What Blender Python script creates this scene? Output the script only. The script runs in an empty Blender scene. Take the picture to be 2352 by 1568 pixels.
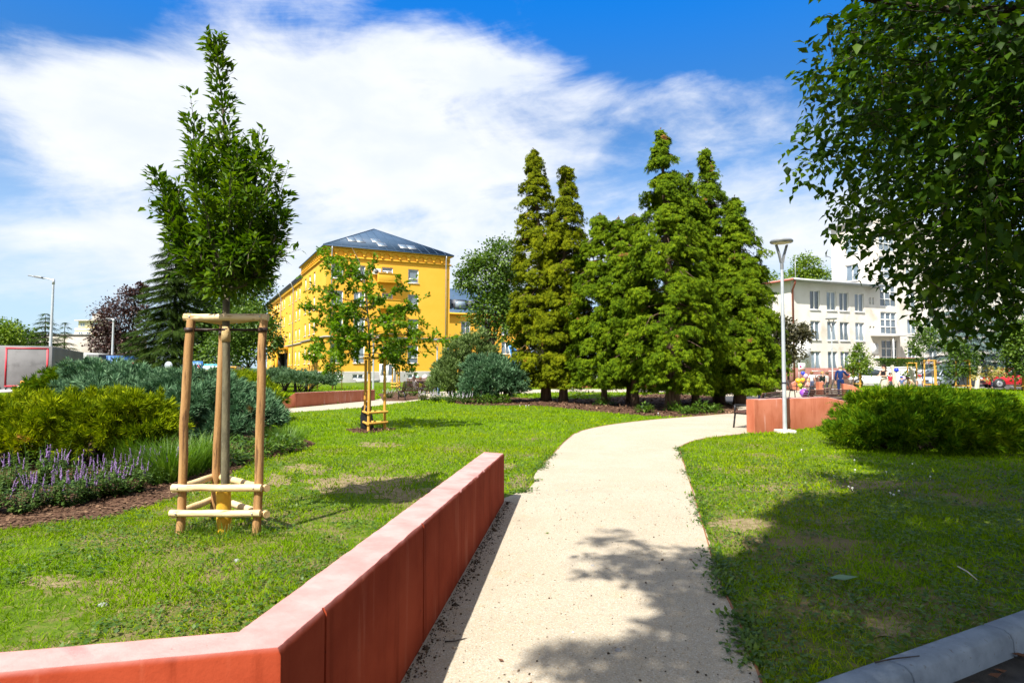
import bpy, math, random
import numpy as np
from mathutils import Vector, Matrix
R = math.radians
rng = np.random.default_rng(11)
random.seed(11)
scene = bpy.context.scene
COL = scene.collection

# ------------------------------------------------------------------ camera
F, CX, CY, HZ, EYE = 1430.0, 1176.0, 784.0, 845.0, 1.6
PITCH = math.atan((HZ - CY) / F)
cam_d = bpy.data.cameras.new('camera')
cam = bpy.data.objects.new('camera', cam_d)
COL.objects.link(cam)
cam.location = (0, 0, EYE)
cam.rotation_euler = (math.pi / 2 + PITCH, 0, 0)
cam_d.sensor_width = 36
cam_d.lens = F / 2352 * 36
cam_d.clip_start = 0.05
cam_d.clip_end = 4000
cam_d.dof.use_dof = True
cam_d.dof.focus_distance = 6.2
cam_d.dof.aperture_fstop = 4.5
scene.camera = cam

# ------------------------------------------------------------------ sun, sky, exposure
SH = (0.385, 0.673)          # shadow offset on the ground per metre of height
sun_d = bpy.data.lights.new('sun', 'SUN')
sun_d.energy = 4.3
sun_d.angle = R(0.55)
sun_d.color = (1.0, 0.95, 0.86)
sun = bpy.data.objects.new('sun', sun_d)
COL.objects.link(sun)
sun.rotation_euler = Vector((SH[0], SH[1], -1)).to_track_quat('-Z', 'Y').to_euler()
SUN_EL = math.atan(1 / math.hypot(*SH))
SUN_AZ = math.atan2(-SH[0], -SH[1]) % (2 * math.pi)

scene.view_settings.view_transform = 'Standard'
scene.view_settings.look = 'None'
scene.view_settings.gamma = 1
scene.view_settings.exposure = 1.30

world = bpy.data.worlds.new('World')
scene.world = world
world.use_nodes = True
wt = world.node_tree
wt.nodes.clear()

class NB:
    """small node builder"""
    def __init__(s, tree): s.t = tree
    def n(s, kind, **kw):
        nd = s.t.nodes.new(kind)
        for k, v in kw.items(): setattr(nd, k, v)
        return nd
    def l(s, a, b): s.t.links.new(a, b)
    def m(s, op, a, b=None, c=None, clamp=False):
        nd = s.t.nodes.new('ShaderNodeMath'); nd.operation = op; nd.use_clamp = clamp
        for i, v in enumerate((a, b, c)):
            if v is None: continue
            if isinstance(v, (int, float)): nd.inputs[i].default_value = v
            else: s.l(v, nd.inputs[i])
        return nd.outputs[0]
    def mix(s, fac, a, b, blend='MIX'):
        nd = s.t.nodes.new('ShaderNodeMix'); nd.data_type = 'RGBA'; nd.blend_type = blend
        for i, v in ((0, fac), (6, a), (7, b)):
            if isinstance(v, (int, float)): nd.inputs[i].default_value = v
            elif isinstance(v, tuple): nd.inputs[i].default_value = (v + (1,))[:4]
            else: s.l(v, nd.inputs[i])
        return nd.outputs[2]
    def ramp(s, fac, stops, interp='LINEAR'):
        nd = s.t.nodes.new('ShaderNodeValToRGB'); cr = nd.color_ramp; cr.interpolation = interp
        while len(cr.elements) < len(stops): cr.elements.new(0.5)
        for e, (p, c) in zip(cr.elements, stops):
            e.position = p; e.color = (c + (1,))[:4] if isinstance(c, tuple) else (c, c, c, 1)
        s.l(fac, nd.inputs[0]); return nd.outputs[0]
    def noise(s, vec, scale, detail=5, rough=.55, dist=0):
        nd = s.t.nodes.new('ShaderNodeTexNoise')
        nd.inputs['Scale'].default_value = scale; nd.inputs['Detail'].default_value = detail
        nd.inputs['Roughness'].default_value = rough; nd.inputs['Distortion'].default_value = dist
        if vec is not None: s.l(vec, nd.inputs['Vector'])
        return nd.outputs[0]
    def smooth(s, v, lo, hi):
        nd = s.t.nodes.new('ShaderNodeMapRange'); nd.interpolation_type = 'SMOOTHSTEP'
        s.l(v, nd.inputs[0]); nd.inputs[1].default_value = lo; nd.inputs[2].default_value = hi
        return nd.outputs[0]

def ae(x, y):
    u = (x - CX) / F; v = (CY - y) / F
    d = Vector((u, math.cos(PITCH) - v * math.sin(PITCH), math.sin(PITCH) + v * math.cos(PITCH))).normalized()
    return math.atan2(d.x, d.y), math.asin(d.z)

def build_sky():
    b = NB(wt)
    sky = b.n('ShaderNodeTexSky'); sky.sky_type = 'NISHITA'; sky.sun_disc = False
    sky.sun_elevation = SUN_EL; sky.sun_rotation = SUN_AZ
    sky.air_density = 1.0; sky.dust_density = 0.6; sky.ozone_density = 2.0
    tc = b.n('ShaderNodeTexCoord')
    sep = b.n('ShaderNodeSeparateXYZ'); b.l(tc.outputs['Generated'], sep.inputs[0])
    az = b.m('ARCTAN2', sep.outputs[0], sep.outputs[1])
    el = b.m('ARCSINE', sep.outputs[2])
    cmb = b.n('ShaderNodeCombineXYZ')
    b.l(az, cmb.inputs[0]); b.l(b.m('MULTIPLY', el, 2.0), cmb.inputs[1])
    big = b.noise(cmb.outputs[0], 4.2, 10, .60, .5)
    cmb2 = b.n('ShaderNodeCombineXYZ')
    b.l(az, cmb2.inputs[0]); b.l(b.m('MULTIPLY_ADD', el, 4.5, b.m('MULTIPLY', az, -.6)), cmb2.inputs[1])
    streak = b.noise(cmb2.outputs[0], 3.2, 9, .62, .7)
    fine = b.noise(cmb.outputs[0], 17, 8, .62, .4)
    tot = None
    # blobs: centre, radii (in photo pixels turned into azimuth and elevation), weight
    for (x, y, rx, ry, w) in [(680, 235, 560, 225, 1.15), (230, 270, 270, 150, .75), (1150, 135, 230, 75, .62),
                              (1000, 390, 330, 95, .6), (1530, 490, 420, 80, .26), (2050, 560, 420, 150, .5),
                              (900, 580, 700, 100, .5), (330, 560, 380, 50, .3), (1345, 240, 140, 50, .42), (1565, 205, 60, 45, .4), (150, 640, 400, 80, .45),
                              (1640, 340, 200, 40, .2), (1850, 190, 160, 50, .15), (1480, 300, 300, 80, .12), (1400, 620, 500, 80, .4), (70, 75, 60, 25, .25),
                              (250, 5, 330, 80, -.75), (110, 60, 190, 70, -.55), (1520, 30, 560, 80, -.7), (20, 130, 60, 50, -.3),
                              (120, 470, 330, 40, -.3), (1560, 130, 300, 70, -.3), (760, 490, 330, 30, -.05), (1330, 330, 180, 60, -.1), (0, 330, 90, 80, -.3)]:
        a0, e0 = ae(x, y); ra = rx / F * math.cos(a0) ** 1.3; re = ry / F * .93
        d1 = b.m('MULTIPLY', b.m('SUBTRACT', az, a0), 1 / ra); d2 = b.m('MULTIPLY', b.m('SUBTRACT', el, e0), 1 / re)
        d = b.m('ADD', b.m('MULTIPLY', d1, d1), b.m('MULTIPLY', d2, d2))
        v = b.m('MULTIPLY', b.m('EXPONENT', b.m('MULTIPLY', d, -1.0)), w)
        tot = v if tot is None else b.m('ADD', tot, v)
    # unseen clouds added behind and overhead to raise the fill light
    back = b.smooth(sep.outputs[1], .15, -.3)
    tot = b.m('ADD', tot, b.m('MULTIPLY', b.m('MAXIMUM', back, b.smooth(el, .66, .85)), .85))
    den = b.m('ADD', tot, b.m('MULTIPLY', b.m('SUBTRACT', big, .5), 1.55))
    den = b.m('ADD', den, b.m('MULTIPLY', b.m('SUBTRACT', streak, .5), 1.05))
    den = b.m('ADD', den, b.m('MULTIPLY', b.m('SUBTRACT', fine, .5), .38))
    cov = b.smooth(den, .02, .92)
    low = b.smooth(el, .42, .02)
    shade = b.noise(cmb.outputs[0], 6.5, 6, .55, .2)
    cloud = b.mix(b.smooth(shade, .3, .68), (7.0, 7.5, 8.3), (8.1, 8.3, 8.7))
    blue = b.mix(1.0, sky.outputs[0], b.mix(b.smooth(el, .34, .60), (.40, .93, 1.40), (.03, 1.12, 2.3)), 'MULTIPLY')
    blue = b.mix(b.m('MULTIPLY', low, .74), blue, (6.0, 7.2, 8.3))
    col = b.mix(b.m('MULTIPLY', cov, .97), blue, cloud)
    bg = b.n('ShaderNodeBackground'); bg.inputs[1].default_value = .052
    b.l(col, bg.inputs[0])
    out = b.n('ShaderNodeOutputWorld'); b.l(bg.outputs[0], out.inputs[0])
build_sky()

# ------------------------------------------------------------------ pixel helpers
CP, SP = math.cos(PITCH), math.sin(PITCH)
def ray(x, y):
    u = (x - CX) / F; v = (CY - y) / F
    return np.array((u, CP - v * SP, SP + v * CP))
def gp(x, y, z=0.0):
    d = ray(x, y); t = (z - EYE) / d[2]
    return np.array((d[0] * t, d[1] * t, z))
def at(x, y, Y):
    d = ray(x, y); t = Y / d[1]
    return np.array((d[0] * t, Y, EYE + d[2] * t))
def proj(P):
    P = np.asarray(P, float); y = P[..., 1]; z = P[..., 2] - EYE
    dep = y * CP + z * SP; up = -y * SP + z * CP
    dep = np.where(dep < .05, .05, dep)
    return CX + F * P[..., 0] / dep, CY - F * up / dep, dep
def pip(poly, x, y):
    poly = np.asarray(poly, float); inside = np.zeros(np.shape(x), bool); n = len(poly); j = n - 1
    for i in range(n):
        xi, yi = poly[i]; xj, yj = poly[j]
        if yi != yj:
            c = ((yi > y) != (yj > y)) & (x < (xj - xi) * (y - yi) / (yj - yi) + xi)
            inside ^= c
        j = i
    return inside
def vnoise(x, y, s=0):
    xi = np.floor(x); yi = np.floor(y); fx = x - xi; fy = y - yi
    fx = fx * fx * (3 - 2 * fx); fy = fy * fy * (3 - 2 * fy)
    def h(a, b): v = np.sin(a * 127.1 + b * 311.7 + s * 74.7) * 43758.5453; return v - np.floor(v)
    return (h(xi, yi) * (1 - fx) + h(xi + 1, yi) * fx) * (1 - fy) + (h(xi, yi + 1) * (1 - fx) + h(xi + 1, yi + 1) * fx) * fy
def fbm(x, y, s=0, o=4):
    v = 0; a = .5; t = 0
    for i in range(o):
        v = v + a * vnoise(x * 2 ** i, y * 2 ** i, s + i); t += a; a *= .55
    return v / t
def spline(pts, n=8):
    pts = [np.asarray(p, float) for p in pts]; out = []
    P = [2 * pts[0] - pts[1]] + pts + [2 * pts[-1] - pts[-2]]
    for i in range(1, len(P) - 2):
        p0, p1, p2, p3 = P[i - 1:i + 3]
        for k in range(n):
            t = k / n
            out.append(.5 * (2 * p1 + (p2 - p0) * t + (2 * p0 - 5 * p1 + 4 * p2 - p3) * t * t + (3 * p1 - p0 - 3 * p2 + p3) * t ** 3))
    out.append(pts[-1]); return out

# ------------------------------------------------------------------ objects
def tag(o, label=None, cat=None, group=None, kind=None):
    if label: o['label'] = label
    if cat: o['category'] = cat
    if group: o['group'] = group
    if kind: o['kind'] = kind
    return o
def thing(name, label, cat, loc=(0, 0, 0), rz=0, group=None):
    o = bpy.data.objects.new(name, None); COL.objects.link(o)
    o.location = tuple(float(v) for v in loc); o.rotation_euler = (0, 0, rz); o.empty_display_size = .2
    return tag(o, label, cat, group)
def root_of(o):
    while o.parent: o = o.parent
    return o
def link(name, me, mat, parent=None, loc=None, rz=None):
    o = bpy.data.objects.new(name, me); COL.objects.link(o)
    if mat is not None and not me.materials:
        for m in (mat if isinstance(mat, (list, tuple)) else [mat]): me.materials.append(m)
    if parent: o.parent = parent
    if loc is not None: o.location = tuple(float(v) for v in loc)
    if rz is not None: o.rotation_euler = (0, 0, rz)
    return o
def mesh_np(name, V, Fs, smooth=False, mi=None):
    """V (n,3); Fs list of int arrays (m,k)"""
    me = bpy.data.meshes.new(name)
    V = np.ascontiguousarray(V, np.float32)
    me.vertices.add(len(V)); me.vertices.foreach_set('co', V.ravel())
    if not isinstance(Fs, (list, tuple)): Fs = [Fs]
    Fs = [np.asarray(f, np.int32) for f in Fs if len(f)]
    loops = np.concatenate([f.ravel() for f in Fs])
    tot = np.concatenate([np.full(len(f), f.shape[1], np.int32) for f in Fs])
    st = np.concatenate(([0], np.cumsum(tot)[:-1])).astype(np.int32)
    me.loops.add(len(loops)); me.loops.foreach_set('vertex_index', loops)
    me.polygons.add(len(tot)); me.polygons.foreach_set('loop_start', st)
    me.polygons.foreach_set('loop_total', tot)
    if smooth: me.polygons.foreach_set('use_smooth', np.ones(len(tot), bool))
    if mi is not None: me.polygons.foreach_set('material_index', np.asarray(mi, np.int32))
    me.update(calc_edges=True); me.validate()
    return me
def put(name, V, Fs, mat, parent=None, local=False, smooth=False, mi=None, origin=None):
    V = np.asarray(V, float)
    if parent is not None and not local: V = V - np.array(root_of(parent).location)
    loc = None
    if parent is None:
        c = np.array(origin, float) if origin is not None else np.array((V[:, 0].mean(), V[:, 1].mean(), V[:, 2].min()))
        V = V - c; loc = c
    return link(name, mesh_np(name, V, Fs, smooth, mi), mat, parent, loc)

class MB:
    """collects simple solids, then links them as one mesh object"""
    def __init__(s): s.v = []; s.f = {}; s.n = 0; s.mat = 0
    def add(s, V, Fa):
        V = np.asarray(V, float); s.v.append(V)
        for f in Fa: s.f.setdefault(len(f), []).append(([i + s.n for i in f], s.mat))
        s.n += len(V); return s
    def box(s, c, d, rz=0, M=None):
        x, y, z = (v / 2 for v in d)
        V = np.array([(-x, -y, -z), (x, -y, -z), (x, y, -z), (-x, y, -z), (-x, -y, z), (x, -y, z), (x, y, z), (-x, y, z)])
        if rz: cs, sn = math.cos(rz), math.sin(rz); V = V @ np.array([[cs, sn, 0], [-sn, cs, 0], [0, 0, 1]])
        if M is not None: V = V @ np.array(M).T
        return s.add(V + np.asarray(c, float), [(0, 3, 2, 1), (4, 5, 6, 7), (0, 1, 5, 4), (1, 2, 6, 5), (2, 3, 7, 6), (3, 0, 4, 7)])
    def bar(s, a, b, w, h, up=(0, 0, 1)):
        a = np.asarray(a, float); b = np.asarray(b, float); d = b - a; L = np.linalg.norm(d); d /= L
        x = np.cross(d, up)
        if np.linalg.norm(x) < 1e-4: x = np.cross(d, (0, 1, 0))
        x /= np.linalg.norm(x); z = np.cross(x, d)
        return s.box((a + b) / 2, (w, L, h), M=np.stack([x, d, z], 1))
    def prism(s, poly, z0, z1):
        n = len(poly); p = [tuple(q[:2]) for q in poly]
        V = [(x, y, z0) for x, y in p] + [(x, y, z1) for x, y in p]
        return s.add(V, [tuple(range(n))[::-1], tuple(range(n, 2 * n))] + [(i, (i + 1) % n, n + (i + 1) % n, n + i) for i in range(n)])
    def extr(s, poly, vec):
        """poly: 3-D points of a planar outline, pushed along vec"""
        n = len(poly); V = [tuple(p) for p in poly] + [tuple(np.asarray(p, float) + vec) for p in poly]
        return s.add(V, [tuple(range(n))[::-1], tuple(range(n, 2 * n))] + [(i, (i + 1) % n, n + (i + 1) % n, n + i) for i in range(n)])
    def tube(s, pts, rad, n=8, cap=True):
        pts = [np.asarray(p, float) for p in pts]
        if isinstance(rad, (int, float)): rad = [rad] * len(pts)
        V = []; ref = None
        for i, p in enumerate(pts):
            d = pts[min(i + 1, len(pts) - 1)] - pts[max(i - 1, 0)]; d = d / (np.linalg.norm(d) + 1e-9)
            if ref is None: ref = np.array((1., 0, 0)) if abs(d[0]) < .9 else np.array((0, 1., 0))
            x = ref - d * (ref @ d); x /= np.linalg.norm(x); ref = x; y = np.cross(d, x)
            for k in range(n):
                a = 2 * math.pi * k / n; V.append(p + (x * math.cos(a) + y * math.sin(a)) * rad[i])
        m = len(pts)
        Fa = [(i * n + k, i * n + (k + 1) % n, (i + 1) * n + (k + 1) % n, (i + 1) * n + k) for i in range(m - 1) for k in range(n)]
        if cap: Fa += [tuple(range(n))[::-1], tuple(range((m - 1) * n, m * n))]
        return s.add(V, Fa)
    def lathe(s, c, prof, n=20, axis='z'):
        V = []
        for r, z in prof:
            for k in range(n):
                a = 2 * math.pi * k / n; V.append((r * math.cos(a), r * math.sin(a), z))
        V = np.array(V)
        if axis == 'y': V = V[:, [0, 2, 1]]
        if axis == 'x': V = V[:, [2, 0, 1]]
        m = len(prof)
        Fa = [(i * n + k, i * n + (k + 1) % n, (i + 1) * n + (k + 1) % n, (i + 1) * n + k) for i in range(m - 1) for k in range(n)]
        Fa += [tuple(range(n))[::-1], tuple(range((m - 1) * n, m * n))]
        return s.add(V + np.asarray(c, float), Fa)
    def ball(s, c, r, n=12, m=8):
        r = (r, r, r) if isinstance(r, (int, float)) else r
        V = []
        for i in range(m + 1):
            t = math.pi * (i / m); t = min(max(t, .02), math.pi - .02)
            for k in range(n):
                a = 2 * math.pi * k / n; V.append((r[0] * math.sin(t) * math.cos(a), r[1] * math.sin(t) * math.sin(a), -r[2] * math.cos(t)))
        Fa = [(i * n + k, i * n + (k + 1) % n, (i + 1) * n + (k + 1) % n, (i + 1) * n + k) for i in range(m) for k in range(n)]
        return s.add(np.array(V) + np.asarray(c, float), Fa)
    def loft(s, rings, closed=True, caps=True):
        n = len(rings[0]); V = [p for r in rings for p in r]
        rg = range(n) if closed else range(n - 1)
        Fa = [(i * n + k, i * n + (k + 1) % n, (i + 1) * n + (k + 1) % n, (i + 1) * n + k) for i in range(len(rings) - 1) for k in rg]
        if caps and closed: Fa += [tuple(range(n))[::-1], tuple(range((len(rings) - 1) * n, len(rings) * n))]
        return s.add(V, Fa)
    def quad(s, a, b, c, d): return s.add([a, b, c, d], [(0, 1, 2, 3)])
    def build(s, name, mat, parent=None, local=False, smooth=False, bevel=0, origin=None, seg=2, auto=None):
        V = np.concatenate(s.v); Fs = []; mi = []
        for k, fl in s.f.items():
            Fs.append(np.array([f for f, _ in fl], np.int32)); mi += [m for _, m in fl]
        o = put(name, V, Fs, mat, parent, local, smooth, mi, origin)
        if bevel:
            b = o.modifiers.new('bevel', 'BEVEL'); b.width = bevel; b.segments = seg; b.limit_method = 'ANGLE'; b.angle_limit = R(35)
        if auto:
            o.data.polygons.foreach_set('use_smooth', np.ones(len(o.data.polygons), bool))
            try: o.data.set_sharp_from_angle(angle=R(auto))
            except Exception: pass
        return o
def dup(o, loc=None, rz=None, label=None, parent=None, group=None, scale=None):
    kids = [c for c in o.children]
    c = o.copy(); COL.objects.link(c)
    if parent: c.parent = parent
    if loc is not None: c.location = tuple(float(v) for v in loc)
    if rz is not None: c.rotation_euler = (0, 0, rz)
    if scale is not None: c.scale = (scale,) * 3
    if label: c['label'] = label
    if group: c['group'] = group
    for k in kids: dup(k, parent=c)
    return c

# ------------------------------------------------------------------ materials
def newmat(name):
    m = bpy.data.materials.new(name); m.use_nodes = True; t = m.node_tree; t.nodes.clear()
    return m, NB(t)
def mat(name, c1, c2=None, scale=4, rough=.7, metal=0, bump=0, bscale=60, spec=.4, lo=.35, hi=.65, detail=6, stretch=None, c3=None, s3=40, lo3=.55, hi3=.7, coat=0, ):
    m, b = newmat(name)
    tc = b.n('ShaderNodeTexCoord'); vec = tc.outputs['Object']
    if stretch:
        mp = b.n('ShaderNodeMapping'); mp.inputs['Scale'].default_value = stretch; b.l(vec, mp.inputs[0]); vec = mp.outputs[0]
    p = b.n('ShaderNodeBsdfPrincipled'); p.inputs['Roughness'].default_value = rough; p.inputs['Metallic'].default_value = metal
    p.inputs['Specular IOR Level'].default_value = spec; p.inputs['Coat Weight'].default_value = coat
    if c2:
        col = b.mix(b.smooth(b.noise(vec, scale, detail, .6), lo, hi), c1, c2)
        if c3: col = b.mix(b.smooth(b.noise(vec, s3, 4, .6), lo3, hi3), col, c3)
        b.l(col, p.inputs['Base Color'])
    else: p.inputs['Base Color'].default_value = c1 + (1,)
    if bump:
        bn = b.n('ShaderNodeBump'); bn.inputs['Strength'].default_value = bump; bn.inputs['Distance'].default_value = .01
        b.l(b.noise(vec, bscale, 5, .6), bn.inputs['Height']); b.l(bn.outputs[0], p.inputs['Normal'])
    o = b.n('ShaderNodeOutputMaterial'); b.l(p.outputs[0], o.inputs[0]); return m
def leafmat(name, dark, mid, light, trans=.35, rough=.5, spec=.35, nscale=1.2, tint=None, brown=None, bp=.035, tr=None):
    """each leaf has its own shade; a slow noise shifts whole sprigs"""
    m, b = newmat(name)
    g = b.n('ShaderNodeNewGeometry'); tc = b.n('ShaderNodeTexCoord')
    rnd = g.outputs['Random Per Island']
    ns = b.noise(tc.outputs['Object'], nscale, 4, .6)
    v = b.m('ADD', b.m('MULTIPLY', rnd, .6), b.m('MULTIPLY', b.smooth(ns, .25, .75), .4))
    col = b.ramp(v, [(0.1, dark), (.5, mid), (.95, light)])
    if tint: col = b.mix(b.smooth(b.noise(tc.outputs['Object'], nscale * .35, 3, .5), .4, .62), col, b.mix(1.0, col, tint, 'MULTIPLY'))
    if brown:
        n2 = b.noise(tc.outputs['Object'], 1.5, 2, .5, 0)
        col = b.mix(b.smooth(n2, 1 - bp - .28, 1 - bp - .24), col, brown)
    p = b.n('ShaderNodeBsdfPrincipled'); p.inputs['Roughness'].default_value = rough; p.inputs['Specular IOR Level'].default_value = spec
    b.l(col, p.inputs['Base Color'])
    t = b.n('ShaderNodeBsdfTranslucent')
    b.l(b.mix(1.0, col, tr or (1.5, 1.6, .6), 'MULTIPLY'), t.inputs[0])
    mx = b.n('ShaderNodeMixShader'); mx.inputs[0].default_value = trans
    b.l(p.outputs[0], mx.inputs[1]); b.l(t.outputs[0], mx.inputs[2])
    o = b.n('ShaderNodeOutputMaterial'); b.l(mx.outputs[0], o.inputs[0]); return m
def glassmat(name, tint=(.05, .07, .09), rough=.06, c2=(.25, .3, .33), sc=.6):
    m, b = newmat(name)
    p = b.n('ShaderNodeBsdfPrincipled'); p.inputs['Roughness'].default_value = rough; p.inputs['Specular IOR Level'].default_value = .8
    oi = b.n('ShaderNodeObjectInfo')
    tc = b.n('ShaderNodeTexCoord')
    v = b.m('ADD', b.m('MULTIPLY', oi.outputs['Random'], .7), b.m('MULTIPLY', b.noise(tc.outputs['Object'], sc, 2), .5))
    b.l(b.ramp(v, [(.2, tint), (.95, c2)]), p.inputs['Base Color'])
    o = b.n('ShaderNodeOutputMaterial'); b.l(p.outputs[0], o.inputs[0]); return m

# ================================================================== THE SETTING: ground, path, beds, road
def groundmat():
    m, b = newmat('lawn soil')
    tc = b.n('ShaderNodeTexCoord'); v = tc.outputs['Object']
    n1 = b.noise(v, .55, 6, .6); n2 = b.noise(v, 9, 6, .65); n3 = b.noise(v, 90, 4, .7)
    green = b.mix(b.smooth(n2, .3, .7), (.070, .125, .003), (.125, .20, .004))
    green = b.mix(b.smooth(n3, .35, .7), green, (.05, .085, .012))
    straw = b.mix(b.smooth(n3, .3, .7), (.115, .085, .042), (.235, .18, .085))
    f = b.m('ADD', b.m('MULTIPLY', n1, .6), b.m('MULTIPLY', n2, .4))
    geo = b.n('ShaderNodeNewGeometry'); sep = b.n('ShaderNodeSeparateXYZ'); b.l(geo.outputs['Position'], sep.inputs[0])
    far = b.smooth(sep.outputs[1], 6, 22)           # the near lawn is thin and worn, the lawn further on is dense
    col = b.mix(b.smooth(b.m('SUBTRACT', f, b.m('MULTIPLY', far, .14)), .46, .56), green, straw)
    p = b.n('ShaderNodeBsdfPrincipled'); p.inputs['Roughness'].default_value = .9; p.inputs['Specular IOR Level'].default_value = .15
    b.l(col, p.inputs['Base Color'])
    bn = b.n('ShaderNodeBump'); bn.inputs['Strength'].default_value = .6; bn.inputs['Distance'].default_value = .02
    b.l(n3, bn.inputs['Height']); b.l(bn.outputs[0], p.inputs['Normal'])
    o = b.n('ShaderNodeOutputMaterial'); b.l(p.outputs[0], o.inputs[0]); return m
M_ground = groundmat()

def gravelmat():
    m, b = newmat('compacted sandy gravel')
    tc = b.n('ShaderNodeTexCoord'); v = tc.outputs['Object']
    n1 = b.noise(v, 1.1, 5, .6); n2 = b.noise(v, 60, 5, .7)
    col = b.mix(b.smooth(n1, .35, .7), (.355, .31, .24), (.41, .368, .30))
    col = b.mix(b.smooth(b.noise(v, 3.2, 5, .65), .55, .75), col, (.40, .30, .18))
    vo = b.n('ShaderNodeTexVoronoi'); vo.inputs['Scale'].default_value = 150; b.l(v, vo.inputs['Vector'])
    sp = b.n('ShaderNodeSeparateColor'); b.l(vo.outputs['Color'], sp.inputs[0])
    st = b.ramp(sp.outputs[0], [(0, (.16, .14, .11)), (.22, (.355, .305, .235)), (.6, (.405, .36, .285)), (.8, (.38, .265, .14)), (1, (.60, .56, .50))])
    col = b.mix(.55, col, st)
    col = b.mix(b.m('MULTIPLY', b.smooth(b.noise(v, .7, 6, .7, .6), .52, .68), .35), col, (.30, .25, .18))
    col = b.mix(b.smooth(n2, .66, .74), col, (.22, .17, .12))
    p = b.n('ShaderNodeBsdfPrincipled'); p.inputs['Roughness'].default_value = .92; p.inputs['Specular IOR Level'].default_value = .15
    b.l(col, p.inputs['Base Color'])
    bn = b.n('ShaderNodeBump'); bn.inputs['Strength'].default_value = .55; bn.inputs['Distance'].default_value = .006
    b.l(b.m('ADD', vo.outputs['Distance'], n2), bn.inputs['Height']); b.l(bn.outputs[0], p.inputs['Normal'])
    o = b.n('ShaderNodeOutputMaterial'); b.l(p.outputs[0], o.inputs[0]); return m
M_gravel = gravelmat()
M_mulch = mat('bark mulch', (.040, .021, .014), (.11, .058, .036), 28, .95, bump=1, bscale=60, spec=.1, c3=(.20, .125, .075), s3=55, lo3=.55, hi3=.65)
M_chip = leafmat('bark chips', (.042, .021, .013), (.10, .055, .034), (.24, .15, .09), trans=0, rough=.9, spec=.1, nscale=2)
M_asphalt = mat('asphalt', (.030, .028, .027), (.055, .05, .046), 8, .9, bump=.6, bscale=150, spec=.2)
M_kerb = mat('grey concrete kerb', (.235, .28, .335), (.17, .205, .25), 5, .85, bump=.35, bscale=120, spec=.2, c3=(.13, .13, .13), s3=30, lo3=.62, hi3=.75)
M_steel_edge = mat('rusted steel edging', (.16, .06, .025), (.28, .12, .05), 20, .8, bump=.3)

# kerb line: near corner of the lawn
K0 = gp(1900, 1566); K1 = gp(2352, 1406); KD = (K1 - K0) / np.linalg.norm(K1 - K0); KN = np.array((KD[1], -KD[0], 0))
def kl(t, off=0): return K0 + KD * t + KN * off
ka, kb = kl(-60), kl(200)
lawn_poly = [ka, kb, (1500, kb[1] + 40, 0), (1500, 2200, 0), (-1500, 2200, 0), (-1500, ka[1] - 40, 0)]
put('ground', np.array(lawn_poly), [np.array([range(6)])], M_ground, origin=(0, 0, 0))['kind'] = 'structure'
rp = [kl(-60, .10), kl(-60, 40), kl(200, 40), kl(200, .10)]
o = put('road', np.array([(p[0], p[1], -.11) for p in rp]), [np.array([[0, 1, 2, 3]])], M_asphalt, origin=(0, 0, 0)); o['kind'] = 'structure'
o.location.z = 0
mb = MB()
L = 1.0
tt = -1.5 - .22
for k in range(14):                                    # kerb stones, laid end to end; lower where the path meets the road
    t0 = -8 + k * L + .47; t1 = t0 + L - .012
    prof = [(0, -.2), (0, .018), (.02, .03), (.115, .03), (.15, .012), (.165, -.02), (.175, -.2)]
    dz = 0 if t0 > -1.35 else -.028
    mb.loft([[kl(t, o_) + np.array((0, 0, z + (dz if z > -.1 else 0))) for o_, z in prof] for t in (t0, t1)])
kerb = mb.build('kerb', M_kerb, origin=(0, 0, 0), bevel=.006); kerb['kind'] = 'structure'
mb = MB()
mb.loft([[kl(t, o_) + np.array((0, 0, z)) for o_, z in [(0.002, -.2), (.002, .0), (.17, -.045), (.17, -.2)]] for t in (-60, -8)])
mb.loft([[kl(t, o_) + np.array((0, 0, z)) for o_, z in [(0.002, -.2), (.002, .025), (.15, .02), (.17, -.2)]] for t in (6.47, 200)])
mb.build('kerb_run', M_kerb, origin=(0, 0, 0))['kind'] = 'structure'

# --- the path
WC_O = np.array((-.706, 1.94)); WE_O = np.array((-.0945, 7.51)); WE_I = np.array((-.353, 7.66)); WC_I = np.array((-.90, 2.07))
left_px = [(1186, 1133), (1222, 1117), (1226, 1092), (1246, 1068), (1272, 1041), (1300, 1012), (1332, 991), (1400, 976), (1500, 964), (1600, 956), (1700, 948)]
right_px = [(1764, 1640), (1748, 1568), (1702, 1440), (1652, 1330), (1612, 1200), (1582, 1100), (1564, 1042), (1563, 1026), (1600, 1011), (1650, 1003), (1712, 996)]
pathL = spline([gp(*p)[:2] for p in left_px], 7); pathR = spline([gp(*p)[:2] for p in right_px], 7)
def jit(pts, amp, s):
    pts = [np.array(p) for p in pts]; out = []
    for i, p in enumerate(pts):
        d = pts[min(i + 1, len(pts) - 1)] - pts[max(i - 1, 0)]; n = np.array((-d[1], d[0])) / (np.linalg.norm(d) + 1e-9)
        out.append(p + n * amp * (fbm(p[0] * 4, p[1] * 4, s) - .5) * 2)
    return out
pathL = jit(pathL, .05, 3); pathR = jit(pathR, .05, 5)
wa = [gp(1708, 993)[:2], gp(1731, 994)[:2]]
WA_d = np.array((.83, .558)); WA_n = np.array((-.558, .83))
WA0 = np.array((5.96, 15.36))
def wA(t, off=0): return WA0 + WA_d * t + WA_n * off
kin = lambda x: (K0 + KD * ((x - K0[0]) / KD[0]))[:2] + np.array((0, .012))
rightmost = kin(1.38)
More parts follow.
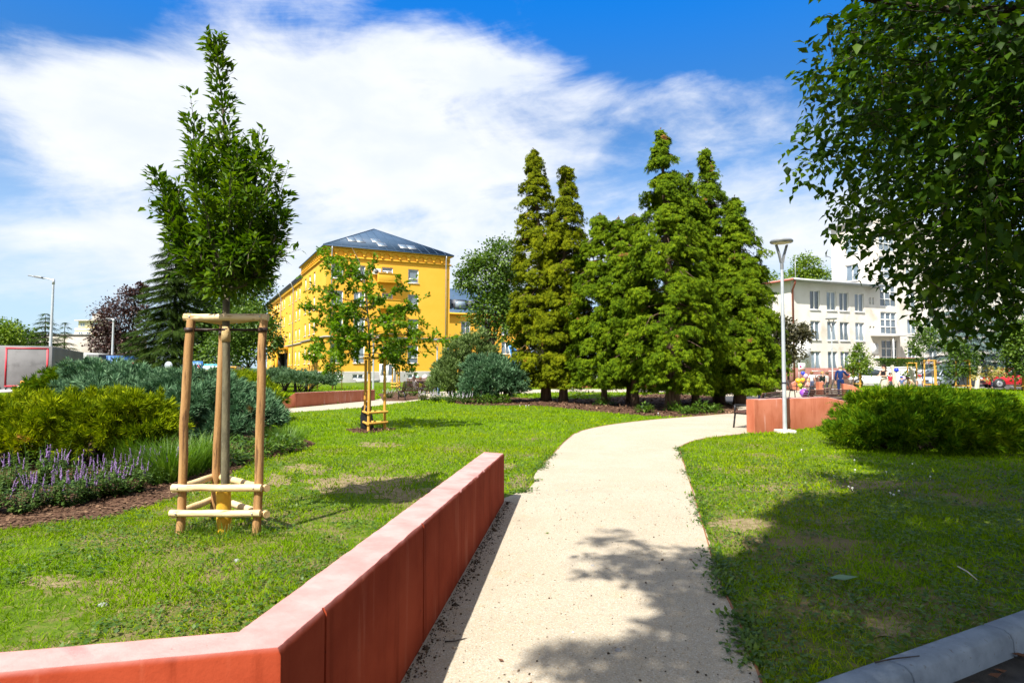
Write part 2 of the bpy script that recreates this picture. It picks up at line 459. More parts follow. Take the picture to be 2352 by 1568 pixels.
path_poly = [kin(-.86), WC_O + (-.08, .1), WE_O + (-.12, -.04)] + pathL + \
    [gp(1690, 935)[:2], gp(1662, 922)[:2], gp(1640, 904)[:2], gp(1700, 897)[:2], gp(1800, 893)[:2], gp(1960, 891)[:2], gp(2012, 918)[:2], gp(1945, 928)[:2],
     wA(8.0, .12), wA(4, .12), wA(.1, .12)] + pathR[::-1] + [rightmost]
path_poly = [np.array(p) for p in path_poly]
def sheet(name, poly, z, m, kind='structure'):
    from mathutils.geometry import delaunay_2d_cdt
    n = len(poly); vs, es, fs, *_ = delaunay_2d_cdt([Vector((float(p[0]), float(p[1]))) for p in poly], [], [list(range(n))], 1, 1e-5)
    fs = np.array([f if (vs[f[1]] - vs[f[0]]).cross(vs[f[2]] - vs[f[0]]) > 0 else f[::-1] for f in map(list, fs)])
    o = put(name, np.array([(v.x, v.y, z) for v in vs]), [fs], m, origin=(0, 0, 0))
    if kind: o['kind'] = kind
    return o
sheet('path', path_poly, .008, M_gravel)
strip_px = [(480, 940), (560, 941), (627, 941), (740, 931), (861, 918), (930, 906), (1000, 899.5), (1100, 896.5), (1300, 893.5), (1500, 893.5), (1668, 897), (1668, 906), (1500, 901), (1300, 900), (1180, 904), (1060, 909), (985, 917), (920, 925), (830, 936), (640, 949), (560, 956), (480, 958)]
strip = [gp(*p)[:2] for p in strip_px]
sheet('cross_path', strip, .004, M_gravel)
far_px = [(-600, 872), (700, 868), (1100, 869), (1500, 871), (2000, 885), (2300, 893), (2700, 899), (2700, 880), (2000, 872), (1500, 864), (700, 861), (-600, 863)]
far_road = [gp(*p)[:2] for p in far_px]
sheet('parking_road', far_road, .004, mat('pale asphalt', (.20, .19, .18), (.26, .25, .23), .4, .9))

# --- planting beds with bark mulch
bedL_px = [(-260, 1245), (0, 1217), (137, 1203), (275, 1184), (402, 1143), (520, 1096), (575, 1064), (640, 1046), (722, 1022), (700, 1008), (640, 990), (600, 965), (540, 945), (430, 928), (-260, 922)]
bedL = jit(spline([gp(*p)[:2] for p in bedL_px] + [gp(*bedL_px[0])[:2]], 5)[:-1], .08, 9)
sheet('mulch_bed', bedL, .004, M_mulch)
bedC_px = [(1018, 921), (1066, 929), (1148, 931), (1251, 933), (1387, 947), (1490, 955), (1560, 957), (1630, 953), (1698, 947), (1690, 936), (1662, 922), (1640, 910), (1500, 905), (1380, 915), (1250, 915), (1140, 912), (1060, 912)]
bedC = jit(spline([gp(*p)[:2] for p in bedC_px] + [gp(*bedC_px[0])[:2]], 5)[:-1], .15, 12)
sheet('conifer_bed', bedC, .0055, M_mulch)
ring = [gp(848, 988)[:2] + np.array((math.cos(a), math.sin(a))) * (.62 + .08 * math.sin(3 * a)) for a in np.linspace(0, 6.28, 24)[:-1]]
sheet('tree_ring', ring, .004, M_mulch)
bedF_px = [(880, 921), (930, 921), (990, 912), (960, 903), (900, 899), (868, 905)]
bedF = [gp(*p)[:2] + np.array((0, .0)) for p in bedF_px]
sheet('flower_bed', bedF, .0065, M_mulch)

# worn patches of bare dry soil in the lawn
M_bare = mat('dry bare soil', (.155, .12, .06), (.255, .20, .115), 14, .95, bump=.8, bscale=70, spec=.05, c3=(.13, .10, .05), s3=45, lo3=.58, hi3=.66)
for bi, (bx, by, brx, bry) in enumerate([(830, 1112, 120, 24), (705, 1078, 62, 13), (930, 1135, 60, 16), (640, 1102, 34, 14), (120, 1336, 66, 15), (870, 1022, 50, 7), (1700, 1205, 62, 15), (2000, 1115, 66, 11), (1885, 1195, 66, 10), (1765, 1122, 46, 10), (2035, 1440, 50, 24), (1192, 1106, 20, 17), (255, 1336, 30, 6), (1150, 1072, 40, 9)]):
    pl = []
    for a in np.linspace(0, 2 * math.pi, 41)[:-1]:
        k = .45 + 1.15 * fbm(math.cos(a) * 3.2 + bx, math.sin(a) * 3.2 + by, 71, 4); pl.append(gp(bx + math.cos(a) * brx * k, by + math.sin(a) * bry * k)[:2])
    sheet('bare_soil', pl, .0025 + .0015 * (bi % 4), M_bare)

# steel edging strips along the path (thin rust-brown bands let into the lawn)
def edging(pts, name, label):
    mb = MB(); n = len(pts); rings = []
    for i, p in enumerate(pts):
        d = pts[min(i + 1, n - 1)] - pts[max(i - 1, 0)]; nn = np.array((-d[1], d[0])) / (np.linalg.norm(d) + 1e-9) * .006
        rings.append([(p[0] - nn[0], p[1] - nn[1], -.05), (p[0] + nn[0], p[1] + nn[1], -.05), (p[0] + nn[0], p[1] + nn[1], .016), (p[0] - nn[0], p[1] - nn[1], .016)])
    mb.loft(rings); o = mb.build(name, M_steel_edge)
    tag(o, label, 'edging')
edging(spline([gp(*p)[:2] for p in left_px[3:]], 7), 'path_edging', 'thin rusty steel edging between the gravel path and the sunny lawn')
edging(spline([gp(*p)[:2] for p in right_px], 7), 'path_edging', 'thin rusty steel edging between the gravel path and the shaded lawn')

# ================================================================== red concrete walls
def concmat(name, ca, cb, pale, dark, kp, sc):
    m, b = newmat(name)
    tc = b.n('ShaderNodeTexCoord'); v = tc.outputs['Object']
    mp = b.n('ShaderNodeMapping'); mp.inputs['Scale'].default_value = (sc, sc, .6); b.l(v, mp.inputs[0])
    n1 = b.noise(v, 1.6, 6, .6); streak = b.noise(mp.outputs[0], 1.0, 6, .65)
    col = b.mix(b.smooth(n1, .3, .7), ca, cb)
    col = b.mix(b.m('MULTIPLY', b.smooth(streak, .56, .74), kp), col, pale)
    col = b.mix(b.m('MULTIPLY', b.smooth(streak, .46, .30), .6), col, dark)
    vo = b.n('ShaderNodeTexVoronoi'); vo.inputs['Scale'].default_value = 7; b.l(v, vo.inputs['Vector'])
    pore = b.smooth(vo.outputs['Distance'], .055, .03)
    col = b.mix(b.m('MULTIPLY', pore, .85), col, (.07, .02, .015))
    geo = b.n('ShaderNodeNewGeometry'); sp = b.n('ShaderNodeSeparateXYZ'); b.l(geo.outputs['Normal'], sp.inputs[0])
    top = b.smooth(sp.outputs[2], .3, .8)               # tops painted paler pink: sun and sky light put into the colour, some wear
    lit_top = b.mix(b.smooth(b.noise(v, 5, 6, .65), .3, .7), (.45, .215, .20), (.53, .29, .275))
    lit_top = b.mix(b.smooth(b.noise(v, 40, 4, .7), .66, .76), lit_top, (.32, .12, .09))
    col = b.mix(top, col, lit_top)
    p = b.n('ShaderNodeBsdfPrincipled'); p.inputs['Roughness'].default_value = .9; p.inputs['Specular IOR Level'].default_value = .06
    b.l(col, p.inputs['Base Color'])
    bn = b.n('ShaderNodeBump'); bn.inputs['Strength'].default_value = .35; bn.inputs['Distance'].default_value = .008
    b.l(b.m('SUBTRACT', b.noise(v, 55, 6, .7), b.m('MULTIPLY', pore, 1.2)), bn.inputs['Height']); b.l(bn.outputs[0], p.inputs['Normal'])
    o = b.n('ShaderNodeOutputMaterial'); b.l(p.outputs[0], o.inputs[0]); return m
M_conc = concmat('shaded red coloured concrete', (.220, .031, .012), (.300, .051, .021), (.40, .13, .075), (.13, .016, .005), .6, 7)  # darker copy for the near wall; its shade is put into the colour
M_conc_pale = concmat('sunlit chalky red coloured concrete', (.37, .115, .060), (.46, .165, .098), (.60, .38, .33), (.28, .07, .035), .7, 4)  # paler copy for sunlit walls: sunlight put into the colour, plus chalk streaks
def conc_wall(name, label, st, joints=(), step=.06, cham=.016, rough=.008, m=None):
    """st: list of (outer xy, inner xy, top z); joints: distances along the outer face with a groove"""
    st = [(np.array(a, float), np.array(b_, float), float(z)) for a, b_, z in st]
    d = [0]
    for i in range(1, len(st)): d.append(d[-1] + np.linalg.norm(st[i][0] - st[i - 1][0]))
    S = set(np.round(np.arange(0, d[-1], step), 4)) | set(d)
    for j in joints: S |= {j - .009, j - .006, j + .006, j + .009}
    rings = []
    for s in sorted(S):
        i = min(max(int(np.searchsorted(d, s)), 1), len(d) - 1); t = (s - d[i - 1]) / max(d[i] - d[i - 1], 1e-6)
        a, b_, z = [st[i - 1][k] * (1 - t) + st[i][k] * t for k in range(3)]
        w = b_ - a; wl = np.linalg.norm(w); w = w / wl
        g = .015 if any(abs(s - j) < .0065 for j in joints) else 0
        j1 = (fbm(s * 9, 1.3, 4) - .5) * 2 * rough; j2 = (fbm(s * 14, 7.7, 6) - .5) * 2 * rough
        c = max(cham + j1, .004)
        ao = a + w * g
        pts = [(ao, -.25), (ao, z - c * 1.25 + j2), (a + w * (c + g * .3), z), (b_ - w * c, z), (b_, z - cham), (b_, -.25)]
        rings.append([(p[0], p[1], zz) for p, zz in pts])
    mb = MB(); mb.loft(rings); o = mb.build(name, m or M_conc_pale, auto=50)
    tag(o, label, 'wall', 'red concrete walls of the park'); return o
L1 = np.array((-2.6, 1.37)); 
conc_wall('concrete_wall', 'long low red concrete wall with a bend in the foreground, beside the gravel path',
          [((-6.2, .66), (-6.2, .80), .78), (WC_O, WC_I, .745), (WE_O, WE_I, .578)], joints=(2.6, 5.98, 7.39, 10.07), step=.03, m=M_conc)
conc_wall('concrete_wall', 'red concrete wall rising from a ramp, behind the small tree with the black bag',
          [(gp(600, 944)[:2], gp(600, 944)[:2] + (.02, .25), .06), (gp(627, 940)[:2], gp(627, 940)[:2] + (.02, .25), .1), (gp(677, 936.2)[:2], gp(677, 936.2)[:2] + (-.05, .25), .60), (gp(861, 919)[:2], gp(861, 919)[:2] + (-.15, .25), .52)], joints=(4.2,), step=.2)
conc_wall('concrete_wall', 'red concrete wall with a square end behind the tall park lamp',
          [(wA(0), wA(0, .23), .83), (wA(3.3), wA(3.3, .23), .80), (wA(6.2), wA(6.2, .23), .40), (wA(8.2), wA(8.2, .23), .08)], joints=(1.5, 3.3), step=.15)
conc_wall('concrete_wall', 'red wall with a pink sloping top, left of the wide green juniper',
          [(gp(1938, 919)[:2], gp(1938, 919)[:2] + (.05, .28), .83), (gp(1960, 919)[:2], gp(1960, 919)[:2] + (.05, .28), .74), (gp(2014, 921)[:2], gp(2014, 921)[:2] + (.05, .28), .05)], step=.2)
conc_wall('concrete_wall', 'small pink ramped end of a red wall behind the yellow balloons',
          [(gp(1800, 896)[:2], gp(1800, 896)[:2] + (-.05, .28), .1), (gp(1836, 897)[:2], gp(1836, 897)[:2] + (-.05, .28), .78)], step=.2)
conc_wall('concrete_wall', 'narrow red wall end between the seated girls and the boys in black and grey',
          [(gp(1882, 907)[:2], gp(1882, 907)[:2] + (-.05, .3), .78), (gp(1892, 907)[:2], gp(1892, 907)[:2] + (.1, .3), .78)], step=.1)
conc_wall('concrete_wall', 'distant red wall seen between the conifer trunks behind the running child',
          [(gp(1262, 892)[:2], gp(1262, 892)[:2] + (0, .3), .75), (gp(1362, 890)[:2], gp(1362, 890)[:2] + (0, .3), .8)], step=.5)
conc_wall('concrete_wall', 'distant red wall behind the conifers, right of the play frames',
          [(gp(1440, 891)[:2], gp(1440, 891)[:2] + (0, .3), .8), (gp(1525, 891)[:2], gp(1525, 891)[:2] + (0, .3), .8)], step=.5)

# ================================================================== foliage tools
def T_leaf(w=.28, fold=.07, droop=.10):
    V = np.array([(0, 0, 0), (-w, .42, fold), (0, .48, 0), (w, .42, fold), (0, 1, -droop)])
    return V, np.array([(0, 2, 1), (0, 3, 2), (1, 2, 4), (2, 3, 4)])
def T_diamond(w=.3, fold=.08):
    return np.array([(0, 0, 0), (-w, .5, fold), (0, 1, 0), (w, .5, fold)]), np.array([(0, 2, 1), (0, 3, 2)])
def T_feather(n=9, w=.05, ang=40, ln=.36, droop=.22, lift=.05):
    V = []; Fc = []
    for i in range(n):
        t = .12 + .86 * i / (n - 1); s = 1 if i % 2 else -1
        z = -droop * t * t; a = R(ang * (1 - .45 * t)) * s; l = ln * (1 - .5 * t)
        if i == n - 1: a = 0
        b = np.array((0, t, z)); d = np.array((math.sin(a), math.cos(a), lift * (1 if i % 3 else -1.5))); p = np.array((math.cos(a), -math.sin(a), 0)) * w
        k = len(V); V += [b - p * .6, b + p * .6, b + d * l]; Fc.append((k, k + 1, k + 2))
    k = len(V); V += [(-w * .35, 0, 0), (w * .35, 0, 0), (0, 1, -droop)]; Fc.append((k, k + 1, k + 2))
    return np.array(V), np.array(Fc)
def T_fan(n=5, spread=52, w=.10, droop=.30):
    """a flat drooping fan of scale-leaf fingers"""
    V = []; Fc = []
    for i in range(n):
        a = R(-spread + 2 * spread * i / (n - 1)); l = 1 - .38 * abs(math.sin(a))
        d = np.array((math.sin(a), math.cos(a))); q = np.array((d[1], -d[0])) * w
        m = d * l * .55; t = d * l; k = len(V)
        V += [(d[0] * .1, d[1] * .1, 0), (m[0] - q[0], m[1] - q[1], -droop * .25), (m[0] + q[0], m[1] + q[1], -droop * .25), (t[0], t[1], -droop * l)]
        Fc += [(k, k + 2, k + 1), (k + 1, k + 2, k + 3)]
    return np.array(V), np.array(Fc)
def T_tuft(n=9, w=.055, cone=36, seed=3):
    r = np.random.default_rng(seed); V = []; Fc = []
    for i in range(n):
        a = 2 * math.pi * i / n + r.random() * .5; t = R(cone * (r.random() ** .6)); l = r.uniform(.6, 1)
        d = np.array((math.sin(t) * math.cos(a), math.cos(t), math.sin(t) * math.sin(a))); q = np.cross(d, r.normal(size=3)); q /= np.linalg.norm(q)
        k = len(V); V += [d * .08, d * l * .5 - q * w, d * l * .5 + q * w, d * l]; Fc += [(k, k + 2, k + 1), (k + 1, k + 2, k + 3)]
    return np.array(V), np.array(Fc)
def T_star():
    """lobed oak leaf"""
    pts = [(0, 0), (.07, .16), (.30, .20), (.12, .36), (.42, .52), (.14, .58), (.28, .82), (.08, .78), (0, 1), (-.08, .78), (-.28, .82), (-.14, .58), (-.42, .52), (-.12, .36), (-.30, .20), (-.07, .16)]
    V = [(x, y, .10 * abs(x) - .1 * y * y) for x, y in pts] + [(0, .5, -.03)]
    n = len(pts); return np.array(V), np.array([(i, (i + 1) % n, n) for i in range(n)])
def unit(v): return v / (np.linalg.norm(v, axis=-1, keepdims=True) + 1e-9)
def frames(d, up=None, roll=None):
    """columns x,y,z with y along d and z as near as possible to up"""
    d = unit(np.asarray(d, float)); N = len(d)
    if up is None: up = np.tile((0, 0, 1.), (N, 1))
    x = unit(np.cross(d, up)); bad = np.linalg.norm(np.cross(d, up), axis=1) < 1e-3; x[bad] = (1, 0, 0)
    z = np.cross(x, d)
    if roll is not None:
        c, s = np.cos(roll)[:, None], np.sin(roll)[:, None]; x, z = x * c + z * s, z * c - x * s
    return np.stack([x, d, z], 2)
def scat(T, pos, Rm, s, sx=None):
    tv, tf = T; N = len(pos); s = np.broadcast_to(np.asarray(s, float), (N,))
    tvv = tv[None] * s[:, None, None]
    if sx is not None: tvv = tvv * np.array((sx, 1, 1))
    V = np.einsum('nij,nkj->nki', Rm, tvv) + pos[:, None, :]
    Fa = tf[None] + (np.arange(N) * len(tv))[:, None, None]
    return V.reshape(-1, 3), Fa.reshape(-1, tf.shape[1])
def rdir(n): return unit(rng.normal(size=(n, 3)))
def curve(a, b, n=6, sag=0, wob=.03):
    a = np.asarray(a, float); b = np.asarray(b, float); L = np.linalg.norm(b - a); out = []
    for i in range(n + 1):
        t = i / n; p = a + (b - a) * t; p[2] += sag * L * 4 * t * (1 - t)
        if 0 < i < n: p = p + rng.normal(size=3) * wob * L * .5
        out.append(p)
    return out

# leaf materials (real leaf colours)
M_hornbeam = leafmat('hornbeam leaves', (.020, .055, .002), (.056, .115, .003), (.14, .21, .005), .32, .48, .18, 1.5)
M_elm = leafmat('broad tree leaves', (.012, .038, .002), (.034, .080, .003), (.10, .165, .004), .34, .5, .12, .8)
M_oak = leafmat('young oak leaves', (.05, .12, .003), (.105, .20, .004), (.20, .30, .006), .42, .5, .2, 1)
M_cyp_olive = leafmat('olive cypress sprays', (.030, .046, .002), (.090, .115, .002), (.205, .215, .004), .2, .8, .05, .9, brown=(.20, .10, .03), bp=.008)
M_cyp_green = leafmat('green cypress sprays', (.020, .044, .002), (.066, .115, .003), (.165, .22, .005), .2, .8, .05, .9, brown=(.20, .10, .03), bp=.004)
M_spruce = leafmat('spruce needles', (.012, .028, .004), (.030, .060, .006), (.075, .125, .010), .12, .7, .15, .8)
M_bluespruce = leafmat('blue spruce needles', (.05, .085, .082), (.10, .155, .15), (.19, .27, .26), .08, .7, .15, .8, tr=(1, 1, 1))
M_plum = leafmat('purple plum leaves', (.020, .012, .012), (.048, .025, .024), (.11, .06, .045), .25, .5, .35, .8, tr=(1.4, .8, .7))
M_plumgreen = leafmat('bronze green leaves', (.018, .02, .010), (.045, .045, .018), (.10, .085, .035), .22, .5, .3, .8)
M_tree_dark = leafmat('dark green leaves', (.012, .034, .004), (.030, .072, .007), (.075, .135, .012), .25, .5, .35, .5)
M_tree_mid = leafmat('mid green leaves', (.025, .062, .004), (.058, .115, .007), (.12, .185, .012), .3, .5, .35, .5)
M_tree_lime = leafmat('fresh green leaves', (.055, .11, .004), (.12, .19, .007), (.20, .27, .012), .35, .5, .35, .5)
M_jun_yellow = leafmat('golden juniper sprays', (.032, .066, .002), (.125, .175, .002), (.36, .39, .004), .2, .75, .06, 1.6, brown=(.34, .17, .04), bp=.0)
M_jun_green = leafmat('green juniper sprays', (.020, .060, .002), (.052, .118, .002), (.19, .25, .004), .2, .75, .06, 1.4)
M_jun_blue = leafmat('blue green juniper sprays', (.016, .056, .022), (.068, .150, .066), (.20, .32, .17), .1, .65, .2, 1.3, brown=(.28, .16, .06), bp=.0, tr=(1, 1.2, .9))
M_jun_mid = leafmat('grey green juniper sprays', (.044, .082, .020), (.13, .20, .055), (.25, .32, .11), .12, .65, .2, 1.3)
M_jun_flat = leafmat('soft green juniper sprays', (.028, .066, .028), (.075, .145, .062), (.145, .225, .11), .12, .65, .2, 1.0)
M_perennial = leafmat('perennial leaves', (.026, .066, .006), (.062, .128, .011), (.14, .21, .022), .3, .5, .35, 3)
M_sage_leaf = leafmat('sage leaves', (.032, .072, .012), (.075, .14, .026), (.16, .23, .055), .3, .55, .3, 3)
M_sage_flower = leafmat('lavender sage flowers', (.16, .085, .25), (.29, .18, .40), (.44, .33, .52), .3, .6, .2, 4, tr=(1, 1, 1.1))
M_pale_flower = leafmat('pale lilac flowers', (.48, .42, .58), (.66, .60, .70), (.80, .78, .80), .25, .6, .2, 4, tr=(1, 1, 1))
M_grass = leafmat('grass blades', (.070, .140, .002), (.150, .268, .002), (.255, .375, .003), .38, .7, .03, .9, tint=(1.22, 1.02, .8))
M_dry = leafmat('dry grass clippings', (.15, .115, .04), (.25, .20, .08), (.38, .31, .15), .1, .7, .2, 2, tr=(1, 1, 1))
M_tallgrass = leafmat('long grass', (.035, .085, .006), (.075, .155, .010), (.15, .24, .018), .35, .5, .35, 2)
M_bark_dark = mat('dark bark', (.035, .026, .019), (.075, .058, .043), 14, .95, bump=1, bscale=30, spec=.1, stretch=(1, 1, .25))
M_bark_grey = mat('grey bark', (.085, .068, .048), (.16, .135, .095), 10, .9, bump=.8, bscale=35, spec=.15, stretch=(1, 1, .3))
M_bark_young = mat('smooth olive grey bark', (.075, .066, .042), (.145, .128, .078), 9, .75, bump=.6, bscale=45, spec=.25, stretch=(1, 1, .35), c3=(.22, .20, .14), s3=70, lo3=.64, hi3=.7)
M_bark_red = mat('fissured red brown bark', (.07, .045, .03), (.16, .11, .075), 8, .95, bump=1, bscale=25, spec=.1, stretch=(2, 2, .2))

# ------------------------------------------------------------------ conifers with hanging sprays
FAN = T_fan(); FAN3 = T_fan(4, 40, .13, .35)
def cypress(name, label, base, top, hw, m, seed, z_low, trunk_r=.2, group='tall drooping conifers in the bark bed'):
    """hw: list of (height, half width) for the outline"""
    global rng
    rng = np.random.default_rng(seed)
    base = np.array(base); top = np.array(top); H = top[2]
    t = thing(name, label, 'conifer', base, 0, group)
    lean = (top[:2] - base[:2])
    def axis(z): 
        q = np.clip(z / H, 0, 1)[..., None] if isinstance(z, np.ndarray) else z / H
        return base[:2] + lean * q ** 1.5
    mb = MB()
    zs = np.linspace(0, H * .985, 14)
    mb.tube([np.append(axis(z), z - .05) for z in zs], [trunk_r * (1 - .93 * z / H) * (1.25 if z < .1 else 1) for z in zs], 9)
    hh = np.array([h for h, _ in hw]); ww = np.array([w for _, w in hw]); o_ = np.argsort(hh)
    hh = hh[o_]; ww = ww[o_]
    zz = np.linspace(z_low, H, 400); pr = np.interp(zz, hh, ww) + .12
    cdf = np.cumsum(pr); area = np.trapz(pr, zz) * 6.28
    nc = int(area * 4.6)
    z = np.interp(rng.random(nc) * cdf[-1], cdf, zz)
    a = rng.random(nc) * 2 * math.pi
    w = np.interp(z, hh, ww) * (.86 + .42 * vnoise(a * 1.6, z * 1.05, seed))
    rr = w * np.where(rng.random(nc) < .86, rng.uniform(.74, 1.0, nc), rng.uniform(.25, .75, nc))
    out = np.stack([np.cos(a), np.sin(a), np.zeros(nc)], 1)
    C = np.concatenate([axis(z), z[:, None]], 1) + out * rr[:, None]
    pick = rng.random(nc) < .55
    for i in np.where(pick)[0][:140]:
        ax = np.append(axis(z[i]), z[i] + .25 * rr[i] + .1)
        mb.tube(curve(ax, C[i], 3, .12, .05), [.03, .022, .014, .007], 4, False)
    mb.build('trunk', M_bark_red, t, smooth=True)
    ns = 68
    L = np.clip(.26 + .26 * w / (w + .6), .25, .48) * rng.uniform(.7, 1.5, nc)                     # each branchlet: sprays hung along an arching axis
    p0 = np.repeat(C, ns, 0); oo = np.repeat(out, ns, 0); Ls = np.repeat(L, ns); n = len(p0)
    dirj = np.repeat(unit(out + rng.normal(size=C.shape) * (.45, .45, .18)), ns, 0); sid = np.stack([-dirj[:, 1], dirj[:, 0], np.zeros(n)], 1)
    q = rng.random(n); lat = rng.normal(size=n) * .34 * (1 - .45 * q)
    P = p0 + dirj * ((q - .6) * 1.25 * Ls)[:, None] + sid * (lat * Ls)[:, None]
    P[:, 2] += Ls * (.22 - .62 * (q - .25) ** 2 - .35 * np.abs(lat)) - rng.random(n) ** 1.6 * .62 * Ls
    d = unit(dirj * .55 + sid * (np.sign(lat) * .35)[:, None] + np.array((0, 0, -.8)) + rng.normal(size=P.shape) * .26)
    keep = P[:, 2] > z_low * .86
    P = P[keep]; d = d[keep]
    V, Fc = scat(FAN, P, frames(d, unit(oo[keep] * .7 + np.array((0, 0, .6)) + rng.normal(size=P.shape) * .35)), rng.uniform(.11, .23, len(P)))
    put('crown', V, Fc, m, t)
    return t
def hwpx(base, lst):
    Y = base[1]; return [(EYE + (HZ - y) / F * Y, w / F * Y) for y, w in lst]
def add_cyp(label, bx, by, tx, ty, hw, m, seed, low_y, tr):
    b_ = gp(bx, by); tp = at(tx, ty, b_[1]); h = hwpx(b_, hw); h.append((tp[2] + .05, .03))
    cypress('cypress_tree', label, b_, tp, h, m, seed, EYE + (HZ - low_y) / F * b_[1], tr)
add_cyp('tall olive cypress with a bare twig nest low down, leftmost of the conifers', 1254, 921, 1223, 338, [(360, 15), (420, 29), (480, 37), (560, 46), (640, 60), (720, 70), (800, 72), (850, 60)], M_cyp_olive, 101, 880, .24)
add_cyp('thin topped olive cypress with sky showing through, second conifer from the left', 1294, 923, 1299, 376, [(392, 16), (440, 26), (500, 37), (560, 46), (640, 56), (760, 62), (850, 56)], M_cyp_olive, 102, 882, .2)
add_cyp('small slim conifer in the dip between the two tall groups', 1388, 928, 1378, 478, [(500, 16), (530, 32), (580, 52), (650, 64), (750, 76), (870, 70)], M_cyp_green, 103, 880, .14)
add_cyp('conifer with a blunt leaning tip on a slender dark trunk, just left of the tallest', 1459, 932, 1420, 486, [(500, 13), (540, 27), (600, 50), (680, 66), (770, 78), (880, 70)], M_cyp_green, 104, 882, .17)
add_cyp('short conifer with a curled tip hidden between slender trunks', 1444, 926, 1456, 488, [(505, 14), (560, 30), (650, 48), (760, 60), (872, 52)], M_cyp_green, 105, 872, .12)
add_cyp('tallest cypress with the thickest trunk, standing in the middle of the group', 1545, 941, 1517, 288, [(320, 12), (370, 27), (420, 40), (500, 58), (600, 84), (700, 100), (800, 104), (880, 84)], M_cyp_green, 106, 894, .27)
add_cyp('narrow conifer spire peeping between the two tallest tops', 1598, 930, 1579, 389, [(410, 12), (460, 22), (540, 45), (650, 66), (800, 74), (870, 60)], M_cyp_green, 107, 892, .16)
add_cyp('pointed second tallest cypress, right of the tallest', 1652, 926, 1620, 340, [(365, 12), (420, 30), (480, 50), (540, 70), (620, 88), (700, 102), (800, 112), (880, 100)], M_cyp_green, 108, 896, .25)
add_cyp('broad low cypress with sweeping branches at the right end, behind the park lamp', 1700, 930, 1688, 452, [(490, 22), (540, 40), (620, 60), (720, 82), (800, 94), (890, 84)], M_cyp_green, 109, 896, .26)
rng = np.random.default_rng(5)
# bare twigs: dead nest in the leftmost cypress
nb = at(1251, 812, gp(1254, 921)[1] - 1.45); mb = MB()
for k in range(60):
    e = nb + rng.normal(size=3) * (.25, .12, .38) + np.array((0, -.05, -.1)); mb.tube(curve(nb + rng.normal(size=3) * .08, e, 3, 0, .15), [.012, .009, .006, .004], 4, False)
nest = mb.build('twig_nest', M_bark_grey); tag(nest, 'tangled clump of bare grey twigs in the leftmost cypress', 'twigs')

# ------------------------------------------------------------------ spruces
FEATH = T_feather(9, .055, 38, .40, .25); FEATH_S = T_feather(6, .08, 36, .42, .25)
def spruce(label, base, H, Rb, m, seed, whorls=15, name='spruce_tree', droop=.35, z0=.08, size=1.0, group=None, tr=.2, dens=1.0):
    global rng
    rng = np.random.default_rng(seed); base = np.array(base, float)
    t = thing(name, label, 'conifer', base, 0, group); mb = MB()
    mb.tube([base + (0, 0, z) for z in (-.05, H * .5, H * .98)], [tr, tr * .5, .02], 8)
    P = []; D = []; S = []
    for w in range(whorls):
        q = (w + rng.uniform(-.2, .2)) / (whorls - 1); q = min(max(q, 0), 1); z = H * (z0 + (1 - z0) * q ** .92)
        r = Rb * (1 - q) ** .85 * rng.uniform(.85, 1.1) + .12
        nb_ = 8 if q < .7 else 6
        for k in range(nb_):
            a = 2 * math.pi * (k + rng.random() * .7) / nb_; rr = r * rng.uniform(.75, 1.12); o = np.array((math.cos(a), math.sin(a), 0))
            a0 = base + (0, 0, min(z, H * .985)); a1 = a0 + o * rr + np.array((0, 0, -rr * droop + .12 * rr))
            am = (a0 + a1) / 2 + np.array((0, 0, -.03 * rr))
            if rr > .5: mb.tube([a0, am, a1], [.035 * size, .022 * size, .008], 4, False)
            n = max(int(22 * rr * dens / size), 6); tq = rng.random(n) ** .75
            side = np.array((-o[1], o[0], 0)); lat = rng.normal(size=n) * .20 * rr * (1 - .55 * tq)
            p = a0 + (a1 - a0) * tq[:, None] + side * lat[:, None]; p[:, 2] -= np.abs(lat) * .35 + rng.random(n) * .06
            d = unit(o + side * (np.sign(lat) * rng.uniform(.2, .9, n))[:, None] + np.array((0, 0, -1)) * rng.uniform(.1, .8, n)[:, None])
            P.append(p); D.append(d); S.append(rng.uniform(.35, .62, n) * size)
    P = np.concatenate(P); D = np.concatenate(D); S = np.concatenate(S)
    mb.build('trunk', M_bark_dark, t)
    V, Fc = scat(FEATH_S, P, frames(D, roll=rng.normal(size=len(P)) * .5), S)
    put('crown', V, Fc, m, t); return t
spruce('big dark spruce with layered drooping branches, behind the staked tree at left', gp(398, 884), 15.8, 5.4, M_spruce, 21, 24, droop=.45, size=1.25, tr=.28, dens=2.6)
spruce('broad dark spruce in front of the flat grey hall, right behind the street lamp', at(101, 845, 78) * (1, 1, 0), 8.6, 3.2, M_spruce, 22, 13, size=1.3, droop=.25)
spruce('narrow pointed spruce with open branches beside the flat grey hall', at(146, 845, 88) * (1, 1, 0), 8.2, 2.1, M_spruce, 23, 11, size=1.2, droop=.25, dens=.7)
spruce('distant spruce tip at the far left edge of the view', at(16, 845, 95) * (1, 1, 0), 9.0, 3.2, M_spruce, 24, 11, size=1.4, droop=.25)
spruce('silvery blue spruce behind the parked cars, under the overhanging branches', at(2222, 845, 55.5) * (1, 1, 0) + (0, 0, 1.4), 9.2, 4.1, M_bluespruce, 25, 15, 'blue_spruce_tree', .30, .03, 1.15, dens=1.8)
spruce('second blue spruce partly hidden at the right edge behind the green bushy tree', at(2330, 845, 58) * (1, 1, 0) + (0, 0, 1.4), 9.0, 3.4, M_bluespruce, 26, 13, 'blue_spruce_tree', .30, .03, 1.2, dens=1.4)

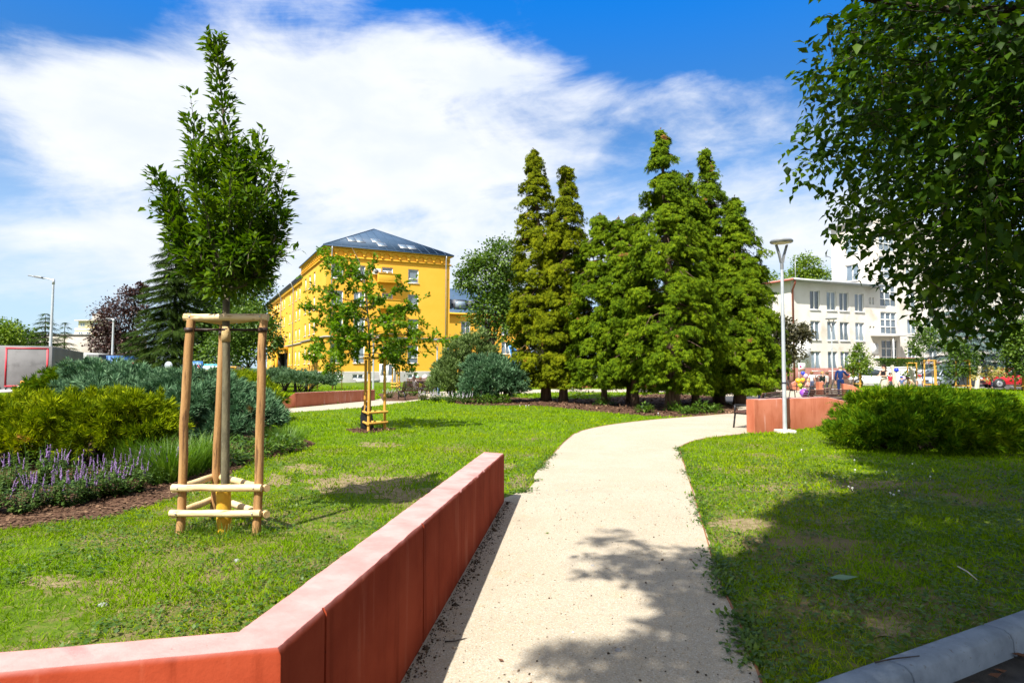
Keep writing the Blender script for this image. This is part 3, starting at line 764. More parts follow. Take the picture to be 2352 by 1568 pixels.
# ------------------------------------------------------------------ round-headed trees
DIA = T_diamond(.36, .1); LEAF = T_leaf()
def broad(label, base, blobs, n, leaf, m, seed, name='tree', cat='tree', tr=.2, bark=None, group=None, clump=.0, T=None, hang=.3, gap=.42):
    """blobs: (centre, radii); leaves sit in clumps near each blob's skin"""
    global rng
    rng = np.random.default_rng(seed); base = np.array(base, float)
    t = thing(name, label, cat, base, 0, group); mb = MB()
    vols = np.array([r[0] * r[1] * r[2] for _, r in blobs]) ** .67; vols /= vols.sum()
    cmid = sum(np.array(c) * v for (c, _), v in zip(blobs, vols))
    fork = base + (cmid - base) * .38
    mb.tube([base - (0, 0, .05), base + (fork - base) * .5 + rng.normal(size=3) * .04, fork], [tr, tr * .8, tr * .65], 8)
    P = []; O = []
    for (c, r), v in zip(blobs, vols):
        c = np.array(c, float); r = np.array(r, float)
        mb.tube(curve(fork, c, 4, .05, .06), [tr * .5, tr * .38, tr * .28, tr * .16, tr * .08], 5, False)
        k = max(int(n * v), 10); ncl = max(k // 34, 4)
        cd = rdir(ncl); cd[:, 2] = np.where(cd[:, 2] < -.55, -cd[:, 2], cd[:, 2]); cr = rng.uniform(.62, 1.0, ncl)
        cc = c + cd * cr[:, None] * r
        for j in rng.choice(ncl, min(ncl, 7), False): mb.tube(curve(c, cc[j], 3, 0, .1), [tr * .12, tr * .09, tr * .06, tr * .03], 4, False)
        idx = rng.integers(0, ncl, k); s = r.min() * (clump or .26)
        off = rng.normal(size=(k, 3)) * s * (1, 1, .7)
        P.append(cc[idx] + off); O.append(unit(cd[idx] * .8 + unit(off) * .7))
    P = np.concatenate(P); O = np.concatenate(O)
    keep = P[:, 2] > base[2] + .05; P = P[keep]; O = O[keep]
    mb.build('trunk', bark or M_bark_dark, t, smooth=True)
    d = unit(O + rdir(len(P)) * .8 - np.array((0, 0, hang)))
    V, Fc = scat(T or DIA, P, frames(d, unit(O + np.array((0, 0, .7)) + rdir(len(P)) * .6)), rng.uniform(.7, 1.25, len(P)) * leaf)
    put('crown', V, Fc, m, t); return t
def B(x, y, Y, rx, rz, ry=None):
    c = at(x, y, Y); return (tuple(c), (rx / F * Y, (ry or rx) / F * Y, rz / F * Y))
broad('purple leaved plum tree between the street lamp and the big spruce', gp(275, 881), [B(275, 745, 64, 45, 58), B(245, 785, 64, 32, 42), B(310, 700, 64, 30, 40), B(280, 805, 64, 50, 38), B(325, 668, 64, 14, 16)], 8500, .26, M_plum, 31, tr=.22)
broad('dark leafy tree with open airy top behind the staked tree', gp(560, 878), [B(560, 700, 66, 60, 70), B(600, 660, 66, 24, 34), B(520, 760, 66, 70, 70), B(455, 720, 66, 50, 80), B(585, 750, 66, 40, 50), B(480, 800, 64, 70, 50)], 11000, .36, M_tree_dark, 32, tr=.3)
broad('mid green hazel like tree by the left end of the yellow building', gp(575, 890), [B(560, 760, 50, 56, 56), B(600, 800, 50, 40, 46), B(520, 810, 50, 52, 45), B(620, 775, 50, 24, 44), B(560, 715, 51, 34, 34)], 9000, .23, M_tree_mid, 33, tr=.14)
broad('rounded bright green tree at the far left edge', at(15, 845, 62) * (1, 1, 0), [B(10, 775, 62, 38, 36), B(-30, 780, 62, 40, 40), B(30, 790, 62, 20, 26)], 4200, .26, M_tree_lime, 34, tr=.16)
broad('dark rounded tree far behind the bright one at the left edge', at(45, 845, 96) * (1, 1, 0), [B(60, 790, 96, 22, 32), B(30, 785, 96, 36, 38)], 1400, .5, M_tree_dark, 35, tr=.2)
broad('tall dark leafy tree right of the yellow building', gp(1120, 886), [B(1115, 640, 56, 52, 60), B(1160, 600, 56, 44, 50), B(1075, 650, 56, 26, 34), B(1130, 720, 56, 50, 60), B(1165, 680, 57, 50, 70), B(1175, 760, 56, 44, 60), B(1090, 615, 56, 18, 22)], 16000, .25, M_tree_mid, 36, tr=.28)
broad('green tree rising behind the flat roof of the pale building', at(1850, 845, 95) * (1, 1, 0), [B(1852, 620, 95, 32, 32), B(1830, 645, 95, 36, 24), B(1880, 645, 95, 30, 26), B(1800, 660, 95, 22, 14)], 5000, .34, M_tree_lime, 37, tr=.3)
broad('low green tree top behind the pale building, next to the conifers', at(1762, 845, 92) * (1, 1, 0), [B(1760, 645, 92, 24, 22), B(1740, 690, 92, 40, 40)], 1400, .46, M_tree_lime, 38, tr=.3)
broad('bronze leaved tree in front of the corner of the pale building', gp(1812, 893), [B(1815, 800, 47, 34, 46), B(1838, 770, 47, 26, 26), B(1795, 770, 47, 26, 40), B(1790, 820, 47, 30, 36)], 4600, .22, M_plumgreen, 39, tr=.12)
broad('dense bushy green tree at the right edge beside the red car', gp(2362, 897), [B(2350, 800, 44, 44, 42), B(2330, 770, 44, 24, 24), B(2345, 850, 44, 34, 36), B(2380, 770, 44, 50, 40), B(2322, 815, 44, 22, 26)], 9000, .18, M_tree_mid, 40, tr=.12)
broad('loose green shrub growing against the pale building under the branches', at(2120, 845, 50) * (1, 1, 0) + (0, 0, .3), [B(2118, 770, 50, 18, 40), B(2112, 800, 50, 20, 30)], 700, .22, M_tree_mid, 41, 'shrub', 'shrub', tr=.05)

# ------------------------------------------------------------------ junipers
TUFT = T_tuft(); TUFT_L = T_tuft(7, .075, 34, 5)
def juniper(label, base, blobs, n, ln, m, seed, up=.35, stem=True, T=None, name='juniper_bush', zmin=.08, tips=0, under=-.35, out=1.0, fill=.35, droop=0, plume=13):
    global rng
    rng = np.random.default_rng(seed); base = np.array(base, float)
    t = thing(name, label, 'shrub', base); T = T or TUFT
    vol = np.array([r[0] * r[1] + r[0] * r[2] + r[1] * r[2] for _, r in blobs]); vol = vol / vol.sum()
    P = []; D = []; mb = MB()
    for (c, r), v in zip(blobs, vol):
        c = np.array(c, float); r = np.array(r, float); k = int(n * v); npl = max(k // plume, 6)
        d = rdir(npl * 3); d = d[d[:, 2] > under][:npl]; npl = len(d)
        q = np.where(rng.random(npl) < fill, rng.uniform(.5, .82, npl), rng.uniform(.82, 1.04, npl))
        pc = c + d * r * q[:, None]; nd = unit(d / r)
        ax = unit(nd * .6 + unit(nd * (1, 1, 0) + rng.normal(size=nd.shape) * .2) * .8 + np.array((0, 0, up)))     # each plume has its own direction
        i = np.repeat(np.arange(npl), plume); tq = rng.random(len(i)); pl = ln * 2.7 * rng.uniform(.6, 1.25, npl)[i][:, None]
        side = rng.normal(size=(len(i), 3)) * (.40 * ln) * (1.15 - .85 * tq)[:, None]
        p = pc[i] + ax[i] * (tq - .6)[:, None] * pl + side * (1, 1, .6)
        p[:, 2] -= (tq - .4).clip(0) ** 2 * ln * .7
        P.append(p); D.append(unit(ax[i] * 1.1 + unit(side) * .55))
        g0 = np.array((c[0] * .6 + base[0] * .4, c[1] * .6 + base[1] * .4, base[2]))
        for e in c + d[:7] * r * .4: mb.tube(curve(g0, e, 4, .02, .05), [.045, .035, .028, .018, .008], 5, False)
    P = np.concatenate(P); D = np.concatenate(D)
    # leave out what lies deep inside another blob
    deep = np.zeros(len(P), bool)
    for c, r in blobs: deep |= (((P - np.array(c)) / np.array(r)) ** 2).sum(1) < .30
    keep = ~deep & (P[:, 2] > base[2] + zmin); P = P[keep]; D = D[keep]
    hor = unit(D * (1, 1, 0) + rng.normal(size=D.shape) * .01)
    d = unit(D * 1.0 + np.array((0, 0, up * .4)) + rng.normal(size=P.shape) * .30)
    upv = unit(D + np.array((0, 0, .8)) + rng.normal(size=P.shape) * .4)
    V, Fc = scat(T, P, frames(d, upv), rng.uniform(.65, 1.3, len(P)) * ln)
    if tips:
        i = rng.choice(len(P), tips); i = i[D[i, 2] > -.05]
        d2 = unit(hor[i] * 1.0 + np.array((0, 0, .35)) + rng.normal(size=(len(i), 3)) * .45)
        V2, F2 = scat(T_feather(11, .035, 30, .26, .55), P[i], frames(d2), rng.uniform(1.5, 2.5, len(i)) * ln)
        F2 = F2 + len(V); V = np.concatenate([V, V2]); Fc = np.concatenate([Fc, F2])
    if stem: mb.build('stem', M_bark_dark, t)
    put('foliage', V, Fc, m, t); return t
def BJ(x, y, Y, rx, rz, ry): return (tuple(at(x, y, Y)), (rx / F * Y, ry, rz / F * Y))
juniper('golden green juniper bush spreading over the purple sage at left', gp(190, 1046) * (1, 1, 0), [
    BJ(150, 974, 10.6, 190, 62, 1.0), BJ(-60, 974, 10.7, 150, 56, 1.0), BJ(300, 965, 10.5, 95, 55, .8), BJ(250, 940, 11.0, 90, 34, .8), BJ(60, 940, 11.2, 110, 32, .9), BJ(350, 985, 10.4, 42, 34, .5), BJ(30, 1010, 10.2, 130, 30, .6), BJ(240, 1010, 10.2, 80, 34, .5), BJ(330, 1020, 10.3, 40, 26, .4)],
    16000, .15, M_jun_yellow, 51, up=.28, plume=20, zmin=.10, tips=200)
juniper('large blue green juniper sprawling behind the staked tree', gp(430, 985) * (1, 1, 0), [
    BJ(250, 870, 16.0, 80, 34, 1.0), BJ(330, 885, 15.5, 110, 36, 1.2), BJ(460, 890, 15.0, 95, 36, 1.2), BJ(500, 925, 14.2, 80, 44, 1.1), BJ(430, 945, 13.6, 80, 48, 1.0), BJ(560, 950, 14.2, 70, 34, .9), BJ(600, 962, 14.2, 44, 22, .6), BJ(390, 915, 14.6, 70, 44, 1.0), BJ(200, 850, 16.5, 40, 16, .6), BJ(520, 985, 13.4, 60, 26, .6), BJ(240, 905, 14.0, 90, 30, .9)],
    16000, .18, M_jun_blue, 52, up=.32, plume=20, zmin=.12, tips=160)
juniper('green juniper tuft beside the grey trailer, behind the golden bush', gp(150, 925) * (1, 1, 0), [BJ(155, 878, 19, 48, 22, .8), BJ(215, 868, 19, 60, 26, .9), BJ(110, 893, 19, 40, 16, .6)], 2600, .22, M_jun_green, 53, up=.4)
juniper('low golden juniper between the blue juniper and the left concrete ramp', gp(575, 950) * (1, 1, 0), [BJ(560, 895, 19.5, 60, 22, 1.0), BJ(590, 915, 18.8, 46, 18, .8), BJ(520, 875, 21, 50, 14, .9), BJ(610, 925, 18.4, 26, 14, .5)], 2600, .24, M_jun_yellow, 54)
juniper('strip of golden juniper hedge below the traffic signs', gp(380, 884) * (1, 1, 0), [BJ(360, 866, 50, 40, 9, .9), BJ(430, 868, 50, 50, 8, .9), BJ(500, 866, 50, 36, 7, .9)], 1300, .4, M_jun_yellow, 55, stem=False, T=TUFT_L)
juniper('flat topped juniper on crooked bare stems, left of the yellow building', gp(668, 899) * (1, 1, 0), [BJ(620, 868, 42, 76, 15, 1.5), BJ(700, 872, 41, 70, 14, 1.4), BJ(580, 864, 43, 44, 12, 1.2), BJ(735, 878, 41, 34, 12, 1.0), BJ(650, 860, 43, 60, 11, 1.3)], 6500, .25, M_jun_flat, 56, T=TUFT_L, under=-.15, up=.1)
for k, (x0, x1) in enumerate([(645, 655), (676, 664), (700, 690)]):
    mb = MB(); p = gp(x0, 900); q = at((x0 + x1) / 2 + 8, 887, p[1]); e = at(x1 + 14, 872, p[1])
    mb.tube([p, (p + q) / 2 + (.06, 0, 0), q, e], [.12, .11, .1, .06], 7); s = mb.build('stem', M_bark_dark, bpy.data.objects['juniper_bush.005'])
juniper('tall grey green juniper with several pointed tops in the middle', gp(1068, 912) * (1, 1, 0), [BJ(1062, 860, 33, 62, 44, 1.3), BJ(1085, 815, 33.5, 34, 48, .9), BJ(1050, 820, 33, 26, 40, .8), BJ(1030, 860, 32.5, 36, 34, .9), BJ(1110, 840, 33.5, 40, 50, 1.0), BJ(1020, 885, 32, 34, 26, .8), BJ(1104, 790, 33.5, 12, 34, .4), BJ(1062, 800, 33, 13, 32, .4)],
    9000, .25, M_jun_mid, 57, up=.95, T=TUFT_L, tips=260, out=.8)
juniper('wide blue green juniper in front of the conifers, right of the grey green one', gp(1130, 924) * (1, 1, 0), [BJ(1130, 878, 29.5, 62, 40, 1.1), BJ(1165, 875, 29.5, 42, 36, .9), BJ(1110, 850, 30, 40, 30, .8), BJ(1095, 900, 29, 36, 20, .7), BJ(1150, 845, 30, 34, 24, .7), BJ(1180, 895, 29.3, 26, 22, .6)],
    9000, .25, M_jun_blue, 58, up=.45, T=TUFT_L, tips=200)
juniper('wide dark green juniper with golden drooping tips in the shade at right', gp(2120, 1035) * (1, 1, 0), [
    BJ(2070, 966, 13.4, 130, 66, 1.2), BJ(2220, 972, 13.4, 100, 60, 1.2), BJ(2015, 988, 12.9, 85, 48, .9), BJ(2100, 1000, 12.2, 120, 46, .9), BJ(2220, 1005, 12.2, 120, 44, .9), BJ(2000, 1010, 12.4, 70, 34, .7), BJ(2140, 936, 14.0, 100, 34, 1.1), BJ(2060, 925, 14.4, 84, 24, .9), BJ(2280, 996, 12.6, 80, 44, .9), BJ(2150, 985, 12.4, 130, 48, .9), BJ(1942, 1000, 12.6, 42, 24, .5), BJ(2330, 992, 12.9, 60, 36, .7), BJ(2215, 926, 14.2, 60, 22, .8), BJ(2040, 1000, 12.4, 70, 34, .6)],
    22000, .17, M_jun_green, 59, up=.22, plume=18, tips=1500, zmin=.14)
rng = np.random.default_rng(8)
# trimmed hedge on the retaining wall
hb = at(2066, 842, 60.2); P = []; 
n = 5200; hx = rng.uniform(-1, 1, n); hy = rng.uniform(-1, 1, n); hz = rng.random(n)
face = rng.integers(0, 3, n); hy = np.where(face == 0, -1, hy); hz = np.where(face == 1, 1, hz)
P = np.stack([hb[0] + hx * 2.25, 60.2 + hy * .5, 1.62 + hz * .78], 1) + rng.normal(size=(n, 3)) * .05
V, Fc = scat(DIA, P, frames(rdir(n) + np.array((0, -.4, .5))), .13)
hedge = put('hedge', V, Fc, M_tree_mid); tag(hedge, 'trimmed box shaped green hedge on top of the white retaining wall', 'hedge')

# ------------------------------------------------------------------ flowering sage and other bed plants
def sage_parts(seed, nst=20, h=.58):
    r = np.random.default_rng(seed); L = []; Ld = []; Ls = []; Fp = []; Fd = []; mb = MB()
    for k in range(nst):
        a = r.random() * 6.28; sp = r.uniform(.05, .36); hh = h * r.uniform(.65, 1.15)
        tip = np.array((math.cos(a) * sp, math.sin(a) * sp, hh)); b0 = np.array((math.cos(a) * .06, math.sin(a) * .06, 0))
        mid = (b0 + tip) / 2 + np.array((math.cos(a) * .05, math.sin(a) * .05, -.03))
        mb.tube([b0, mid, tip], [.005, .004, .002], 4, False)
        for j in range(19):
            q = r.uniform(.05, .74); c = b0 * (1 - q) ** 2 + 2 * mid * q * (1 - q) + tip * q * q
            aa = r.random() * 6.28; L.append(c); Ld.append((math.cos(aa), math.sin(aa), r.uniform(-.2, .5))); Ls.append(r.uniform(.045, .085) * (1.25 - .6 * q))
        if r.random() < .46:
            Fp.append([mid + (tip - mid) * t_ + r.normal(size=3) * .003 for t_ in np.linspace(.45, 1.02, 13)])
    return mb, np.array(L), np.array(Ld), np.array(Ls), Fp, Fd
def sage_proto(seed, label, fm, h=.42):
    t = thing('sage_plant', label, 'flowering plant', (0, 0, 0), 0)
    mb, L, Ld, Ls, Fp, Fd = sage_parts(seed, 26, h)
    mb.build('stems', M_perennial, t, local=True)
    V, Fc = scat(T_leaf(.26, .06, .15), L, frames(Ld), Ls); put('leaves', V, Fc, M_sage_leaf, t, local=True)
    r_ = np.random.default_rng(seed + 1)
    for p_ in Fp: sp = MB(); sp.tube(p_, [(.0125 if i_ % 2 else .004) * (1.15 - .055 * i_) * r_.uniform(.6, 1.2) for i_ in range(13)], 5); sp.build('flower_spike', fm, t, local=True)
    return t
sage_spots = [(50, 1178, 'at the left edge, nearest the lawn'), (165, 1160, 'low on the bark, third from the left in the front row'), (262, 1138, 'right of the middle of the front row'), (305, 1130, 'second from the right end of the row'), (362, 1112, 'at the right end of the row, nearest the staked tree'),
              (110, 1160, 'second from the left in the front row'), (212, 1146, 'in the middle of the front row'), (20, 1130, 'in the back row at the left edge'), (85, 1115, 'with the highest flower spikes, near the left edge'), (150, 1116, 'in the back row under the juniper trunk'), (220, 1108, 'in the back row right of the juniper trunk'), (285, 1100, 'in the back row at the right'), (-40, 1180, 'cut off by the left edge'), (335, 1098, 'behind the right end of the front row')]
protos = [sage_proto(61 + i, 'x', M_sage_flower) for i in range(4)]
for i, (x, y, w) in enumerate(sage_spots):
    o = protos[i] if i < 4 else dup(protos[i % 4])
    o.location = gp(x, y); o.rotation_euler = (0, 0, i * 1.3); s = 1.22 if i == 8 else 1.0 + .12 * ((i * 37) % 5 - 2) / 2
    o.scale = (s, s, s)
    tag(o, 'purple sage clump ' + w, 'flowering plant', 'purple sage clumps in the bark bed')
pp = [sage_proto(81 + i, 'x', M_pale_flower, .5) for i in range(2)]
for i, (x, y, w) in enumerate([(895, 914, 'at the left of the round flower bed'), (925, 912, 'in the middle of the round flower bed'), (948, 909, 'at the right of the round flower bed, by the bench'), (975, 920, 'under the end of the bench back'), (1000, 923, 'in front of the sitting children'), (1035, 925, 'in front of the grey green juniper'), (1070, 927, 'between the two middle junipers')]):
    o = pp[i] if i < 2 else dup(pp[i % 2]); o.location = gp(x, y); o.rotation_euler = (0, 0, i * 2.1); o.scale = (1.35, 1.35, .95)
    o.name = 'flowering_plant'; tag(o, 'pale flowering clump ' + w, 'flowering plant', 'pale flowering clumps near the middle benches')
def grassclump(seed, n, h, spread):
    r = np.random.default_rng(seed); a = r.random(n) * 6.28; s = r.random(n) ** .5 * spread
    P = np.stack([np.cos(a) * s * .5, np.sin(a) * s * .5, np.zeros(n)], 1)
    d = np.stack([np.cos(a) * r.uniform(.1, .7, n), np.sin(a) * r.uniform(.1, .7, n), np.ones(n)], 1)
    T = (np.array([(-.012, 0, 0), (.012, 0, 0), (-.010, .5, .02), (.010, .5, .02), (-.006, .8, -.06), (.006, .8, -.06), (0, 1, -.22)]), np.array([(0, 1, 3), (0, 3, 2), (2, 3, 5), (2, 5, 4), (4, 5, 6)]))
    return scat(T, P, frames(d, unit(np.stack([-np.cos(a), -np.sin(a), np.ones(n)], 1))), r.uniform(.6, 1.1, n) * h)
def tallgrass(label, loc, h, spread, n, seed, group='long grass tufts in the left bed'):
    V, Fc = grassclump(seed, n, h, spread); V = V + np.array(loc)
    o = put('grass_tuft', V, Fc, M_tallgrass, origin=loc); tag(o, label, 'grass', group)
for i, (x, y, w) in enumerate([(385, 1105, 'left of the staked tree by the last sage clump'), (425, 1090, 'directly behind the left stake'), (470, 1075, 'behind the leaning rear stake'), (350, 1080, 'under the right end of the golden juniper'), (300, 1075, 'in the shadow below the golden juniper')]):
    tallgrass('long dark grass tuft ' + w, gp(x, y), .62, .55, 420, 90 + i)
for i, (x, y, w) in enumerate([(640, 1012, 'at the right tip of the left bark bed'), (660, 1025, 'at the bed corner beside the lawn')]):
    tallgrass('light green grass tuft ' + w, gp(x, y), .45, .6, 420, 96 + i)
def perennial(label, loc, h, r_, n, seed, leaf=.11, group='leafy green plants in the beds', m=None):
    r = np.random.default_rng(seed); q = r.random(n) ** .6; a = r.random(n) * 6.28; z = r.random(n)
    P = np.stack([np.cos(a) * q * r_, np.sin(a) * q * r_, z * h * (1 - .45 * q)], 1) + np.array(loc)
    d = np.stack([np.cos(a), np.sin(a), r.uniform(-.3, .9, n)], 1) + r.normal(size=(n, 3)) * .35
    V, Fc = scat(T_leaf(.24, .06, .2), P, frames(d), r.uniform(.6, 1.2, n) * leaf)
    mb = MB(); t = thing('leafy_plant', label, 'plant', loc, 0, group)
    for k in range(9):
        aa = r.random() * 6.28; mb.tube([np.array(loc), np.array(loc) + (math.cos(aa) * r_ * .6, math.sin(aa) * r_ * .6, h * r.uniform(.5, .9))], [.006, .003], 4, False)
    mb.build('stems', M_perennial, t); put('leaves', V, Fc, m or M_perennial, t)
for i, (x, y, h, r_, w) in enumerate([(560, 1052, .42, .5, 'between the trunk and the right stake'), (610, 1042, .40, .5, 'right of the right stake'), (650, 1034, .35, .45, 'at the right end of the left bed'), (520, 1065, .35, .42, 'behind the young trunk'), (230, 1062, .5, .45, 'under the trunk of the golden juniper'), (110, 1075, .5, .5, 'in the shade under the left of the golden juniper'),
                                         (320, 1055, .4, .4, 'with big leaves beside the long grass')]):
    perennial('leafy green perennial ' + w, gp(x, y), h, r_, 420, 110 + i)
for i, (x, y, h, r_, w) in enumerate([(1010, 919, .45, .5, 'by the end of the middle bench'), (1060, 922, .5, .6, 'at the foot of the grey green juniper'), (1110, 927, .5, .6, 'at the foot of the wide blue green juniper'), (1150, 926, .5, .5, 'right of the blue green juniper'), (1480, 947, .35, .3, 'between the slender trunks'), (1550, 944, .4, .35, 'at the foot of the thickest trunk'), (1612, 948, .5, .35, 'in the bark right of the thickest trunk'), (1640, 947, .35, .3, 'in the bark near the wall end'), (1580, 950, .3, .3, 'on the bark by the path'), (1390, 930, .4, .5, 'by the small slim conifer'), (1330, 908, .6, 1.0, 'in the shade behind the first two trunks')]):
    perennial('leafy green plant ' + w, gp(x, y), h, r_, 200, 130 + i, .16)
rng = np.random.default_rng(9)

# ------------------------------------------------------------------ the young staked hornbeam in front
HBY = gp(515, 1222)[1]
def hornbeam():
    base = at(515, 1222, HBY) * (1, 1, 0)
    t = thing('hornbeam_tree', 'young hornbeam with an upright leader, tied between three wooden stakes in front', 'tree', base)
    mb = MB()
    def pt(x, y, dy=0): return at(x, y, HBY + dy)
    trunk = [base - (0, 0, .05), pt(517, 1130), pt(518, 1000), pt(520, 850), pt(519, 720), pt(521, 650)]
    mb.tube(trunk, [.048, .040, .038, .036, .034, .032], 12)
    lead = [pt(521, 655), pt(519, 560), pt(522, 430), pt(518, 330), pt(510, 230), pt(500, 150), pt(492, 88)]
    mb.tube(lead, [.031, .026, .020, .015, .011, .007, .003], 8)
    tips = [(352, 392, -.10, 636), (388, 432, .10, 625), (378, 470, -.1, 640), (438, 268, .05, 560), (447, 330, -.25, 600), (606, 332, .10, 560), (630, 376, -.18, 600), (656, 440, .15, 620),
            (666, 486, -.1, 640), (645, 545, .2, 645), (628, 590, -.3, 648), (545, 345, -.18, 540), (575, 350, .2, 550), (485, 320, .28, 540), (592, 440, -.42, 620), (465, 440, -.42, 630), (530, 400, -.5, 600),
            (425, 588, -.2, 650), (590, 545, -.45, 640), (500, 480, .5, 600), (560, 420, .5, 610), (620, 500, .4, 640), (470, 540, .35, 640), (388, 530, .0, 645), (540, 560, -.4, 645), (480, 590, .1, 650), (575, 600, .25, 650), (520, 330, .0, 480), (462, 628, .25, 660), (585, 632, -.2, 660), (430, 612, -.05, 660), (612, 618, .15, 660), (545, 640, .35, 662), (495, 640, -.3, 662)]
    P = []; D = []
    def leaves(pts, n, rad, t0=.2, t1=1.0):
        pts = np.array(pts); seg = np.linspace(0, 1, len(pts))
        q = t0 + (t1 - t0) * rng.random(n)
        c = np.stack([np.interp(q, seg, pts[:, k]) for k in range(3)], 1)
        dr = np.stack([np.interp(np.minimum(q + .05, 1), seg, pts[:, k]) - np.interp(np.maximum(q - .05, 0), seg, pts[:, k]) for k in range(3)], 1)
        dr = unit(dr); o = rdir(n); o = unit(o - dr * (o * dr).sum(1, keepdims=True))
        rr = rad * (rng.random(n) ** .7) * (1.12 - .62 * q)
        P.append(c + o * rr[:, None]); D.append(unit(o * .95 + dr * .75 + np.array((0, 0, .12)) + rng.normal(size=(n, 3)) * .28))
    for (x, y, dy, yf) in tips:
        a = pt(520 + (x - 520) * .04, yf + (0 if yf > 620 else 20), 0); b = pt(x, y, dy)
        m1 = a + (b - a) * .35 + np.array(((b - a)[0] * .18, (b - a)[1] * .18, -.04)); m2 = a + (b - a) * .7 + np.array(((b - a)[0] * .10, (b - a)[1] * .1, -.02))
        L = np.linalg.norm(b - a)
        pts = [a, m1, m2, b]; mb.tube(spline(pts, 3), list(np.linspace(.008 + .011 * L, .002, 10)), 5, False)
        leaves(spline(pts, 4), int(215 * L) + 24, .135, .24)
        for k in range(5):                                     # side shoots
            q = rng.uniform(.35, .85); c = a + (b - a) * q; e = c + unit((b - a)[None])[0] * rng.uniform(.12, .3) + rng.normal(size=3) * .14
            mb.tube([c, e], [.004, .0015], 4, False); leaves([c, (c + e) / 2, e], 24, .07, .0)
    leaves(lead[2:], 420, .12, 0, 1.0)
    for k in range(26):
        q = rng.uniform(.35, .98); c = np.array([np.interp(q, np.linspace(0, 1, 7), np.array(lead)[:, j]) for j in range(3)])
        a = rng.random() * 6.28; ln = .26 * (1.15 - .65 * q); e = c + np.array((math.cos(a) * ln * .75, math.sin(a) * ln * .75, ln * .75))
        mb.tube([c, e], [.004, .0015], 4, False); leaves([c, (c + e) / 2, e], 11, .05, .1)
    mb.build('trunk', M_bark_young, t, smooth=True)
    P_ = np.concatenate(P); D_ = np.concatenate(D)
    V, Fc = scat(T_leaf(.215, .07, .16), P_, frames(D_, unit(np.array((0, 0, 1.)) + rng.normal(size=P_.shape) * .45)), rng.uniform(.06, .105, len(P_)))
    put('crown', V, Fc, M_hornbeam, t)
hornbeam()

# stakes
M_stake = mat('brown stake wood', (.30, .155, .055), (.40, .23, .095), 3, .75, bump=.5, bscale=40, spec=.25, stretch=(6, 6, .6), c3=(.13, .065, .03), s3=4, lo3=.53, hi3=.66)
M_rail = mat('peeled pale rail wood', (.62, .44, .22), (.74, .58, .36), 3, .7, bump=.35, bscale=40, spec=.25, stretch=(1, 8, 8), c3=(.36, .20, .08), s3=5, lo3=.58, hi3=.66)
M_rail2 = mat('pale rail wood across', (.56, .38, .18), (.68, .50, .28), 3, .7, bump=.35, bscale=40, spec=.25, c3=(.36, .20, .08), s3=6, lo3=.66, hi3=.72)
M_stake2 = mat('orange impregnated stake wood', (.50, .25, .035), (.62, .35, .07), 4, .7, bump=.2, stretch=(4, 4, .8), spec=.3)
M_strap = mat('dark brown rubber strap', (.028, .014, .010), (.045, .022, .016), 20, .55)
M_burlap = mat('burlap wrap', (.42, .29, .12), (.54, .40, .2), 60, .95, bump=1, bscale=220)
M_pipe = mat('yellow drain pipe', (.62, .37, .03), (.70, .45, .05), 8, .5, c3=(.40, .24, .04), s3=7, lo3=.6, hi3=.75)
M_bolt = mat('steel bolt', (.45, .45, .45), rough=.4, metal=1)
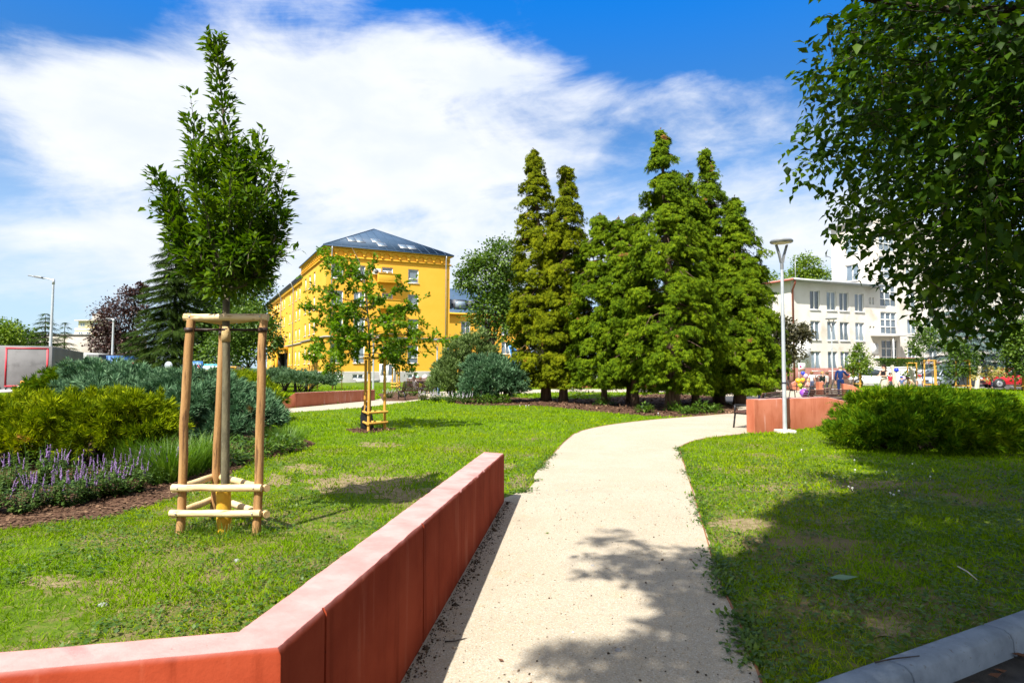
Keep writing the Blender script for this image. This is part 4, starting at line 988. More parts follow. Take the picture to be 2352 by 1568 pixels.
def front_frame():
    Yf = gp(500, 1228)[1]; Yr = Yf + .62
    base = at(505, 1222, Yf) * (1, 1, 0)
    t = thing('stake_frame', 'three legged wooden stake frame with pale rails around the hornbeam in front', 'tree stakes', base)
    ps = [(at(414, 1228, Yf) * (1, 1, 0), at(436, 735, Yf + .05)), (at(590, 1228, Yf) * (1, 1, 0), at(604, 737, Yf + .05)), (at(490, 1186, Yr) * (1, 1, 0), at(514, 739, Yr - .02))]
    posts = []
    for a, b in ps:
        mb = MB(); n = 9; mb.tube([a + (b - a) * q + (0, 0, -.1 if q == 0 else 0) + rng.normal(size=3) * .004 for q in np.linspace(0, 1, n)], [.040 + rng.normal() * .001 for _ in range(n)], 14)
        p = mb.build('post', M_stake, t, smooth=False, auto=50); posts.append(p)
    def on(i, z): a, b = ps[i]; q = z / b[2]; return a + (b - a) * q
    def rail(i, j, z, r, ex, front):
        p, q = on(i, z), on(j, z); d = unit((q - p)[None])[0]; side = np.array((d[1], -d[0], 0))
        cen = (ps[0][0] + ps[1][0] + ps[2][0]) / 3; 
        if (side[:2] @ ((p + q) / 2 - cen)[:2]) < 0: side = -side
        off = side * (.040 + r * .30) if z < 1.5 else np.array((0, 0, 0))
        p = p + off - d * ex[0]; q = q + off + d * ex[1]
        mb = MB(); mb.tube([p + (q - p) * s + rng.normal(size=3) * .002 for s in np.linspace(0, 1, 7)], [r + rng.normal() * .0012 for _ in range(7)], 14)
        o = mb.build('rail', M_rail if front else M_rail2, t, auto=50)
        for s in (.08, .92) if front else ():
            b_ = MB(); c = p + (q - p) * s + np.array((0, -r * .98, r * .1)); b_.lathe(c, [(.006, -.006), (.009, -.003), (.009, .003), (.005, .004)], 8, 'y'); b_.build('bolt', M_bolt, o)
    zt = ps[0][1][2] + .028
    for i, j, f in ((0, 1, True), (1, 2, False), (2, 0, False)):
        rail(i, j, zt, .036, (.055, .05) if f else (.02, .03), f)
        rail(i, j, .455 if f else .44, .034, (.075, .055), f)
        rail(i, j, .215 if f else .20, .034, (.08, .05), f)
    # strap from post to trunk to post
    zs = at(500, 757, Yf)[2]; c = at(519, 757, HBY); mb = MB()
    for i in (0, 1, 2):
        p = on(i, zs + (0, .0, 0)[i]); mb.lathe(p, [(.043, -.022), (.0445, -.022), (.0445, .022), (.043, .022)], 14)
        d = unit((c - p)[None])[0]; s = np.array((-d[1], d[0], 0)) * .004
        a = p + d * .035 + (0, 0, .0); e = c - d * .036
        for (h0, dz) in ((.016, .004), (.012, -.004)):
            mb.loft([[a + s + (0, 0, h0), a - s + (0, 0, h0), a - s - (0, 0, h0), a + s - (0, 0, h0)], [(a + e) / 2 + s + (0, 0, .008 + dz), (a + e) / 2 - s + (0, 0, .008 + dz), (a + e) / 2 - s - (0, 0, .008 - dz), (a + e) / 2 + s - (0, 0, .008 - dz)], [e + s + (0, 0, h0 * .6 + dz), e - s + (0, 0, h0 * .6 + dz), e - s - (0, 0, h0 * .6 - dz), e + s - (0, 0, h0 * .6 - dz)]])
    mb.lathe(c, [(.036, -.014), (.042, -.012), (.042, .012), (.036, .014)], 14)
    mb.build('strap', M_strap, t)
    mb = MB(); q = at(519, 785, HBY); mb.tube([q + (.002, 0, .0), q + (0, -.002, .07), q + (0, 0, .15)], [.041, .0425, .039], 14); mb.build('burlap', M_burlap, t, smooth=True)
front_frame()
mb = MB(); pr = []
for k in range(46):
    z = -.06 + k * .0115; pr += [(.062, z), (.068, z + .002), (.068, z + .007), (.062, z + .009)]
mb.lathe((0, 0, 0), pr, 26); pv = at(516, 1226, HBY) * (1, 1, 0)
o = mb.build('drain_pipe', M_pipe, None, smooth=False, auto=30); o.location = pv + np.array((.0, 0, -.06)); o.rotation_euler = (0, R(-2.5), 0)
tag(o, 'yellow corrugated drain pipe around the foot of the hornbeam trunk', 'pipe')

# ------------------------------------------------------------------ other staked young trees
def stakes(label, base, h, s, rails, m, rz=0, r=.035, ntop=3, group='wooden stake frames around young trees', tilt=0):
    base = np.array(base, float); t = thing('stake_frame', label, 'tree stakes', base, 0, group); pp_ = []
    for k in range(3):
        a = rz + k * 2.0944; o = np.array((math.cos(a), math.sin(a), 0)) * s
        mb = MB(); mb.tube([base + o * 1.08 + (0, 0, -.05), base + o + (0, 0, h)], r, 8); mb.build('post', m, t, auto=50); pp_.append(base + o)
    for z in rails:
        for i in range(3):
            p, q = pp_[i] + (0, 0, z), pp_[(i + 1) % 3] + (0, 0, z); d = unit((q - p)[None])[0]; side = np.array((d[1], -d[0], 0)) * r * 1.35
            if z > h - .1: side = side * 0
            mb = MB(); mb.tube([p + side - d * .07, q + side + d * .07], r * .85, 8); mb.build('rail', m, t, auto=50)
    return t
OKY = gp(848, 988)[1]
def oak():
    global rng
    rng = np.random.default_rng(44)
    base = gp(848, 988); t = thing('oak_tree', 'young sparse oak with lobed light green leaves, staked on the lawn with a black bag', 'tree', base); mb = MB()
    def pt(x, y, dy=0): return at(x, y, OKY + dy)
    trunk = [base - (0, 0, .05), pt(850, 900), pt(849, 800), pt(846, 740), pt(842, 690), pt(836, 640), pt(825, 600), pt(808, 568)]
    mb.tube(trunk, [.035, .03, .027, .024, .02, .015, .010, .004], 9)
    tips = [(735, 575, .3, 655), (724, 660, -.3, 700), (702, 704, .2, 735), (716, 752, -.2, 770), (730, 790, .3, 790), (770, 808, -.4, 800), (856, 607, .3, 640), (919, 655, -.2, 700), (957, 695, .2, 730), (935, 705, .5, 740), (968, 752, -.3, 765), (1018, 786, .1, 780), (972, 815, -.1, 795), (941, 850, .2, 810), (905, 800, -.4, 780), (775, 640, -.4, 670), (790, 720, -.6, 740), (770, 760, -.5, 780), (880, 740, -.6, 760), (820, 775, -.7, 790), (800, 690, .6, 720), (870, 680, .6, 710), (760, 700, .5, 740), (800, 610, .2, 640), (765, 735, .4, 770), (790, 800, .5, 810), (745, 830, 0, 815), (845, 660, -.4, 690), (900, 830, .3, 812), (755, 600, -.1, 650)]
    P = []; D = []
    for (x, y, dy, yf) in tips:
        zf = np.interp(yf, [565, 600, 640, 690, 740, 800, 900], [808, 825, 836, 842, 846, 849, 850])
        a = pt(zf, yf); b = pt(x, y, dy * 1.3); L = np.linalg.norm(b - a)
        c = curve(a, b, 5, .10 if y > yf - 30 else -.02, .07); mb.tube(c, list(np.linspace(.006 + .006 * L, .002, 6)), 4, False)
        ca = np.array(c)
        for k in range(int(12 * L) + 6):
            q = rng.uniform(.25, 1); p0 = np.array([np.interp(q, np.linspace(0, 1, 6), ca[:, j]) for j in range(3)])
            e = p0 + unit((b - a)[None])[0] * .12 + rng.normal(size=3) * .16; mb.tube([p0, e], [.004, .0015], 3, False)
            for j in range(15):
                pq = p0 + (e - p0) * rng.uniform(.2, 1.05); P.append(pq + rng.normal(size=3) * .02); D.append(unit((rng.normal(size=3) + (e - p0) * 4 + np.array((0, 0, -.25)))[None])[0])
    mb.build('trunk', M_bark_grey, t, smooth=True)
    P = np.array(P); D = np.array(D)
    V, Fc = scat(T_star(), P, frames(D, unit(np.array((0, 0, 1.)) + rng.normal(size=P.shape) * .6)), rng.uniform(.08, .13, len(P)))
    put('crown', V, Fc, M_oak, t)
oak()
stakes('orange brown stake frame around the sparse oak on the lawn', gp(856, 988), at(0, 826, OKY)[2], .29, (at(0, 822, OKY)[2], at(0, 946, OKY)[2], at(0, 970, OKY)[2]), M_stake2, rz=2.5, r=.037)
mb = MB(); c = gp(846, 985) + (-.02, -.10, 0)
rings = []
for k in range(13):
    z = k / 12 * .72; r = .16 * (1 - .45 * (z / .72) ** 2) * (1 if z < .62 else .55)
    rings.append([c + (r * (1 + .18 * math.sin(5 * a + z * 9)) * math.cos(a), r * .8 * (1 + .15 * math.sin(7 * a - z * 12)) * math.sin(a), z) for a in np.linspace(0, 6.283, 21)[:-1]])
mb.loft(rings); bag = mb.build('watering_bag', mat('black plastic bag', (.012, .012, .013), rough=.35, spec=.5), smooth=True); tag(bag, 'crumpled black plastic watering bag at the foot of the staked oak', 'bag')

def small_tree(label, base, blobs, n, leaf, m, seed, tr=.03, group=None): return broad(label, base, blobs, n, leaf, m, seed, 'young_tree', 'tree', tr, M_bark_grey, group, clump=.36, gap=.3)
b_ = gp(717, 896); Y = b_[1]
small_tree('young round headed tree in thin stakes, left of the yellow building corner', b_, [B(718, 812, Y, 16, 16), B(730, 803, Y, 14, 16), B(712, 826, Y, 12, 9), B(722, 788, Y, 9, 14)], 900, .20, M_oak, 141)
stakes('slim stake frame left of the yellow building corner, behind the left concrete ramp', gp(717, 896), 1.78, .33, (1.76, .42), M_stake2, .5, .045)
b_ = gp(910, 893); Y = b_[1]
small_tree('young dense green tree in stakes before the door of the yellow building', b_, [B(905, 815, Y, 22, 26), B(890, 830, Y, 12, 16), B(922, 800, Y, 12, 18), B(905, 790, Y, 10, 12)], 1500, .18, M_tree_mid, 142)
stakes('thick pale stake frame before the door of the yellow building', gp(910, 893), 1.62, .30, (1.6, .44, .2), M_stake2, .9, .06)
b_ = gp(771, 894); Y = b_[1]
small_tree('yellowish feathery sapling in front of the yellow facade', b_, [B(771, 838, Y, 18, 22), B(765, 860, Y, 14, 16), B(778, 822, Y, 8, 14)], 1000, .16, M_oak, 143)
stakes('three thin stakes without rails around the yellowish sapling', gp(771, 894), 1.45, .42, (), M_stake2, .2, .035)
stakes('stake frame tops showing behind the big staked tree, above the golden juniper', gp(518, 951), 1.64, .26, (1.62,), M_stake2, .4, .045)
stakes('brown stake posts behind the left stake near the blue poster', gp(480, 900), 1.45, .55, (1.43,), M_stake2, .4, .06)
for lab, x, yb, ht, s, blobs, n, m, seed, rz in [
    ('beside the man in the blue suit', 1971, 890, 2.0, .33, [(1971, 835, 20, 34), (1962, 850, 14, 22), (1982, 850, 15, 26), (1970, 806, 9, 16)], 2400, M_tree_lime, 151, .4),
    ('right of the woman with long dark hair', 2099, 888, 2.05, .42, [(2098, 850, 12, 18), (2104, 822, 9, 18), (2090, 862, 12, 14)], 700, M_tree_mid, 152, .5),
    ('with a bare thin trunk in front of the silver car', 2141, 893, 2.2, .45, [(2140, 790, 30, 24), (2128, 770, 20, 22), (2150, 775, 20, 20)], 1100, M_tree_mid, 153, .35),
    ('with a bushy crown between the silver and the red car', 2216, 896, 2.15, .48, [(2205, 840, 28, 30), (2196, 865, 22, 22), (2216, 818, 22, 26), (2226, 858, 16, 22), (2200, 800, 16, 18)], 2600, M_tree_mid, 154, .6),
    ('at the right edge in front of the red car', 2345, 897, 1.5, .30, [(2346, 850, 9, 12)], 200, M_tree_mid, 155, .5)]:
    b_ = gp(x, yb); Y = b_[1]
    small_tree('young staked tree ' + lab, b_, [B(p, q, Y, rx, rz_) for p, q, rx, rz_ in blobs], n, .17, m, seed)
    stakes('orange wooden stake frame ' + lab, b_, ht, s, (ht - .03, .32), M_stake2, rz, .055)
# loose reddish shrub sprigs in front of the red car
broad('thin shrub with pale yellow leaves in front of the red car', gp(2270, 897), [B(2265, 855, 44, 34, 14), B(2290, 868, 44, 26, 12), B(2250, 870, 44, 22, 10)], 520, .14, leafmat('pale shrub leaves', (.18, .16, .03), (.32, .27, .07), (.46, .38, .14), .3), 156, 'shrub', 'shrub', .03)
M_palepost = mat('pale grey wood post', (.52, .44, .34), (.62, .55, .45), 4, .85, stretch=(4, 4, .6))
for lab, x0, y0, x1, y1 in [('leaning pale wooden post right of the woman with long hair', 2058, 890, 2049, 839), ('leaning pale wooden post beside the child in the red cap', 2100, 889, 2091, 842), ('leaning pale wooden post left of the red car', 2243, 893, 2250, 840)]:
    a = gp(x0, y0); mb = MB(); mb.tube([a - (0, 0, .05), at(x1, y1, a[1])], [.16, .13], 10); o = mb.build('wooden_post', M_palepost, auto=50); tag(o, lab, 'post', 'pale leaning posts near the parked cars')

# ------------------------------------------------------------------ the big tree at right, overhanging the camera side
def big_tree():
    global rng
    rng = np.random.default_rng(77)
    base = np.array((7.6, 6.2, 0)); t = thing('broadleaf_tree', 'large dark broadleaf tree overhanging the scene from the right edge', 'tree', base); mb = MB()
    sil = [(1862, -60), (1868, 30), (1815, 62), (1845, 110), (1808, 165), (1835, 235), (1806, 250), (1825, 330), (1795, 330), (1782, 425), (1815, 465), (1850, 470), (1885, 500), (1864, 545), (1905, 555), (1890, 590), (1935, 600), (1905, 640), (1990, 650), (2020, 690), (2085, 745), (2075, 770), (2110, 800), (2150, 812), (2180, 800), (2230, 815), (2262, 830), (2290, 800), (2310, 770), (2352, 758), (2700, 800), (2700, -60)]
    shade = [(1225, 2400), (1255, 1520), (1300, 1460), (1420, 1450), (1470, 1420), (1350, 1350), (1320, 1250), (1440, 1225), (1600, 1245), (1660, 1255), (1735, 1180), (1850, 1125), (1935, 1068), (2020, 1005), (2150, 975), (2352, 938), (4200, 932), (4200, 2400)]
    sh = np.array([gp(*p)[:2] for p in shade])
    # where a leaf may be: its shadow falls inside the shaded ground, and in the view it is within the crown's outline
    def ok(P, mg=0):
        gx = P[:, 0] + SH[0] * P[:, 2]; gy = P[:, 1] + SH[1] * P[:, 2]
        gx, gy = gx + (fbm(gx * 1.1, gy * 1.1, 51, 3) - .5) * 1.5, gy + (fbm(gx * 1.1, gy * 1.1, 57, 3) - .5) * 1.5
        k = pip(sh, gx, gy); px, py, dep = proj(P)
        front = P[:, 1] > .4
        vis = front & (px > -200) & (px < 2560) & (py > -60) & (py < 1700)
        inside = pip(np.array(sil, float), px - mg, py)
        dist = np.hypot(P[:, 0], P[:, 1])
        return np.where(vis, k & inside & (dist > 5.4) & (dist < 11), k & (P[:, 2] > np.where(P[:, 0] > 3.6, 1.9, 4.3)) & ~(front & (py > -60) & (px < 1900)))
    N = 110000
    C = np.stack([rng.uniform(1, 15, N), rng.uniform(-6, 11.5, N), rng.uniform(1.9, 9.5, N)], 1)
    e = (((C - np.array((7.0, 3.4, 6.0))) / np.array((8.8, 9.4, 5.2))) ** 2).sum(1)
    C = C[(e < 1)]; C = C[ok(C, 14)]
    px, py, dep = proj(C); vis = (C[:, 1] > .4) & (px < 2450) & (py > -40)
    thin = np.interp(px, [1800, 2000, 2250], [.45, .75, 1.0]) * np.interp(py, [300, 560, 690, 720], [1.0, .8, .55, .22])
    Cv = C[vis & (rng.random(len(C)) < thin)]; Cv = Cv[rng.permutation(len(Cv))]
    dv = np.hypot(Cv[:, 0], Cv[:, 1]); front = Cv[dv < 7.6]; rear = Cv[(dv >= 7.6)]; sel = []
    for c in front:                                   # sprays of leaves kept apart, so that gaps stay between them
        if len(sel) < 150 and all(np.linalg.norm((c - o_) * (1, 1, 1.5)) > .50 for o_ in sel): sel.append(c)
    Cv = np.concatenate([np.array(sel), rear[(proj(rear)[1] < 470) | ((proj(rear)[0] > 2180) & (proj(rear)[1] < 670))][:110]]); print('front', len(sel), 'rear', len(rear))
    # the rest of the crown, above and behind the viewpoint: it shades the ground within the shaded patch
    G = np.stack([rng.uniform(-.5, 11, 9000), rng.uniform(1.2, 11, 9000)], 1); G = G[pip(sh, G[:, 0], G[:, 1])]
    h = rng.uniform(4.6, 10.5, len(G)); Ch = np.concatenate([G - np.array(SH) * h[:, None], h[:, None]], 1)
    px, py, dep = proj(Ch); vis = (Ch[:, 1] > .4) & (px < 2450) & (py > -40)
    Ch = Ch[~vis & ok(Ch)]
    zz = np.linspace(2.2, 6.5, 12); gx = Ch[:, :2] + np.array(SH) * Ch[:, 2:]; blocked = np.zeros(len(Ch), bool)
    for z in zz:                                  # where the low branches already shade the ground, the upper crown is open
        q = np.concatenate([gx - np.array(SH) * z, np.full((len(Ch), 1), z)], 1); a_, b_, _ = proj(q); dq = np.hypot(q[:, 0], q[:, 1])
        blocked |= (q[:, 1] > .4) & pip(np.array(sil, float), a_ - 20, b_) & (dq > 5.6) & (dq < 10)
    Ch = Ch[~blocked | (rng.random(len(Ch)) < .08)]; print('hidden clusters', len(Ch)); Ch = Ch[(rng.random(len(Ch)) < np.interp(Ch[:, 0] + SH[0] * Ch[:, 2], [1.2, 2.6], [.30, 1.0])) & (fbm((Ch[:, 0] + SH[0] * Ch[:, 2]) * .95, (Ch[:, 1] + SH[1] * Ch[:, 2]) * .95, 61, 3) > .36)]; Ch = Ch[:2200]
    sky_block = C[(C[:, 0] > 3.8) & ((proj(C)[0] > 2460) | (C[:, 1] < .4))]; sky_block = sky_block[rng.permutation(len(sky_block))[:1500]]; Ch = np.concatenate([Ch, sky_block])  # extra unseen leaf clusters at the right and behind, added to block sky light
    hub = np.array((7.3, 6.0, 5.0))
    mb.tube([base - (0, 0, .1), base + (0, 0, 1.3), (7.4, 6.1, 3.2), hub, (6.9, 5.8, 8.0)], [.34, .29, .26, .2, .08], 12)
    # boughs, then branches
    boughs = []
    for k in range(11):
        a = 2.0 + k * .33; el = rng.uniform(-.15, .6); L = rng.uniform(3.0, 5.2); d = np.array((math.cos(a) * math.cos(el), math.sin(a) * math.cos(el) - .2, math.sin(el)))
        c = curve(hub + (0, 0, rng.uniform(-1.5, 1.5)), hub + d * L, 6, .06, .06); boughs.append(np.array(c))
    allb = np.concatenate([b_[:3] for b_ in boughs])
    P = []; D = []
    for grp, ntw, dens in ((Cv, 14, 11), (Ch, 10, 9)):
        for c in grp:
            j = allb[np.argmin(np.linalg.norm(allb - c, axis=1) + .6 * (allb[:, 0] < c[0]))]
            o = unit((c - hub)[None])[0]
            if rng.random() < .55: 
                bc = np.array(curve(j, c, 4, .05, .08)); 
                fine = np.concatenate([bc[i_] + (bc[i_ + 1] - bc[i_]) * np.linspace(0, 1, 9)[:, None] for i_ in range(4)])
                if ok(fine[3:], 0).all() and np.linalg.norm(j - c) < 4.5: mb.tube(bc, [.016, .012, .009, .006, .003], 4, False)
            for k in range(ntw):
                s0 = c + rng.normal(size=3) * (.27, .27, .09); d = unit((o * .5 + rng.normal(size=3) * .65 + np.array((-.1, 0, -.12)))[None])[0]; L = rng.uniform(.3, .55)
                s1 = s0 + d * L + np.array((0, 0, -.10)); q = np.linspace(.1, 1, dens)
                if not ok(np.array([s0, s1])).all(): continue
                pts = s0 + (s1 - s0) * q[:, None]; pts[:, 2] += .10 * q * (1 - q) * 2
                side = unit(np.cross(d, (0, 0, 1.))[None])[0] * np.where(np.arange(dens) % 2, 1, -1)[:, None]
                P.append(pts + rng.normal(size=pts.shape) * .012); D.append(unit(side * .75 + d * .55 + np.array((0, 0, -.35)) + rng.normal(size=pts.shape) * .25))
                if k % 4 == 0: mb.tube([s0, (s0 + s1) / 2 + (0, 0, .03), s1], [.004, .003, .0015], 3, False)
    P = np.concatenate(P); D = np.concatenate(D); k = ok(P); P = P[k]; D = D[k]
    for b_ in boughs:
        nn = 2
        while nn < 7 and ok(b_[nn:nn + 1], 30)[0]: nn += 1
        if nn > 2: mb.tube(list(b_[:nn]), list(np.linspace(.09, .02, nn)), 7, False)
    mb.build('trunk', M_bark_dark, t, smooth=True)
    V, Fc = scat(T_leaf(.31, .06, .18), P, frames(D, unit(np.array((0, 0, 1.)) + rng.normal(size=P.shape) * .35)), rng.uniform(.065, .118, len(P)))
    put('crown', V, Fc, M_elm, t)
    print('big tree leaves', len(P), len(Cv), len(Ch), len(sky_block))
big_tree()
rng = np.random.default_rng(13)

# ------------------------------------------------------------------ grass, clippings, bark chips, pebbles, clover flowers
near_wall = [(-6.2, .64), tuple(WC_O), tuple(WE_O), tuple(WE_I), tuple(WC_I), (-6.2, .84)]
def on_lawn(x, y, edge=0):
    k = ~pip(np.array(path_poly), x, y) & ~pip(np.array(bedL), x, y) & ~pip(np.array(bedC), x, y) & ~pip(np.array(strip), x, y) & ~pip(np.array(near_wall), x, y) & ~pip(np.array(ring), x, y) & ~pip(np.array(bedF), x, y) & ~pip(np.array(far_road), x, y)
    side = (x - K0[0]) * KN[0] + (y - K0[1]) * KN[1]
    return k & (side < -.01 + edge)
bare_px = [(930, 1135, 60, 16, .8), (1150, 1072, 40, 9, .7), (820, 1110, 150, 34, .85), (700, 1075, 60, 18, .6), (130, 1335, 80, 22, .7), (620, 1100, 40, 20, .7), (860, 1020, 60, 12, .4), (1700, 1205, 90, 26, .6), (2000, 1115, 90, 18, .7), (1880, 1195, 90, 16, .5), (1760, 1120, 60, 20, .35), (1700, 1370, 40, 40, .6), (2040, 1440, 70, 40, .6), (1960, 1190, 60, 14, .5), (60, 1270, 60, 12, .5), (950, 1130, 70, 22, .6), (1190, 1105, 30, 25, .4), (260, 1335, 40, 10, .5)]
def bareness(P):
    px, py, _ = proj(P); v = np.zeros(len(P))
    for x, y, rx, ry, w in bare_px: v = np.maximum(v, w * np.exp(-(((px - x) / rx) ** 2 + ((py - y) / ry) ** 2)))
    return v
T_blade = (np.array([(-.5, 0, 0), (.5, 0, 0), (-.38, .55, .03), (.38, .55, .03), (0, 1, -.16)]), np.array([(0, 1, 3), (0, 3, 2), (2, 3, 4)]))
T_tri = (np.array([(-.5, 0, 0), (.5, 0, 0), (0, 1, -.1)]), np.array([(0, 1, 2)]))
GV = []; GF = []; off = 0; DV = []; DF = []; doff = 0
for (y0, y1, dens, w, h, T) in [(1.2, 4.2, 5200, .0045, .050, T_blade), (4.2, 8, 2400, .0065, .055, T_blade), (8, 15, 750, .013, .062, T_blade), (15, 28, 190, .03, .075, T_tri), (28, 55, 40, .07, .10, T_tri)]:
    n = int(dens * (y1 - y0) * (2.0 * (y0 + y1) / 2 + 3.0))
    y = rng.uniform(y0, y1, n); x = rng.uniform(-1.05, .95, n) * (y + 1.5)
    k = on_lawn(x, y); x = x[k]; y = y[k]
    P = np.stack([x, y, np.zeros(len(x))], 1)
    tuft = fbm(x * 3.1, y * 3.1, 5, 3); patch = fbm(x * .55, y * .55, 8, 4)
    bare = bareness(P); keepp = np.clip(.25 + 1.5 * (tuft - .28) + .9 * (patch - .42), .06, 1)
    if y0 > 7: keepp = np.maximum(keepp, .55)
    keepp = keepp * (1 - .78 * bare)
    k = rng.random(len(x)) < keepp; P = P[k]; tuft = tuft[k]; m_ = len(P)
    d = np.stack([rng.normal(size=m_) * .75, rng.normal(size=m_) * .75, np.ones(m_)], 1)
    s = h * rng.uniform(.45, 1.25, m_) * (.65 + .8 * tuft)
    Rm = frames(d, unit(rng.normal(size=(m_, 3)) + np.array((0, -.5, .3))))
    tv, tf = T; V = tv[None] * np.stack([np.full(m_, w) * rng.uniform(.7, 1.3, m_), s, s], 1)[:, None, :]
    V = (np.einsum('nij,nkj->nki', Rm, V) + P[:, None, :]).reshape(-1, 3)
    Fc = (tf[None] + (np.arange(m_) * len(tv))[:, None, None]).reshape(-1, tf.shape[1])
    GV.append(V); GF.append(Fc + off); off += len(V)
    if y0 < 15:                                                   # dry clippings lying flat
        n2 = int(m_ * .09); i = rng.integers(0, m_, n2); Pd = P[i] + np.stack([rng.normal(size=n2) * .05, rng.normal(size=n2) * .05, rng.uniform(.004, .03, n2)], 1)
        kk = on_lawn(Pd[:, 0], Pd[:, 1]); Pd = Pd[kk]; n2 = len(Pd)
        dd = np.stack([rng.normal(size=n2), rng.normal(size=n2), rng.normal(size=n2) * .12], 1)
        V, Fc = scat(T_tri, Pd, frames(dd), rng.uniform(.03, .07, n2) * (1 if y0 < 8 else 1.3), sx=.09 if y0 < 8 else .2)
        DV.append(V); DF.append(Fc + doff); doff += len(V)
g = put('grass', np.concatenate(GV), np.concatenate(GF), M_grass, origin=(0, 0, 0)); g['kind'] = 'stuff'
g = put('dry_clippings', np.concatenate(DV), np.concatenate(DF), M_dry, origin=(0, 0, 0)); g['kind'] = 'stuff'
# small weeds: clover-like leaves in the near grass
n = 80000; y = rng.uniform(1.8, 11, n); x = rng.uniform(-.875, .875, n) * (y + 1); k = on_lawn(x, y) & (fbm(x * 1.4, y * 1.4, 21, 3) > np.where(x > .9, .40, .52)) & (bareness(np.stack([x, y, x * 0], 1)) < .4); x = x[k]; y = y[k]
P = np.stack([x, y, rng.uniform(.01, .045, len(x))], 1); d = np.stack([rng.normal(size=len(x)), rng.normal(size=len(x)), rng.uniform(0, .8, len(x))], 1)
V, Fc = scat(T_leaf(.36, .05, .1), P, frames(d), rng.uniform(.016, .045, len(x)))
g = put('weeds', V, Fc, M_perennial, origin=(0, 0, 0)); g['kind'] = 'stuff'
# long grass at the foot of the stakes
for i, (x, y, w) in enumerate([(425, 1232, 'left stake'), (515, 1238, 'yellow pipe'), (600, 1232, 'right stake'), (465, 1226, 'rear stake')]):
    V, Fc = grassclump(300 + i, 70, .17, .26); loc = gp(x, y); o = put('grass_tuft', V + loc, Fc, M_tallgrass, origin=loc); tag(o, 'uncut grass at the foot of the ' + w, 'grass', 'uncut grass tufts around the front stakes')
# edge weeds hanging over the path edge beside the near wall's end
n = 2600; q = rng.random(n); L = np.array(pathL[:28]); R_ = np.array(pathR[8:48])
def along(A, q): i = q * (len(A) - 1); a = i.astype(int).clip(0, len(A) - 2); f = (i - a)[:, None]; return A[a] * (1 - f) + A[a + 1] * f
E = np.concatenate([along(L, rng.random(1500)), along(R_, rng.random(2400))]); E = E + rng.normal(size=E.shape) * .055
P = np.concatenate([E, rng.uniform(0, .03, (len(E), 1))], 1); kk = fbm(E[:, 0] * 2.6, E[:, 1] * 2.6, 31, 3) > .47; P = P[kk]
V, Fc = scat(T_leaf(.25, .05, .15), P, frames(np.stack([rng.normal(size=len(P)), rng.normal(size=len(P)), rng.uniform(.1, 1, len(P))], 1)), rng.uniform(.02, .06, len(P)))
g = put('path_edge_weeds', V, Fc, M_perennial, origin=(0, 0, 0)); g['kind'] = 'stuff'
# bark chips
CV = []; CF = []; off = 0
for poly, n, s0, s1 in ((bedL, 26000, .02, .06), (bedC, 9000, .06, .15), (ring, 900, .03, .06)):
    poly = np.array(poly); lo = np.maximum(poly.min(0), (-9.5, 0)); hi = poly.max(0)
    if n > 20000: hi = np.minimum(hi, (0, 15.5))
    P = rng.uniform(lo, hi, (n * 2, 2)); P = P[pip(poly, P[:, 0], P[:, 1])][:n]; P3 = np.concatenate([P, rng.uniform(.006, .03, (len(P), 1))], 1)
    T = (np.array([(-.28, 0, 0), (.25, .05, .03), (.3, .9, 0), (-.2, 1, .04)]), np.array([(0, 1, 2), (0, 2, 3)]))
    V, Fc = scat(T, P3, frames(np.stack([rng.normal(size=len(P)), rng.normal(size=len(P)), rng.normal(size=len(P)) * .25], 1)), rng.uniform(s0, s1, len(P)))
    CV.append(V); CF.append(Fc + off); off += len(V)
g = put('bark_chips', np.concatenate(CV), np.concatenate(CF), M_chip, origin=(0, 0, 0)); g['kind'] = 'stuff'
# pebbles and grit on the path
OCT = (np.array([(1, 0, 0), (-.9, .1, 0), (0, 1, 0), (.1, -.8, 0), (0, 0, .7), (0, 0, -.5)]), np.array([(0, 2, 4), (2, 1, 4), (1, 3, 4), (3, 0, 4), (2, 0, 5), (1, 2, 5), (3, 1, 5), (0, 3, 5)]))
n = 9000; y = rng.uniform(1.8, 9, n) ** 1; x = rng.uniform(-.9, 2.2, n); k = pip(np.array(path_poly), x, y); x = x[k]; y = y[k]
P = np.stack([x, y, np.full(len(x), .010)], 1)
M_grit = leafmat('grit', (.16, .12, .08), (.42, .34, .24), (.66, .60, .50), 0, .8, .2, 3)
V, Fc = scat(OCT, P, frames(rdir(len(P)) * (1, 1, .3)), np.exp(rng.normal(size=len(P)) * .45) * .0032)
g = put('path_grit', V, Fc, M_grit, origin=(0, 0, 0)); g['kind'] = 'stuff'
M_stone = mat('grey stone', (.22, .22, .23), (.34, .33, .32), 30, .85, bump=.4)
for lab, x, y, s in [('small grey stone on the path near the lower edge', 1420, 1497, .02), ('pale pebble on the path below the end of the near wall', 1302, 1128, .02), ('grey pebble lying in the path shade', 1361, 1301, .016), ('grey stone at the right side of the path near the bottom', 1883, 1486, .0), ('white stone on the grass below the golden bed edge', 237, 1393, .035), ('pale stone in the grass right of the right stake', 545, 1290, .03)]:
    if not s: continue
    mb = MB(); mb.ball(gp(x, y) + (0, 0, .010), (s, s * .8, s * .6), 9, 6); o = mb.build('stone', M_stone, smooth=True); tag(o, lab, 'stone')
M_clover = mat('white clover flower', (.75, .75, .70), (.85, .84, .80), 60, .8)
